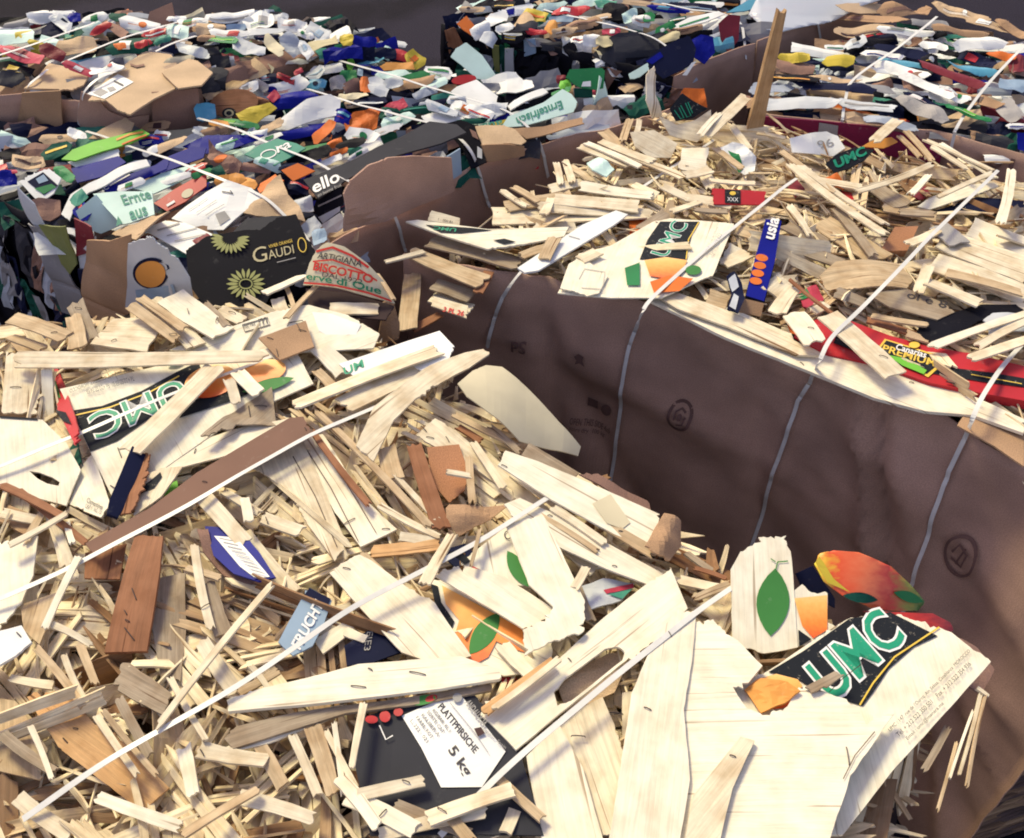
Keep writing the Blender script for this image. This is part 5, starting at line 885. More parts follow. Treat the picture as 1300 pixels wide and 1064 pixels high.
# ernte carton
G(T(7, 160, 262, gy=.25), 'mint_carton', 'mint carton top with dark green letters Ernte aus', 'carton', [(118, 246), (150, 243), (193, 243), (196, 272), (165, 283), (154, 285)], 'mint', rough=.0008, items=[('t', 'Ernte', (158, 261), (193, 252), (153, 249), 'teal', .02), ('t', 'aus', (167, 280), (188, 273), (164, 270), 'teal', .02), ('p', [(150, 275), (156, 284), (148, 288)], 'teal')])
G(T(4.8, 125, 270, gy=1.4), 'mint_carton', 'shaded mint carton side left of the green letters', 'carton', [(96, 268), (122, 247), (155, 285), (128, 297), (105, 288)], 'mint', rough=.0008)
G(T(4, 210, 232, gy=.2), 'mint_carton', 'long mint carton strip behind the mint lettered carton', 'carton', [(165, 238), (205, 220), (248, 208), (256, 218), (225, 232), (195, 246)], 'mint')
G(T(4, 230, 248, gy=.3), 'red_carton', 'red carton with a white oval behind the bag of papers', 'carton', [(195, 258), (222, 240), (250, 224), (262, 222), (262, 236), (235, 256), (212, 268)], 'red', items=[('p', ellipse(238, 246, 8, 5, -30), 'cream_paper'), ('l', [(212, 262), (222, 256)], 3, 'ink_white')])
G(T(4, 52, 240, gy=.5), 'white_carton', 'white carton with a blue and green square logo', 'carton', [(24, 230), (40, 222), (62, 214), (78, 226), (68, 246), (50, 258)], 'white', items=[('p', [(35, 231), (55, 219), (74, 236), (56, 248)], 'navy'), ('p', [(44, 240), (66, 234), (72, 238), (56, 247)], 'green'), ('p', [(46, 228), (56, 222), (62, 230), (50, 234)], 'lightblue')])
G(WCF, 'white_carton', 'shaded pale carton side below the logo carton', 'carton', [(22, 236), (48, 258), (60, 288), (72, 330), (50, 300), (30, 270)], 'palegrey', hoff=.02, crump=.008)
G(T(3, 60, 262, gy=.6), 'carton_scrap', 'dark brown crumple in front of the logo carton', 'carton scrap', [(30, 258), (50, 252), (76, 254), (78, 272), (62, 280), (40, 276)], 'carddark', crump=.01)
G(WCF, 'hanging_carton', 'green and grey carton strip hanging down the shaded face', 'carton', [(57, 282), (90, 284), (108, 330), (100, 342), (88, 330)], 'olive', hoff=.035, crump=.006)
G(WCF, 'hanging_carton', 'grey crumpled paper hanging at the left of the shaded face', 'carton', [(36, 282), (62, 286), (92, 335), (124, 388), (118, 404), (90, 390), (60, 330)], 'grey', hoff=.03, crump=.01)
G(WCF, 'hanging_carton', 'blue carton strip low on the shaded face', 'carton', [(110, 335), (130, 340), (140, 395), (124, 400)], 'navy', hoff=.03, crump=.006)
G(WCF, 'hanging_carton', 'dark red carton patch under the mint carton', 'carton', [(94, 276), (118, 286), (120, 318), (104, 322)], 'dkred', hoff=.03, crump=.006)
G(WCF, 'hanging_carton', 'pale strip right of the dark red patch on the shaded face', 'carton', [(104, 320), (120, 300), (126, 340), (114, 345)], 'palegrey', hoff=.028)
G(WCF, 'hanging_carton', 'grey box face with an orange roundel beside the black carton', 'carton', [(176, 300), (200, 292), (236, 322), (250, 345), (262, 405), (200, 400), (174, 380)], 'palegrey', hoff=.05, items=[('p', ellipse(201, 338, 19, 20), 'navy'), ('p', ellipse(201, 339, 16, 17), 'peach'), ('p', [(185, 360), (225, 352), (240, 372), (190, 380)], 'lightblue')])
G(WCF, 'cardboard_sheet', 'brown carton corner with torn top left of the grey box face', 'cardboard sheet', [(118, 300), (150, 300), (176, 290), (175, 330), (178, 390), (140, 400), (120, 380)], 'card', hoff=.045, thick=.004, rough=.002)
G(T(6, 175, 285, gx=.5), 'cardboard_scrap', 'curled torn cardboard edge above the brown carton corner', 'cardboard piece', [(142, 297), (170, 285), (190, 270), (215, 268), (195, 285), (172, 303), (150, 303)], 'cardlight', crump=.01, spike=2)
G(T(5, 235, 300, gy=.1), 'paper_sheet', 'white printed sheet under the bag of papers', 'paper', [(182, 291), (210, 280), (235, 283), (282, 302), (268, 318), (236, 322)], 'white', rough=.0006, items=[('l', [(200, 293), (228, 284)], 2, 'ink_grey'), ('l', [(212, 300), (250, 290)], 1.2, 'ink_grey'), ('l', [(222, 307), (262, 298)], 1.2, 'ink_grey')])
G(T(7, 275, 258, gy=.3), 'paper_bag', 'clear bag of folded white papers with a barcode', 'bag of papers', [(218, 278), (235, 262), (262, 243), (288, 228), (318, 236), (334, 250), (310, 268), (284, 293), (250, 290)], 'white', crump=.008, items=[('p', [(274, 274), (286, 270), (293, 279), (280, 288)], 'ink_grey'), ('l', [(282, 244), (296, 246), (292, 242)], 1.5, 'ink'), ('l', [(240, 268), (264, 252)], .8, 'ink_grey'), ('l', [(250, 272), (276, 256)], .8, 'ink_grey'), ('l', [(262, 276), (286, 262)], .8, 'ink_grey')])
SG = Plane(at(310, 398, 1.0), (-.05, -.42, .9))
G(SG, 'black_carton', 'black carton face with gold flowers and the letters GAUDI', 'carton', [(236, 318), (262, 300), (310, 292), (330, 292), (352, 276), (376, 272), (388, 300), (402, 322), (385, 348), (345, 372), (330, 398), (262, 392), (240, 362)], 'black', rough=.0008, thick=.003, items=[
    ('t', 'G', (322, 335), (340, 331), (320, 316), 'paleyellow'), ('t', 'AUDI', (342, 330), (374, 322), (340, 319), 'paleyellow'), ('t', 'VIVIER ORANGE', (342, 316), (372, 308), (341, 312), 'ink_gold'), ('l', [(352, 334), (376, 328)], 1, 'ink_grey'), ('l', ellipse(384, 312, 5, 9, -10) + [(389, 311)], 1.2, 'ink_gold')]
    + [('p', leafpx(293 + 9 * math.cos(RAD(a)), 305 + 6 * math.sin(RAD(a)), 293 + 25 * math.cos(RAD(a)), 305 + 19 * math.sin(RAD(a)), 4, 5), 'ink_petal') for a in range(-10, 200, 16)]
    + [('p', leafpx(313 + 9 * math.cos(RAD(a)), 362 + 7 * math.sin(RAD(a)), 313 + 25 * math.cos(RAD(a)), 362 + 20 * math.sin(RAD(a)), 4, 5), 'ink_petal') for a in range(0, 360, 20)] + [('l', ellipse(313, 362, 8, 6) + [(321, 362)], 1.5, 'ink_petal')])
G(T(5.4, 330, 285, gy=.2), 'black_carton', 'dark grey carton top above the black carton face', 'carton', [(290, 300), (312, 278), (345, 274), (376, 274), (352, 288), (330, 294)], 'darkgrey')
G(T(4, 243, 312, gx=.3), 'carton_scrap', 'dark red corner scrap left of the black carton face', 'carton scrap', [(236, 316), (240, 302), (262, 296), (272, 302), (262, 312), (244, 326)], 'dkred', crump=.008)
G(T(5.8, 345, 262, gy=.2), 'cardboard_scrap', 'crumpled tan cardboard between the bag of papers and the dark grey carton', 'cardboard piece', [(302, 270), (325, 252), (338, 232), (356, 222), (366, 248), (380, 262), (388, 282), (352, 276), (325, 276)], 'cardlight', crump=.015, rough=.0015)
G(T(6.4, 378, 223, gy=.5), 'carton_scrap', 'bright orange square flap beside the dark grey carton', 'carton scrap', [(357, 216), (378, 207), (400, 217), (372, 230)], 'orange', rough=.0008)
G(T(6, 345, 225, gx=.3), 'carton_scrap', 'curled orange strip left of the bright orange flap', 'carton scrap', [(327, 240), (330, 232), (350, 222), (360, 228), (345, 236), (330, 246)], 'orange', crump=.006)
G(T(8, 440, 222, gy=.1, gx=.02), 'grey_carton', 'dark grey carton reading ello in white', 'carton', [(385, 228), (412, 218), (450, 202), (480, 186), (512, 172), (545, 154), (580, 158), (592, 168), (560, 182), (505, 197), (470, 212), (440, 228), (404, 252)], 'darkgrey', thick=.004, rough=.0008, items=[('t', 'ello', (399, 246), (432, 230), (395, 232), 'ink_white', .02), ('t', 'en bonne fruit', (404, 251), (434, 237), (403, 247), 'ink_grey')])
G(T(4.5, 418, 252, gy=1.2), 'grey_carton', 'black shaded side of the dark grey carton', 'carton', [(402, 252), (434, 236), (436, 258), (412, 278), (396, 270)], 'black', items=[('l', [(404, 262), (434, 248)], 2, 'ink_grey'), ('p', [(404, 276), (432, 262), (432, 268), (410, 284)], 'palegrey')])
SFl = Plane(at(500, 235, 1.0), (.5, -.85, .35))
G(WCR, 'cardboard_sheet', 'rounded brown flap standing up at the bale edge beside the dark grey carton', 'cardboard sheet', [(433, 292), (432, 244), (442, 226), (462, 208), (490, 198), (520, 196), (568, 198), (571, 240), (520, 262)], 'wallcard', hoff=.03, thick=.004, rough=.0008)
G(T(6, 622, 172, gy=.2), 'cardboard_sheet', 'folded sunlit brown flap beside the mint lettered board', 'cardboard sheet', [(603, 160), (640, 158), (655, 165), (668, 178), (662, 184), (640, 182), (613, 186)], 'cardlight', thick=.003, crump=.004)
G(WCR, 'cardboard_sheet', 'brown face under the folded sunlit flap', 'cardboard sheet', [(612, 184), (640, 182), (664, 184), (664, 196), (618, 206)], 'card', hoff=.02, thick=.004)
G(T(5, 700, 165, gy=.3), 'cardboard_sheet', 'torn brown strip below the mint lettered board', 'cardboard sheet', [(648, 164), (690, 160), (738, 148), (742, 156), (700, 168), (668, 176)], 'card', crump=.005, spike=2)
G(T(5, 590, 185, gy=.6), 'carton_scrap', 'shiny black box corner between the grey carton and the folded flap', 'carton scrap', [(560, 158), (585, 152), (602, 158), (612, 186), (618, 206), (598, 214), (588, 190)], 'black', items=[('p', [(606, 186), (612, 190), (612, 202), (606, 200)], 'palegrey'), ('p', [(596, 164), (604, 168), (608, 178), (600, 174)], 'carddark')])
G(WCR, 'carton_scrap', 'blue grey paper edge under the rounded brown flap', 'carton scrap', [(570, 200), (588, 190), (590, 222), (572, 232)], 'lightblue', hoff=.012)
G(T(8, 690, 140, gy=.5), 'mint_board', 'mint board with upside-down green letters Erntefrisch', 'carton', [(636, 162), (645, 148), (690, 130), (714, 113), (726, 120), (733, 130), (728, 142), (700, 150), (665, 160)], 'mint', rough=.0006, items=[('t', 'Erntefrisch', (712, 128), (655, 150), (715, 138), 'teal', .02), ('t', 'aus', (637, 153), (612, 158), (638, 160), 'teal', .02)])
G(T(8, 670, 124, gy=.3), 'paper_roll', 'rolled white board edge above the mint lettered board', 'carton', [(644, 134), (655, 128), (690, 111), (696, 116), (688, 122), (660, 134), (648, 140)], 'white', bow=.006, thick=.004)
G(T(7, 745, 100, gy=1.1), 'green_box', 'green box top with a white square cut out', 'carton', [(718, 98), (724, 88), (764, 86), (768, 90), (766, 112), (754, 114), (740, 112), (730, 108)], 'green', rough=.0008, items=[('p', [(740, 104), (750, 103), (750, 110), (738, 110)], 'white')])
G(Plane(at(742, 140, .97), (0.1, -1, .3)), 'green_box', 'upright grey panel with dark green band under the green box top', 'carton', [(728, 112), (752, 112), (755, 162), (738, 167), (730, 160)], 'cardgrey', rough=.0006, items=[('p', [(729, 112), (752, 112), (752, 124), (729, 124)], 'dkgreen')])
G(Plane(at(765, 140, .97), (.7, -.8, .3)), 'white_flap', 'pointed white and green flap hanging from the green box', 'carton', [(762, 96), (768, 104), (772, 130), (782, 158), (770, 168), (764, 180), (752, 152), (755, 130)], 'mint', crump=.006, items=[('p', [(756, 134), (764, 130), (762, 150), (756, 150)], 'cardlight')])
G(T(7, 598, 85, gy=.8), 'mint_board', 'mint board leaning up at the back edge of the carton bale', 'carton', [(572, 72), (578, 62), (592, 54), (612, 70), (630, 96), (622, 102), (605, 100), (585, 82)], 'mint', rough=.0008)
G(T(6, 590, 102, gy=.7), 'red_disc', 'red rounded lid in front of the leaning mint board', 'lid', ellipse(589, 101, 16, 6, -8, 14), 'red', thick=.004)
G(T(5.6, 600, 118, gy=.4), 'white_board', 'blank white board in front of the red lid', 'carton', [(570, 118), (580, 110), (605, 101), (632, 122), (630, 130), (600, 138), (585, 132)], 'white', rough=.0006)
G(T(5, 650, 106, gy=.3), 'white_board', 'crumpled white boards in front of the dark bale face', 'carton', [(610, 100), (630, 94), (655, 92), (664, 100), (675, 102), (678, 112), (655, 120), (632, 118)], 'white', crump=.012)
G(T(6, 600, 148, gy=.4), 'white_board', 'silver and tan crumple left of the mint lettered board', 'carton', [(608, 136), (625, 128), (645, 130), (642, 142), (628, 152), (616, 146)], 'palegrey', crump=.01)
G(T(4.4, 563, 150, gy=.3), 'white_board', 'white crumpled sheet behind the dark grey carton', 'carton', [(535, 150), (548, 143), (580, 144), (590, 150), (572, 158), (545, 158)], 'white', crump=.006)
G(T(5, 300, 132, gy=.8), 'round_tin', 'red brown disc carton with a dark ring mark', 'carton', ellipse(297, 131, 31, 18, -8, 20), 'rust', rough=.001, items=[('p', ellipse(291, 144, 9, 7), 'ink_band'), ('p', ellipse(291, 144, 6, 4.6), 'paleyellow'), ('p', ellipse(291, 144, 3.6, 2.8), 'ink_band')])
G(T(6, 325, 146, gy=.6), 'yellow_pouch', 'yellow folded pouch right of the ring mark disc', 'carton', [(299, 144), (318, 136), (343, 131), (352, 138), (335, 148), (325, 157), (305, 153)], 'yellow', crump=.006)
G(T(7.5, 350, 192, gy=.2), 'green_sheet', 'green carton sheet with white letters Ora', 'carton', [(310, 196), (330, 184), (352, 176), (376, 182), (388, 188), (368, 200), (348, 210)], 'teal', items=[('l', ellipse(341, 196, 10, 5, -15) + [(350.5, 193.4)], 1.4, 'ink_white'), ('t', 'ra', (353, 195), (370, 187), (351, 188), 'ink_white', .01)])
G(T(6, 398, 148, gy=.6), 'white_board', 'broad white folded board behind the green lettered sheet', 'carton', [(336, 166), (360, 148), (390, 128), (420, 120), (432, 126), (430, 146), (400, 152), (366, 166)], 'white', crump=.01)
G(T(5, 460, 152, gy=.5), 'red_pouch', 'orange red soft pouch at the middle of the carton bale', 'carton', [(437, 158), (448, 144), (470, 137), (482, 142), (478, 162), (460, 166), (440, 168)], 'orange', crump=.01)
G(T(5, 495, 133, gy=.5), 'red_pouch', 'pink red folded piece right of the orange red pouch', 'carton', [(478, 142), (492, 132), (512, 124), (518, 134), (508, 142), (488, 144)], 'pink', crump=.006)
G(T(7, 135, 190, gy=.15), 'green_sleeve', 'bright lime green sleeve with orange stripes', 'carton', [(78, 202), (92, 190), (118, 180), (150, 172), (180, 164), (190, 170), (165, 182), (130, 192), (96, 204)], 'lime', items=[('l', [(148, 178), (165, 171), (182, 168)], 2.6, 'peach'), ('l', [(155, 184), (172, 177), (186, 172)], 2, 'orange')])
G(T(4.8, 120, 202, gy=.3), 'green_sleeve', 'white band with small print below the lime green sleeve', 'carton', [(86, 206), (120, 196), (150, 189), (152, 198), (128, 206), (98, 213)], 'white', items=[('t', 'Premium organic', (104, 204), (136, 195), (103, 200), 'ink_grey')])
G(T(4, 125, 214, gy=.3), 'blue_sleeve', 'bright blue carton below the white band', 'carton', [(90, 214), (120, 206), (150, 198), (160, 206), (130, 224), (98, 232)], 'blue')
G(T(6, 140, 168, gy=.3), 'cardboard_scrap', 'rounded tan cardboard tongue above the lime green sleeve', 'cardboard piece', [(112, 176), (130, 163), (160, 149), (170, 156), (166, 166), (140, 176)], 'cardlight')
G(T(5.4, 135, 240, gy=.3), 'white_sleeve', 'long white folded carton edge running back from the mint carton', 'carton', [(78, 272), (90, 248), (112, 232), (150, 214), (186, 202), (190, 210), (150, 226), (112, 244), (96, 262), (88, 280)], 'white', crump=.005)
G(T(5, 160, 228, gy=.3), 'blue_sleeve', 'shiny blue sleeve beside the long white carton edge', 'carton', [(130, 240), (150, 226), (190, 212), (215, 204), (212, 214), (180, 228), (150, 242), (136, 246)], 'blue', items=[('l', [(140, 236), (165, 222)], 1.6, 'ink_white'), ('t', 'C', (133, 243), (139, 240), (131, 236), 'ink_white')])
G(T(5, 225, 200, gy=.3), 'blue_sleeve', 'large bright blue carton in the left middle of the carton bale', 'carton', [(188, 215), (215, 198), (245, 186), (262, 188), (258, 200), (230, 210), (205, 220)], 'blue')
G(T(6, 255, 178, gy=.3), 'blue_sleeve', 'bright blue folded sheet above the brown torn crumple', 'carton', [(232, 186), (262, 172), (300, 172), (335, 170), (310, 184), (285, 192), (260, 196)], 'blue', crump=.006, items=[('l', [(270, 192), (296, 176)], 1.2, 'ink_white')])
G(T(6.6, 290, 205, gy=.5), 'cardboard_scrap', 'dark brown torn crumple with an orange inside', 'cardboard piece', [(262, 198), (266, 178), (275, 190), (290, 195), (308, 208), (302, 222), (275, 216)], 'carddark', crump=.02, spike=2, items=[('p', ellipse(280, 201, 9, 5, -30), 'orange')])
G(T(5, 230, 125), 'round_tin', 'upright grey box face beside the ring mark disc', 'carton', [(255, 100), (280, 93), (300, 98), (310, 112), (280, 120), (262, 130)], 'cardgrey', crump=.008)
# basket of printed wicker card at the front
SB = Plane(at(440, 372, 1.045), (-.1, -.6, .75))
G(SB, 'printed_hood', 'arched tan carton with red bands and old style lettering', 'printed carton', [(386, 363), (393, 338), (402, 320), (418, 310), (440, 316), (468, 336), (488, 358), (500, 384), (470, 378), (430, 368), (400, 364)], 'cream_paper', thick=.003, bow=.015, step=.01, items=[
    ('l', [(403, 321), (425, 317), (450, 328), (470, 342)], 3, 'ink_red'), ('t', 'ARTIGIANA', (405, 330), (461, 342), (407, 322), 'ink', .01), ('l', [(399, 334), (425, 333), (460, 346), (480, 358)], 2, 'ink_red'),
    ('t', 'BISCOTTO', (400, 345), (474, 362), (402, 335), 'ink_red', .03), ('t', 'DAL 1922', (412, 354), (462, 364), (413, 348), 'ink'), ('t', 'erve di Que', (391, 358), (484, 376), (392, 348), 'umcgreen', .02), ('l', [(388, 361), (430, 366), (470, 374), (497, 382)], 2.4, 'ink_red')])
G(T(4, 450, 382), 'cardboard_scrap', 'painted shade inside the arched tan carton', 'cardboard piece', [(388, 366), (440, 372), (500, 388), (490, 406), (440, 402), (392, 388)], 'inner_shade')  # dark sheet painting the shaded hollow under the arch
G(Plane(at(495, 400, 1.0), (.3, -.9, .3)), 'cardboard_scrap', 'torn upright brown edge right of the arched carton', 'cardboard piece', [(486, 384), (500, 384), (508, 410), (506, 430), (480, 436), (484, 410)], 'card', crump=.01, spike=2)
for q in [('cream splinter resting under the arched carton', 418, 392, 482, 392, 14, 'cream', 5), ('pale frame stick left of the arched carton', 334, 372, 388, 348, 8, 'pale', 7), ('tan stick behind the pale frame stick', 358, 352, 376, 400, 6, 'tan', 5), ('cream post inside the crate corner near the arched carton', 352, 378, 360, 402, 18, 'cream', 4), ('brown strut rising to the arched carton', 362, 404, 402, 362, 6, 'tan', 7), ('tan fine stick behind the arched carton', 478, 346, 500, 380, 5, 'tan', 10)]:
    plank(q[0], q[1], q[2], q[3], q[4], q[5], q[7], q[6])
G(T(6, 420, 415, gy=.2), 'crate_board', 'bright white crate face below the arched carton', 'crate board', [(396, 396), (420, 398), (458, 412), (450, 430), (440, 440), (405, 420)], 'white')

# ---- D bale
G(Plane(at(718, 80, .93), (-.1, -1, .35)), 'blue_bag', 'shiny blue purple bag on the face of the rear middle bale', 'bag', [(694, 66), (708, 50), (725, 45), (740, 52), (752, 68), (748, 86), (725, 95), (700, 92)], 'blue', crump=.01)
G(T(3, 795, 62, gy=1.0), 'black_bag', 'padded black bag folded over the edge of the rear middle bale', 'bag', [(752, 70), (765, 52), (785, 42), (815, 38), (835, 48), (838, 70), (820, 84), (780, 88)], 'darkgrey', crump=.015)
G(T(5, 845, 78, gy=.9), 'blue_box', 'dark blue carton at the right end of the rear middle bale', 'carton', [(816, 78), (838, 62), (860, 50), (876, 46), (884, 62), (880, 80), (868, 88), (842, 100)], 'navy', items=[('p', [(820, 78), (838, 66), (842, 72), (828, 82)], 'blue'), ('p', [(878, 80), (884, 78), (872, 96), (866, 96)], 'palegrey')])
G(T(6, 890, 58, gy=.8), 'blue_box', 'bright blue crumpled carton beside the dark blue carton', 'carton', [(870, 56), (890, 43), (905, 48), (908, 66), (895, 80), (878, 70)], 'blue', crump=.01)
G(T(4, 915, 42, gy=1.2), 'carton_scrap', 'dark red striped carton at the right corner of the rear middle bale', 'carton', [(912, 30), (925, 18), (940, 20), (938, 50), (925, 68), (915, 50)], 'dkred', crump=.008)
G(T(6, 885, 24, gy=.3), 'white_sleeve', 'long white and green sleeve at the back of the rear middle bale', 'carton', [(852, 34), (875, 22), (912, 14), (920, 18), (895, 28), (862, 36)], 'white', items=[('l', [(862, 34), (900, 22)], 2, 'green')])
G(T(6, 940, 10, gy=.3), 'blue_box', 'sky blue sleeve by the plastic covered bale', 'carton', [(922, 16), (940, 6), (950, 0), (972, -4), (968, 8), (945, 14)], 'sky')
G(T(4, 800, 98, gy=.8), 'mint_board', 'mint and white carton corner on the shaded face near the peak', 'carton', [(798, 94), (822, 80), (824, 88), (812, 98), (800, 100)], 'mint')
G(T(4, 593, 31, gy=.7), 'carton_scrap', 'orange scrap at the left corner of the rear middle bale', 'carton scrap', [(580, 30), (592, 20), (604, 34), (600, 46), (588, 38)], 'orange')
G(WD, 'carton_scrap', 'dark orange flap hanging at the left corner of the rear middle bale', 'carton scrap', [(566, 38), (578, 34), (590, 56), (574, 66)], 'rust', hoff=.02)
G(WD, 'carton_scrap', 'pale blue grey strip hanging on the dark bale face', 'carton scrap', [(643, 60), (654, 60), (656, 92), (644, 92)], 'palegrey', hoff=.025)
G(WD, 'carton_scrap', 'olive strip hanging on the dark bale face', 'carton scrap', [(625, 56), (634, 58), (637, 92), (630, 92)], 'olive', hoff=.022)
G(WD, 'carton_scrap', 'teal grey patch between the black packs', 'carton scrap', [(666, 50), (680, 48), (682, 66), (668, 70)], 'lightblue', hoff=.022)
G(WD, 'carton_scrap', 'black pack hanging on the middle of the dark face', 'carton scrap', [(634, 40), (664, 42), (668, 80), (640, 84)], 'black', hoff=.012)
G(T(2, 595, 14, gy=.6), 'plastic_scrap', 'silver grey film hood at the left top of the rear middle bale', 'plastic scrap', [(570, 34), (578, 18), (590, 9), (622, 8), (626, 14), (598, 18), (586, 26)], 'silver', crump=.01)
# plastic film over the far bale
G(T(5, 1020, 15, gy=.3), 'plastic_film', 'torn clear plastic film over the far bale behind the stake', 'plastic film', [(950, 20), (960, 0), (990, -20), (1110, -30), (1118, -2), (1060, 22), (1030, 30), (985, 46), (970, 40)], 'film', crump=.02, smooth=True)
# ---- E bale
G(WE, 'red_carton', 'dark red printed panel along the face of the rear right bale', 'carton', [(966, 148), (1040, 154), (1100, 160), (1160, 172), (1196, 192), (1190, 212), (1100, 190), (1040, 180), (966, 170)], 'plum', hoff=.014, items=[('p', [(1040, 156), (1064, 160), (1062, 178), (1038, 174)], 'cardgrey')])
EB = [(1015, 130, 96, 15, 3, 'palegrey', 3), (1100, 134, 70, 14, -6, 'palegrey', 4), (1172, 140, 66, 15, -20, 'cardgrey', 4), (1130, 156, 70, 10, -10, 'silver', 2), (1062, 112, 100, 11, -5, 'navy', 4), (1010, 72, 38, 12, 5, 'yellow', 5), (1066, 76, 40, 12, 3, 'yellow', 5), (1005, 84, 60, 14, -4, 'carddark', 3),
 (1150, 82, 66, 8, -8, 'sky', 5), (1150, 68, 70, 12, -8, 'navy', 4), (1146, 92, 64, 12, -10, 'white', 5), (1150, 42, 70, 9, -6, 'white', 5), (1100, 38, 80, 10, 0, 'cardlight', 5), (1246, 56, 62, 15, 2, 'white', 6), (1186, 58, 34, 8, -6, 'white', 5), (1178, 112, 70, 11, -22, 'white', 5), (1210, 99, 86, 11, -17, 'dkred', 5), (1240, 76, 50, 16, -12, 'navy', 4), (1234, 88, 60, 9, -14, 'sky', 6), (1284, 108, 34, 16, -8, 'lightblue', 6), (1272, 70, 34, 8, -8, 'orange', 6), (1290, 80, 20, 22, 0, 'dkred', 4),
 (1240, 128, 60, 10, -10, 'card', 4), (1282, 142, 30, 24, -50, 'cardgrey', 4), (1230, 146, 60, 8, -18, 'green', 4), (1290, 160, 22, 6, 0, 'white', 5), (1085, 55, 30, 14, 25, 'palegrey', 5), (1110, 52, 44, 10, 0, 'black', 4), (1060, 60, 26, 6, 0, 'white', 5), (1106, 10, 80, 12, -2, 'cardlight', 5), (1150, 14, 60, 12, -5, 'card', 6), (1040, 100, 90, 7, -3, 'cardlight', 5), (1120, 70, 50, 8, -5, 'white', 5), (1090, 64, 40, 8, 0, 'black', 3), (1220, 40, 70, 8, -12, 'card', 5), (1260, 32, 60, 10, -14, 'cardlight', 5), (1220, 20, 70, 10, -18, 'cardlight', 4), (1290, 40, 50, 9, -20, 'card', 5), (1180, 30, 50, 12, -8, 'grey', 4), (1000, 98, 70, 8, -3, 'black', 4), (980, 112, 50, 12, 0, 'silver', 3), (1180, 78, 20, 14, 0, 'black', 6), (1110, 112, 50, 10, -10, 'grey', 4), (1160, 104, 30, 20, 0, 'carddark', 5), (1210, 120, 40, 10, -20, 'white', 5), (1170, 126, 50, 7, -25, 'navy', 4), (1270, 100, 40, 8, -10, 'carddark', 4), (1100, 24, 90, 8, -2, 'card', 4), (1130, 90, 40, 8, 0, 'white', 4)]
for (x, y, w, h, a_, c, L) in EB: blob(x, y, w, h, a_, c, L, 1.0, ME, tilt=.15)
# ---- colour pieces of the left and middle bales: x, y, w, h, angle, colour, layer
CB2 = [(50, 21, 30, 13, 12, 'white', 5), (76, 19, 30, 12, 0, 'white', 4), (94, 22, 15, 12, 0, 'blue', 6), (112, 35, 38, 13, 12, 'mint', 5), (180, 33, 50, 18, -15, 'white', 5), (182, 22, 36, 9, -5, 'palegrey', 4), (128, 36, 28, 8, 30, 'red', 6), (196, 42, 30, 8, 15, 'red', 6), (226, 40, 28, 16, -10, 'mint', 6), (18, 46, 44, 18, 10, 'mint', 5), (30, 44, 22, 10, 10, 'yellow', 6), (46, 56, 22, 9, -20, 'yellow', 6), (62, 54, 24, 12, -20, 'mint', 5), (32, 74, 62, 13, -15, 'pink', 6), (98, 87, 38, 9, -22, 'pink', 6), (66, 66, 32, 14, -22, 'dkred', 5), (98, 58, 48, 16, 5, 'cardlight', 5),
 (165, 57, 54, 20, 5, 'dkgreen', 5), (152, 57, 16, 8, 5, 'orange', 7), (181, 55, 22, 7, 18, 'red', 7), (135, 87, 40, 12, 8, 'white', 6), (148, 80, 18, 12, 20, 'navy', 7), (20, 88, 46, 14, -10, 'black', 4), (70, 36, 34, 20, 20, 'navy', 4), (150, 40, 30, 12, -30, 'carddark', 5), (90, 46, 30, 10, 20, 'dkgreen', 4), (215, 60, 24, 12, 0, 'navy', 5), (245, 28, 40, 12, 0, 'white', 5), (290, 24, 62, 12, 4, 'white', 5), (330, 26, 38, 18, 10, 'white', 7), (370, 31, 36, 15, -6, 'white', 6), (404, 42, 32, 17, -35, 'palegrey', 7), (268, 36, 40, 14, 4, 'cardlight', 6), (325, 40, 62, 8, 4, 'palegrey', 7), (280, 50, 42, 8, -5, 'green', 7), (292, 43, 50, 10, -3, 'white', 6), (316, 61, 38, 18, -20, 'palegrey', 7), (348, 58, 30, 14, -40, 'cream_paper', 7), (370, 57, 30, 20, -50, 'silver', 6),
 (406, 57, 46, 10, 25, 'paleyellow', 7), (440, 50, 16, 13, 10, 'yellow', 8), (463, 52, 28, 12, -5, 'blue', 6), (345, 34, 20, 8, 0, 'navy', 5), (232, 56, 22, 10, 0, 'cardlight', 6), (245, 64, 40, 14, -15, 'silver', 5), (10, 62, 30, 8, 10, 'cream_paper', 6), (120, 24, 30, 12, 20, 'white', 5), (20, 30, 30, 8, 15, 'grey', 4), (225, 24, 24, 8, 0, 'white', 5), (150, 22, 20, 10, 0, 'dkgreen', 5), (310, 30, 24, 10, 30, 'palegrey', 6), (355, 22, 20, 10, 0, 'palegrey', 5), (300, 34, 24, 8, 0, 'lightblue', 6), (388, 44, 22, 9, -20, 'white', 6), (262, 48, 22, 7, 10, 'card', 6), (338, 47, 30, 7, 0, 'navy', 6), (388, 64, 22, 12, -50, 'palegrey', 7), (228, 78, 34, 10, 10, 'cream_paper', 4), (206, 50, 22, 10, 20, 'teal', 5), (80, 30, 26, 14, -30, 'silver', 6), (8, 100, 40, 20, 10, 'darkgrey', 3)]
for (x, y, w, h, a_, c, L) in CB2: blob(x, y, w, h, a_, c, L, ZC2, MC)
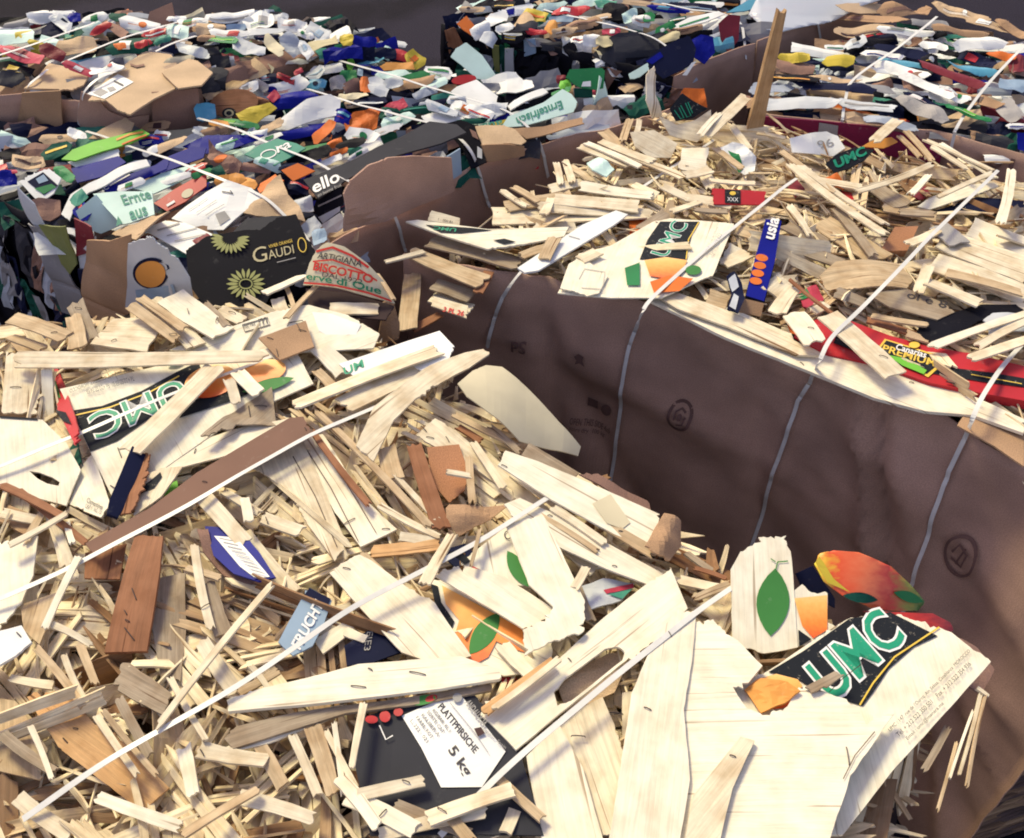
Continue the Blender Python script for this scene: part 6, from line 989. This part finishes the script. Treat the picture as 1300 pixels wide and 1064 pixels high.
CB1 = [(298, 82, 46, 30, 0, 'black', 5), (341, 74, 26, 17, 0, 'grey', 6), (375, 78, 30, 20, 10, 'card', 6), (430, 68, 60, 14, 14, 'white', 5), (326, 93, 38, 14, 22, 'cream_paper', 6), (338, 99, 26, 14, 10, 'navy', 6), (363, 100, 26, 8, -25, 'red', 7), (379, 91, 12, 8, 30, 'pink', 7), (398, 107, 30, 12, 8, 'sky', 6), (356, 112, 66, 20, 16, 'white', 5), (428, 106, 20, 17, 20, 'cardgrey', 6), (442, 96, 22, 14, 0, 'green', 6), (464, 110, 14, 18, 20, 'orange', 7), (302, 157, 54, 9, -8, 'green', 4), (374, 126, 52, 20, 12, 'blue', 6), (348, 122, 14, 12, 50, 'pink', 7), (384, 168, 66, 14, 12, 'blue', 5), (410, 168, 34, 12, 45, 'orange', 6), (460, 172, 38, 16, -5, 'white', 6), (446, 182, 36, 10, 15, 'black', 6), (425, 182, 20, 9, 20, 'orange', 5), (300, 182, 50, 12, 25, 'mint', 5), (392, 198, 54, 18, 15, 'black', 6),
 (97, 170, 24, 10, -15, 'white', 8), (72, 192, 36, 18, 20, 'dkgreen', 5), (75, 176, 50, 12, 10, 'cardlight', 4), (36, 206, 42, 14, -5, 'cardlight', 5), (8, 226, 24, 20, 10, 'blue', 5), (9, 218, 22, 6, 5, 'pink', 6), (12, 196, 30, 14, 0, 'black', 4), (84, 222, 26, 12, -35, 'green', 5), (104, 268, 20, 24, 40, 'blue', 4), (100, 252, 22, 14, 40, 'teal', 6), (200, 160, 34, 12, 10, 'card', 4), (190, 195, 44, 14, 15, 'navy', 4), (176, 210, 30, 12, 10, 'silver', 4), (215, 185, 44, 9, 25, 'cardlight', 6), (165, 235, 34, 10, 20, 'white', 6), (220, 228, 40, 9, 20, 'white', 5), (248, 215, 30, 9, 25, 'red', 6), (255, 220, 26, 7, 20, 'green', 7), (292, 228, 40, 14, 5, 'peach', 6), (270, 222, 30, 14, 30, 'dkgreen', 5), (310, 232, 30, 12, -10, 'peach', 5), (340, 208, 34, 14, -20, 'mint', 6), (325, 214, 40, 10, -10, 'carddark', 5), (370, 212, 30, 10, 10, 'navy', 5), (420, 204, 30, 8, 25, 'white', 5), (405, 240, 26, 14, 30, 'carddark', 4), (380, 236, 30, 14, -20, 'navy', 4), (385, 258, 24, 18, 20, 'palegrey', 5), (395, 290, 26, 20, 40, 'palegrey', 3), (405, 300, 20, 16, 20, 'lightblue', 4),
 (455, 80, 30, 12, 10, 'lime', 5), (470, 76, 34, 10, 12, 'sky', 6), (490, 68, 16, 14, 60, 'mint', 7), (506, 70, 30, 14, -10, 'red', 6), (527, 76, 24, 18, -40, 'yellow', 7), (505, 84, 40, 10, 0, 'peach', 6), (475, 88, 40, 10, -5, 'blue', 5), (460, 92, 24, 14, 0, 'navy', 6), (500, 95, 40, 10, 5, 'mint', 5), (525, 97, 36, 9, 15, 'green', 6), (525, 106, 50, 12, 18, 'card', 5), (478, 110, 30, 20, -15, 'palegrey', 6), (500, 104, 24, 12, 5, 'silver', 7), (448, 110, 24, 16, 20, 'carddark', 5), (556, 92, 34, 16, -10, 'white', 6), (550, 108, 34, 12, 20, 'mint', 5), (540, 118, 34, 12, 20, 'silver', 6), (562, 124, 28, 14, 10, 'teal', 6), (580, 128, 22, 14, -10, 'palegrey', 7), (545, 132, 44, 9, 8, 'navy', 5), (470, 128, 40, 9, 5, 'navy', 6), (452, 132, 30, 8, 10, 'cardlight', 5), (530, 140, 44, 10, 5, 'dkgreen', 5), (560, 138, 40, 12, -20, 'palegrey', 7), (505, 152, 44, 12, 15, 'mint', 6), (495, 145, 26, 18, -5, 'dkgreen', 5), (480, 168, 60, 9, 18, 'white', 5), (610, 142, 36, 12, -20, 'white', 7), (590, 140, 40, 14, -20, 'white', 6), (600, 155, 40, 8, 5, 'dkgreen', 5), (620, 110, 30, 9, 0, 'grey', 5), (450, 60, 40, 8, 20, 'white', 6), (475, 60, 24, 8, 20, 'grey', 6), (505, 56, 24, 8, -10, 'palegrey', 5), (415, 88, 40, 12, 10, 'white', 5), (400, 92, 26, 12, 30, 'palegrey', 6), (415, 76, 30, 10, 0, 'cardlight', 6), (448, 122, 34, 8, 10, 'cream_paper', 6), (435, 148, 20, 18, -20, 'blue', 6), (420, 138, 20, 16, 30, 'cardlight', 6),
 (262, 142, 26, 20, 0, 'sky', 6), (272, 166, 34, 10, 10, 'card', 5), (278, 156, 26, 9, -5, 'peach', 5), (345, 160, 30, 10, 25, 'cardlight', 5), (256, 166, 20, 12, 0, 'palegrey', 5), (322, 172, 34, 10, 10, 'white', 6), (340, 176, 40, 8, 20, 'white', 6), (310, 180, 34, 8, 15, 'blue', 6), (398, 188, 36, 8, 10, 'green', 6), (430, 194, 24, 8, 20, 'orange', 5), (455, 196, 30, 7, 30, 'white', 5), (315, 112, 26, 12, 30, 'white', 6), (330, 108, 22, 12, -30, 'cardgrey', 6), (330, 128, 22, 10, -20, 'rust', 5), (205, 172, 20, 12, 0, 'white', 5), (190, 178, 30, 14, 0, 'blue', 6), (195, 190, 16, 10, 30, 'white', 6), (712, 118, 24, 8, 20, 'green', 5), (718, 108, 14, 10, 0, 'lime', 6), (712, 100, 12, 10, 0, 'dkred', 5)]
for (x, y, w, h, a_, c, L) in CB1: blob(x, y, w, h, a_, c, L, 1.0, MC)
CBD = [(610, 40, 26, 16, 30, 'white', 5), (630, 24, 26, 14, 20, 'white', 5), (640, 36, 22, 12, 20, 'white', 5), (655, 14, 40, 14, 10, 'white', 5), (665, 26, 26, 14, 40, 'cardlight', 6), (680, 20, 28, 14, -10, 'yellow', 6), (668, 34, 26, 11, 5, 'darkgrey', 7), (680, 40, 26, 7, -5, 'red', 6), (700, 34, 16, 14, 40, 'peach', 6), (725, 14, 44, 9, 10, 'red', 6), (715, 40, 30, 10, 10, 'cardlight', 6), (740, 32, 44, 14, 15, 'card', 6), (755, 24, 40, 8, 10, 'cardlight', 6), (776, 40, 22, 9, 5, 'pink', 6), (752, 50, 26, 14, 5, 'white', 6), (768, 52, 22, 12, 0, 'paleyellow', 6), (780, 14, 30, 20, 0, 'black', 5), (800, 20, 20, 14, 30, 'mint', 6), (815, 26, 24, 14, -10, 'white', 6), (824, 22, 14, 12, 0, 'green', 7), (845, 36, 26, 10, 25, 'green', 6), (868, 38, 44, 8, 8, 'card', 5), (850, 48, 26, 12, 20, 'paleyellow', 5), (700, 8, 34, 10, 10, 'mint', 5), (745, 4, 36, 10, 15, 'mint', 5), (770, 4, 26, 8, 0, 'teal', 6), (820, 6, 60, 7, -8, 'cardlight', 5), (850, 12, 50, 7, -8, 'blue', 5), (880, 8, 60, 8, -5, 'navy', 5), (690, 24, 20, 8, 30, 'teal', 5), (712, 24, 30, 7, 0, 'lightblue', 6), (640, 6, 30, 12, 0, 'black', 5), (900, 6, 40, 8, 0, 'white', 5), (860, 26, 24, 8, 10, 'dkgreen', 5), (925, 4, 30, 10, 0, 'black', 4), (650, 46, 30, 16, 0, 'black', 4), (600, 12, 30, 8, 0, 'cardlight', 4), (835, 50, 20, 16, 0, 'darkgrey', 4), (735, 50, 20, 8, 0, 'white', 5), (620, 50, 16, 20, 60, 'palegrey', 4)]
for (x, y, w, h, a_, c, L) in CBD: blob(x, y, w, h, a_, c, L, 1.0, MD)
# ================================================================== STRAPS
def strap(label, pts):
    P_ = []; UVW = []
    for q in pts:
        x, y, S = q[0], q[1], q[2]; h = q[3] if len(q) > 3 else None
        if isinstance(S, Wall):
            u, v = S.uv(x, y)
            for _ in range(4):
                X = S.F(u, v, .006); px, py = project(X)
                # nudge towards the pixel
                e = 1e-3; a1 = project(S.F(u + e, v, .006)); a2 = project(S.F(u, v + e, .006))
                j = ((a1[0] - px) / e, (a2[0] - px) / e, (a1[1] - py) / e, (a2[1] - py) / e); det = j[0] * j[3] - j[1] * j[2]
                if abs(det) < 1e-3: break
                dx, dy = x - px, y - py
                u += (j[3] * dx - j[1] * dy) / det; v += (-j[2] * dx + j[0] * dy) / det
            UVW.append((u, v)); P_.append((S.F(u, v, .007), S.F(u, v, .05) - S.F(u, v, 0)))
        else: UVW.append(None); P_.append((at(x, y, S + (h or 0)), Vector((0, 0, 1))))
    Q = []
    for i in range(len(P_)):
        Q.append(P_[i])
        if i + 1 < len(pts) and isinstance(pts[i][2], Wall) and pts[i + 1][2] is pts[i][2]:
            S = pts[i][2]; A_, B_ = UVW[i], UVW[i + 1]
            for k in range(1, 10):
                u = A_[0] + (B_[0] - A_[0]) * k / 10; v = A_[1] + (B_[1] - A_[1]) * k / 10
                Q.append((S.F(u, v, .007), S.F(u, v, .05) - S.F(u, v, 0)))
    P_ = Q
    C = []
    n_ = len(P_)
    for i in range(n_ - 1):
        p0, p1, p2, p3 = P_[max(0, i - 1)][0], P_[i][0], P_[i + 1][0], P_[min(n_ - 1, i + 2)][0]
        for k in range(8):
            t = k / 8
            c = 0.5 * ((2 * p1) + (p2 - p0) * t + (2 * p0 - 5 * p1 + 4 * p2 - p3) * t * t + (3 * p1 - p0 - 3 * p2 + p3) * t ** 3)
            c = c + Vector((noise.noise(c * 5 + Vector((9, 0, 0))) * .004, noise.noise(c * 5) * .004, 0.004 * noise.noise(c * 9)))
            C.append((c, P_[i][1].normalized().lerp(P_[i + 1][1].normalized(), t) + Vector((noise.noise(c * 7), noise.noise(c * 7 + Vector((0, 5, 0))), 0)) * .22))
    C.append((P_[-1][0], P_[-1][1]))
    V = []; F = []; UV = []
    L = 0
    for i, (c, nn) in enumerate(C):
        d = (C[min(len(C) - 1, i + 1)][0] - C[max(0, i - 1)][0]).normalized(); sd = d.cross(nn).normalized(); up = sd.cross(d)
        if i: L += (c - C[i - 1][0]).length
        for a_, b_ in ((-.0038, 0), (.0038, 0), (.0038, -.0008), (-.0038, -.0008)): V.append(c + sd * a_ + up * b_); UV.append((L, a_))
    for i in range(len(C) - 1):
        for j in range(4): F.append([i * 4 + j, i * 4 + (j + 1) % 4, i * 4 + 4 + (j + 1) % 4, i * 4 + 4 + j])
    F += [[0, 3, 2, 1], [len(V) - 4, len(V) - 3, len(V) - 2, len(V) - 1]]
    o = mesh_ob('plastic_strap', V, F, 'strap', UV, None); tag(o, label, 'strap', 'white plastic straps binding the bales'); return o
a1, a2 = 1.075, 1.0
strap('white strap crossing over the upside-down green letters at the left', [(-60, 615, 1.031), (15, 586, 1.042), (200, 508, 1.049), (345, 452, 1.042)])
strap('white strap following the brown hardboard strip across the nearest bale', [(-60, 785, 1.031), (25, 750, 1.046), (240, 640, 1.053), (390, 553, 1.056), (500, 508, 1.049)])
strap('white strap passing over the pale blue FRUCHT board to the right edge', [(30, 1040, 1.038), (140, 965, 1.053), (300, 870, 1.056), (450, 770, 1.062), (600, 690, 1.064), (730, 610, 1.053)])
strap('white strap running beside the oval hand hole', [(560, 1060, 1.038), (650, 968, 1.053), (780, 860, 1.062), (870, 785, 1.062), (930, 742, 1.046), (960, 722, 1.014)])
strap('white strap bending over the left end of the long brown side', [(905, 178, 1.022), (820, 235, 1.024), (740, 285, 1.024), (700, 310, 1.024), (662, 345, 1.03), (640, 378, WB), (628, 405, WB), (618, 440, WB)])
strap('white strap down the long brown side nearest its torn hole', [(1012, 226, 1.050), (930, 288, 1.050), (860, 350, 1.047), (826, 380, 1.05), (814, 397, 1.045), (807, 420, WB), (800, 440, WB), (788, 510, WB), (776, 600, WB), (770, 640, WB)])
strap('white strap down the middle of the long brown side right of the ring mark', [(1268, 216, 1.074), (1170, 312, 1.074), (1100, 385, 1.074), (1058, 428, 1.06), (1040, 460, 1.05), (1029, 486, WB), (1012, 510, WB), (985, 590, WB), (956, 688, WB), (945, 720, WB)])
strap('white strap down the right end of the long brown side', [(1420, 320, 1.058), (1340, 398, 1.058), (1285, 450, 1.043), (1252, 498, 1.055), (1236, 530, 1.05), (1226, 556, WB), (1205, 600, WB), (1178, 680, WB), (1158, 740, WB), (1135, 800, WB)])
strap('white strap over the lime green sleeve and dark grey carton top', [(110, 166, 1.036), (180, 190, 1.050), (260, 220, 1.050), (330, 248, 1.050), (365, 276, 1.036), (385, 296, 1.014), (400, 322, WCR), (410, 350, WCR)])
strap('white strap over the green lettered sheet ending on the dark grey carton', [(250, 150, 1.043), (320, 172, 1.054), (400, 205, 1.054), (440, 228, 1.050), (460, 238, 1.036)])
strap('white strap down the rounded brown flap', [(455, 215, 1.054), (480, 224, 1.054), (492, 248, WCR), (505, 285, WCR), (516, 318, WCR)])
strap('white strap over the orange red pouch and the edge of the brown side', [(390, 112, 1.036), (440, 128, 1.050), (500, 145, 1.054), (550, 158, 1.050), (582, 175, 1.043), (600, 195, 1.029), (610, 222, WCR), (616, 245, WCR), (622, 262, WCR)])
strap('white strap in front of the mint lettered board', [(400, 68, 1.043), (470, 88, 1.050), (560, 115, 1.050), (620, 133, 1.050), (655, 148, 1.043), (680, 172, 1.022), (690, 196, WCR), (696, 225, WCR)])
strap('white strap along the left frame edge of the rear left bale', [(-30, 82, ZC2 + .06), (0, 70, ZC2 + .06), (60, 50, ZC2 + .07), (120, 28, ZC2 + .06)])
strap('white strap over the dark green tray ending on the brown box', [(78, 79, ZC2 + .05), (130, 58, ZC2 + .07), (180, 41, ZC2 + .07), (225, 28, ZC2 + .05)])
strap('short white strap crossing the back of the big brown box top', [(198, 65, ZC2 + .06), (225, 54, ZC2 + .06), (250, 46, ZC2 + .06)])
strap('white strap curving down over the left half of the brown box', [(160, 85, ZC2 + .04), (130, 97, ZC2 + .045), (110, 115, ZC2 + .03), (103, 132, WC2), (100, 150, WC2), (101, 165, WC2)])
strap('thin white strap down the left face of the brown box', [(60, 88, ZC2 + .03), (38, 104, ZC2 + .03), (30, 116, ZC2 + .01), (28, 130, WC2)])
strap('white strap over the padded black bag of the rear middle bale', [(690, 12, 1.036), (740, 24, 1.043), (800, 38, 1.050), (830, 48, 1.050), (852, 64, 1.036), (866, 80, 1.014)])
strap('white strap down the right side of the rear middle bale', [(840, 5, 1.036), (880, 12, 1.043), (915, 16, 1.036), (938, 28, 1.022), (944, 50, 1.0), (947, 75, WDR)])
strap('white strap over the yellow wrapper and blue sleeve of the rear right bale', [(1190, 22, 1.043), (1140, 60, 1.050), (1085, 100, 1.043), (1074, 125, 1.022), (1070, 150, WE), (1066, 166, WE)])
strap('white strap at the right of the rear right bale', [(1330, 30, 1.043), (1270, 88, 1.050), (1230, 138, 1.029), (1214, 165, WE), (1208, 190, WE)])
strap('white strap hanging on the plastic covered bale', [(1010, 0, 1.043), (1030, 14, 1.022), (1038, 34, WF), (1042, 60, WF)])

# ================================================================== LOOSE FILL
def inside(p, poly):
    c = False; j = len(poly) - 1
    for i in range(len(poly)):
        if (poly[i][1] > p[1]) != (poly[j][1] > p[1]) and p[0] < (poly[j][0] - poly[i][0]) * (p[1] - poly[i][1]) / (poly[j][1] - poly[i][1]) + poly[i][0]: c = not c
        j = i
    return c
def pick(poly, rng):
    xs = [p[0] for p in poly]; ys = [p[1] for p in poly]
    while True:
        q = (rng.uniform(min(xs), max(xs)), rng.uniform(min(ys), max(ys)))
        X = project(Vector((q[0], q[1], 1.0)))
        if inside(q, poly) and -60 < X[0] < 1360 and -40 < X[1] < 1120: return q
class Mass:
    def __init__(s): s.V = []; s.F = []; s.UV = []; s.PC = []; s.M = []
    def add(s, V, F, UV, pc, m=0):
        k = len(s.V); s.V += V; s.F += [[i + k for i in f] for f in F]; s.UV += UV; s.PC += [pc] * len(V) if not isinstance(pc, list) else pc; s.M += [m] * len(F)
    def build(s, name, mats, label, cat):
        o = mesh_ob(name, s.V, s.F, mats[0], s.UV, s.PC)
        for m_ in mats[1:]: o.data.materials.append(MATS[m_])
        o.data.polygons.foreach_set('material_index', s.M); tag(o, label, cat, kind='stuff'); return o
def rand_strip(poly, rng, l0, l1, w0, w1, zlo, zhi, tilt, t):
    x, y = pick(poly, rng); L = rng.uniform(l0, l1) * (1 if rng.random() < .7 else .6); w = rng.uniform(w0, w1)
    a_ = rng.gauss(2.25, .8) if rng.random() < .6 else rng.uniform(0, math.pi)
    el = rng.gauss(0, tilt); z = rng.uniform(zlo, zhi)
    d = Vector((math.cos(a_) * math.cos(el), math.sin(a_) * math.cos(el), math.sin(el))) * L / 2
    c = Vector((x, y, z)); roll = rng.gauss(0, .55); N = Vector((math.sin(roll) * -math.sin(a_), math.sin(roll) * math.cos(a_), math.cos(roll)))
    k9 = 1.1 if poly is FB else 0.8
    if not (inside(((c + d * k9).x, (c + d * k9).y), poly) and inside(((c - d * k9).x, (c - d * k9).y), poly)): return rand_strip(poly, rng, l0, l1 * .97, w0, w1, zlo, zhi, tilt, t)
    return c - d, c + d, w, t, N
rng = random.Random(77)
grp = {'A': (FA, 'splintered slat of bare crate wood lying loose under the straps of the nearest bale', 'loose slats of the nearest bale'), 'B': (FB, 'splintered slat of bare crate wood lying loose in the bale with the long brown side', 'loose slats of the second wood bale')}
for key, n_ in (('A', 62), ('B', 52)):
    poly, lab, gr = grp[key]
    for i in range(n_):
        a_, b_, w, t, N = rand_strip(poly, rng, .10, .26, .012, .045, .975, 1.02 if key == 'A' else 1.045, .14, .0035)
        V, F, UV = strip_geo(a_, b_, w, t, N, rng, .08, rng.uniform(-.03, .05), rng.uniform(-.5, .5), rng.uniform(0, .4), cols=6)
        o_ = (rng.random() * 9, rng.random() * 9); UV = [(u + o_[0], v + o_[1]) for u, v in UV]; pc = (rng.random(), .5)
        o = mesh_ob('wood_slat', V, F, 'mix', UV, [pc] * len(V)); X = project((a_ + b_) / 2); ln = (b_ - a_).length
        lab = 'bare %s%s %s %s' % ('long ' if ln > .2 else ('short ' if ln < .13 else ''), 'thin' if w < .02 else ('broad' if w > .035 else 'plain'), 'brown slat' if pc[0] < .25 else ('tan slat' if pc[0] < .45 else 'cream slat'), rel(X[0], X[1], MA if key == 'A' else MB)); tag(o, lab, 'wood slat', gr)
ms = Mass()
for key, n_ in (('A', 2300), ('B', 2600)):
    poly = grp[key][0]
    for i in range(n_):
        big = i < n_ * (.58 if key == 'A' else .46)
        a_, b_, w, t, N = rand_strip(poly, rng, .05 if not big else .08, .15 if not big else .26, .003 if not big else .010, .012 if not big else .054, .955, (1.015 if key == 'A' else 1.029) if not big else 1.0, .22 if not big else .15, .0025)
        V, F, UV = strip_geo(a_, b_, w, t, N, rng, .17, rng.uniform(-.04, .06), rng.uniform(-.8, .8), rng.uniform(.1, .95) if not big else rng.uniform(0, .6), cols=3 if not big else 5, segs=3 if not big else 4)
        o_ = (rng.random() * 9, rng.random() * 9); ms.add(V, F, [(u + o_[0], v + o_[1]) for u, v in UV], (rng.random(), .5))
    # crushed boards split into strips that still lie side by side
    for i in range(150 if key == 'A' else 120):
        a_, b_, w, t, N = rand_strip(poly, rng, .12, .26, .01, .02, .985, 1.012, .10, .003)
        ax = (b_ - a_).normalized(); sd = N.cross(ax).normalized(); k_ = rng.randint(3, 7); tone = rng.random() ** .6; o_ = (rng.random() * 9, rng.random() * 9)
        for q in range(k_):
            w_ = rng.uniform(.006, .018); f0 = a_ + sd * (q - k_ / 2) * .0125 + ax * rng.uniform(-.02, .02) + N * rng.uniform(-.003, .003); f1 = b_ + sd * ((q - k_ / 2) * .0125 * rng.uniform(.9, 1.25)) + ax * rng.uniform(-.05, .03) + N * rng.uniform(-.004, .004)
            V, F, UV = strip_geo(f0, f1, w_, t, N, rng, .10, rng.uniform(-.01, .03), rng.uniform(-.3, .3), rng.uniform(0, .5), cols=3, segs=4)
            ms.add(V, F, [(u + o_[0], v + o_[1] + q * .013) for u, v in UV], (min(1, tone + rng.uniform(-.05, .05)), .5))
    # splinters poking from the bale edges
    for i in range(260):
        k = rng.randrange(len(poly)); p = Vector(poly[k]); q = Vector(poly[(k + 1) % len(poly)]); r_ = p.lerp(q, rng.random())
        nn = Vector((q.y - p.y, p.x - q.x)).normalized(); c = Vector((r_.x, r_.y, rng.uniform(.90, 1.0)))
        d = Vector((nn.x + rng.gauss(0, .5), nn.y + rng.gauss(0, .5), rng.gauss(0, .4))).normalized() * rng.uniform(.02, .05)
        if key == 'B' and k < 7: continue
        if inside((c.x + d.x, c.y + d.y), poly): d = -d
        V, F, UV = strip_geo(c - d * 1.5, c + d * .8, rng.uniform(.003, .02), .0025, Vector((0, .2, 1)), rng, .15, .02, .5, .5, cols=3, segs=3)
        ms.add(V, F, UV, (rng.random() * .6, .5))
ms.build('wood_splinters', ['mix'], 'loose mass of fine wood splinters filling the gaps of the two crate wood bales', 'splinters')

cols_ = ['white', 'white', 'mint', 'palegrey', 'grey', 'darkgrey', 'black', 'navy', 'blue', 'sky', 'red', 'orange', 'yellow', 'green', 'dkgreen', 'card', 'cardlight', 'carddark', 'dkred', 'silver', 'teal', 'peach', 'pink', 'cream_paper']
wts = [5, 5, 3, 5, 4, 5, 8, 8, 3, .6, 1.3, .5, .5, 1, 4, 4, 4, 6, 1.5, 4, 1.5, .5, .5, 2]
mc = Mass()
for key, poly, n_, zt in (('C1', FC1, 620, 1.0), ('C2', FC2, 300, ZC2), ('D', FD, 320, 1.0), ('E', FE, 400, 1.0)):
    for i in range(n_):
        x, y = pick(poly, rng); L = rng.uniform(.07, .20); w = rng.uniform(.03, .085)
        a_ = rng.gauss(.42, .28) if key != 'E' else rng.gauss(-.15, .12)
        tl = rng.uniform(.1, 1.0) if key != 'E' else rng.uniform(0, .5)
        U = Vector((math.cos(a_), math.sin(a_), rng.gauss(0, .15))).normalized(); Vv = Vector((-math.sin(a_) * math.cos(tl), math.cos(a_) * math.cos(tl), math.sin(tl)))
        N = U.cross(Vv).normalized(); c = Vector((x, y, zt + rng.uniform(-.05, .006)))
        cf = crumple(rng, L * .7, w * .15); nu, nv = 7, 5; V = []; UV = []; F = []
        wob = [rng.uniform(.75, 1.074) for _ in range(nu)]; fo = rng.choice((0.01, .08, .25)) * w; fp = rng.uniform(1, 2)
        for ii in range(nu):
            for jj in range(nv):
                u = (ii / (nu - 1) - .5) * L * (1 + rng.uniform(-.03, .03)); v = (jj / (nv - 1) - .5) * w * wob[ii]
                V.append(c + U * u + Vv * v * (1 - fo / w * .4) + N * (cf(u, v) - fo * (abs(v) * 2 / w) ** fp)); UV.append((u + i * .37, v + i * .13))
        for ii in range(nu - 1):
            for jj in range(nv - 1): F.append([ii * nv + jj, (ii + 1) * nv + jj, (ii + 1) * nv + jj + 1, ii * nv + jj + 1])
        mc.add(V, F, UV, (rng.random(), .5), cols_.index(rng.choices(cols_, wts)[0]))
for W_, n_ in ((WCF, 130), (WD, 120)):
    for i in range(n_):
        u0 = rng.uniform(0, W_.L); z0 = rng.uniform(.35, .97); L = rng.uniform(.08, .25); w = rng.uniform(.02, .07); sk = rng.gauss(0.12, .2)
        cf = crumple(rng, .06, .008); V = []; UV = []; F = []
        for ii in range(8):
            for jj in range(4):
                s_ = ii / 7 - .5; q = jj / 3 - .5; V.append(W_.F(u0 + q * w + sk * s_ * L, min(z0 + s_ * L, .985), .012 + abs(cf(s_ * L, q * w)) + .01 * rng.random())); UV.append((s_ * L + i, q * w))
        for ii in range(7):
            for jj in range(3): F.append([ii * 4 + jj, ii * 4 + jj + 1, ii * 4 + jj + 5, ii * 4 + jj + 4])
        c_ = rng.choice(['black', 'navy', 'darkgrey', 'grey', 'carddark', 'palegrey', 'dkgreen', 'silver', 'black', 'navy'])
        mc.add(V, F, UV, (rng.random(), .5), cols_.index(c_))
ukeys = cols_
mc.build('crushed_cartons', ukeys, 'mass of crushed carton and wrapper scraps packed between the larger cartons of the rear bales', 'carton scraps')

# ------------------------------------------------------------------ pieces whose labels coincide are told apart by size
def span(o):
    ms_ = [o] if o.type == 'MESH' else [c for c in o.children if c.type == 'MESH'][:1]
    return max(ms_[0].dimensions) if ms_ else 0
bpy.context.view_layer.update()
for lab, obs in list(USED.items()):
    if len(obs) > 1:
        obs.sort(key=span)
        words = {2: ['smaller', 'larger'], 3: ['smallest', 'medium', 'largest'], 4: ['smallest', 'second smallest', 'second largest', 'largest']}.get(len(obs))
        if words:
            for o, w_ in zip(obs, words): o['label'] = w_ + ' ' + lab
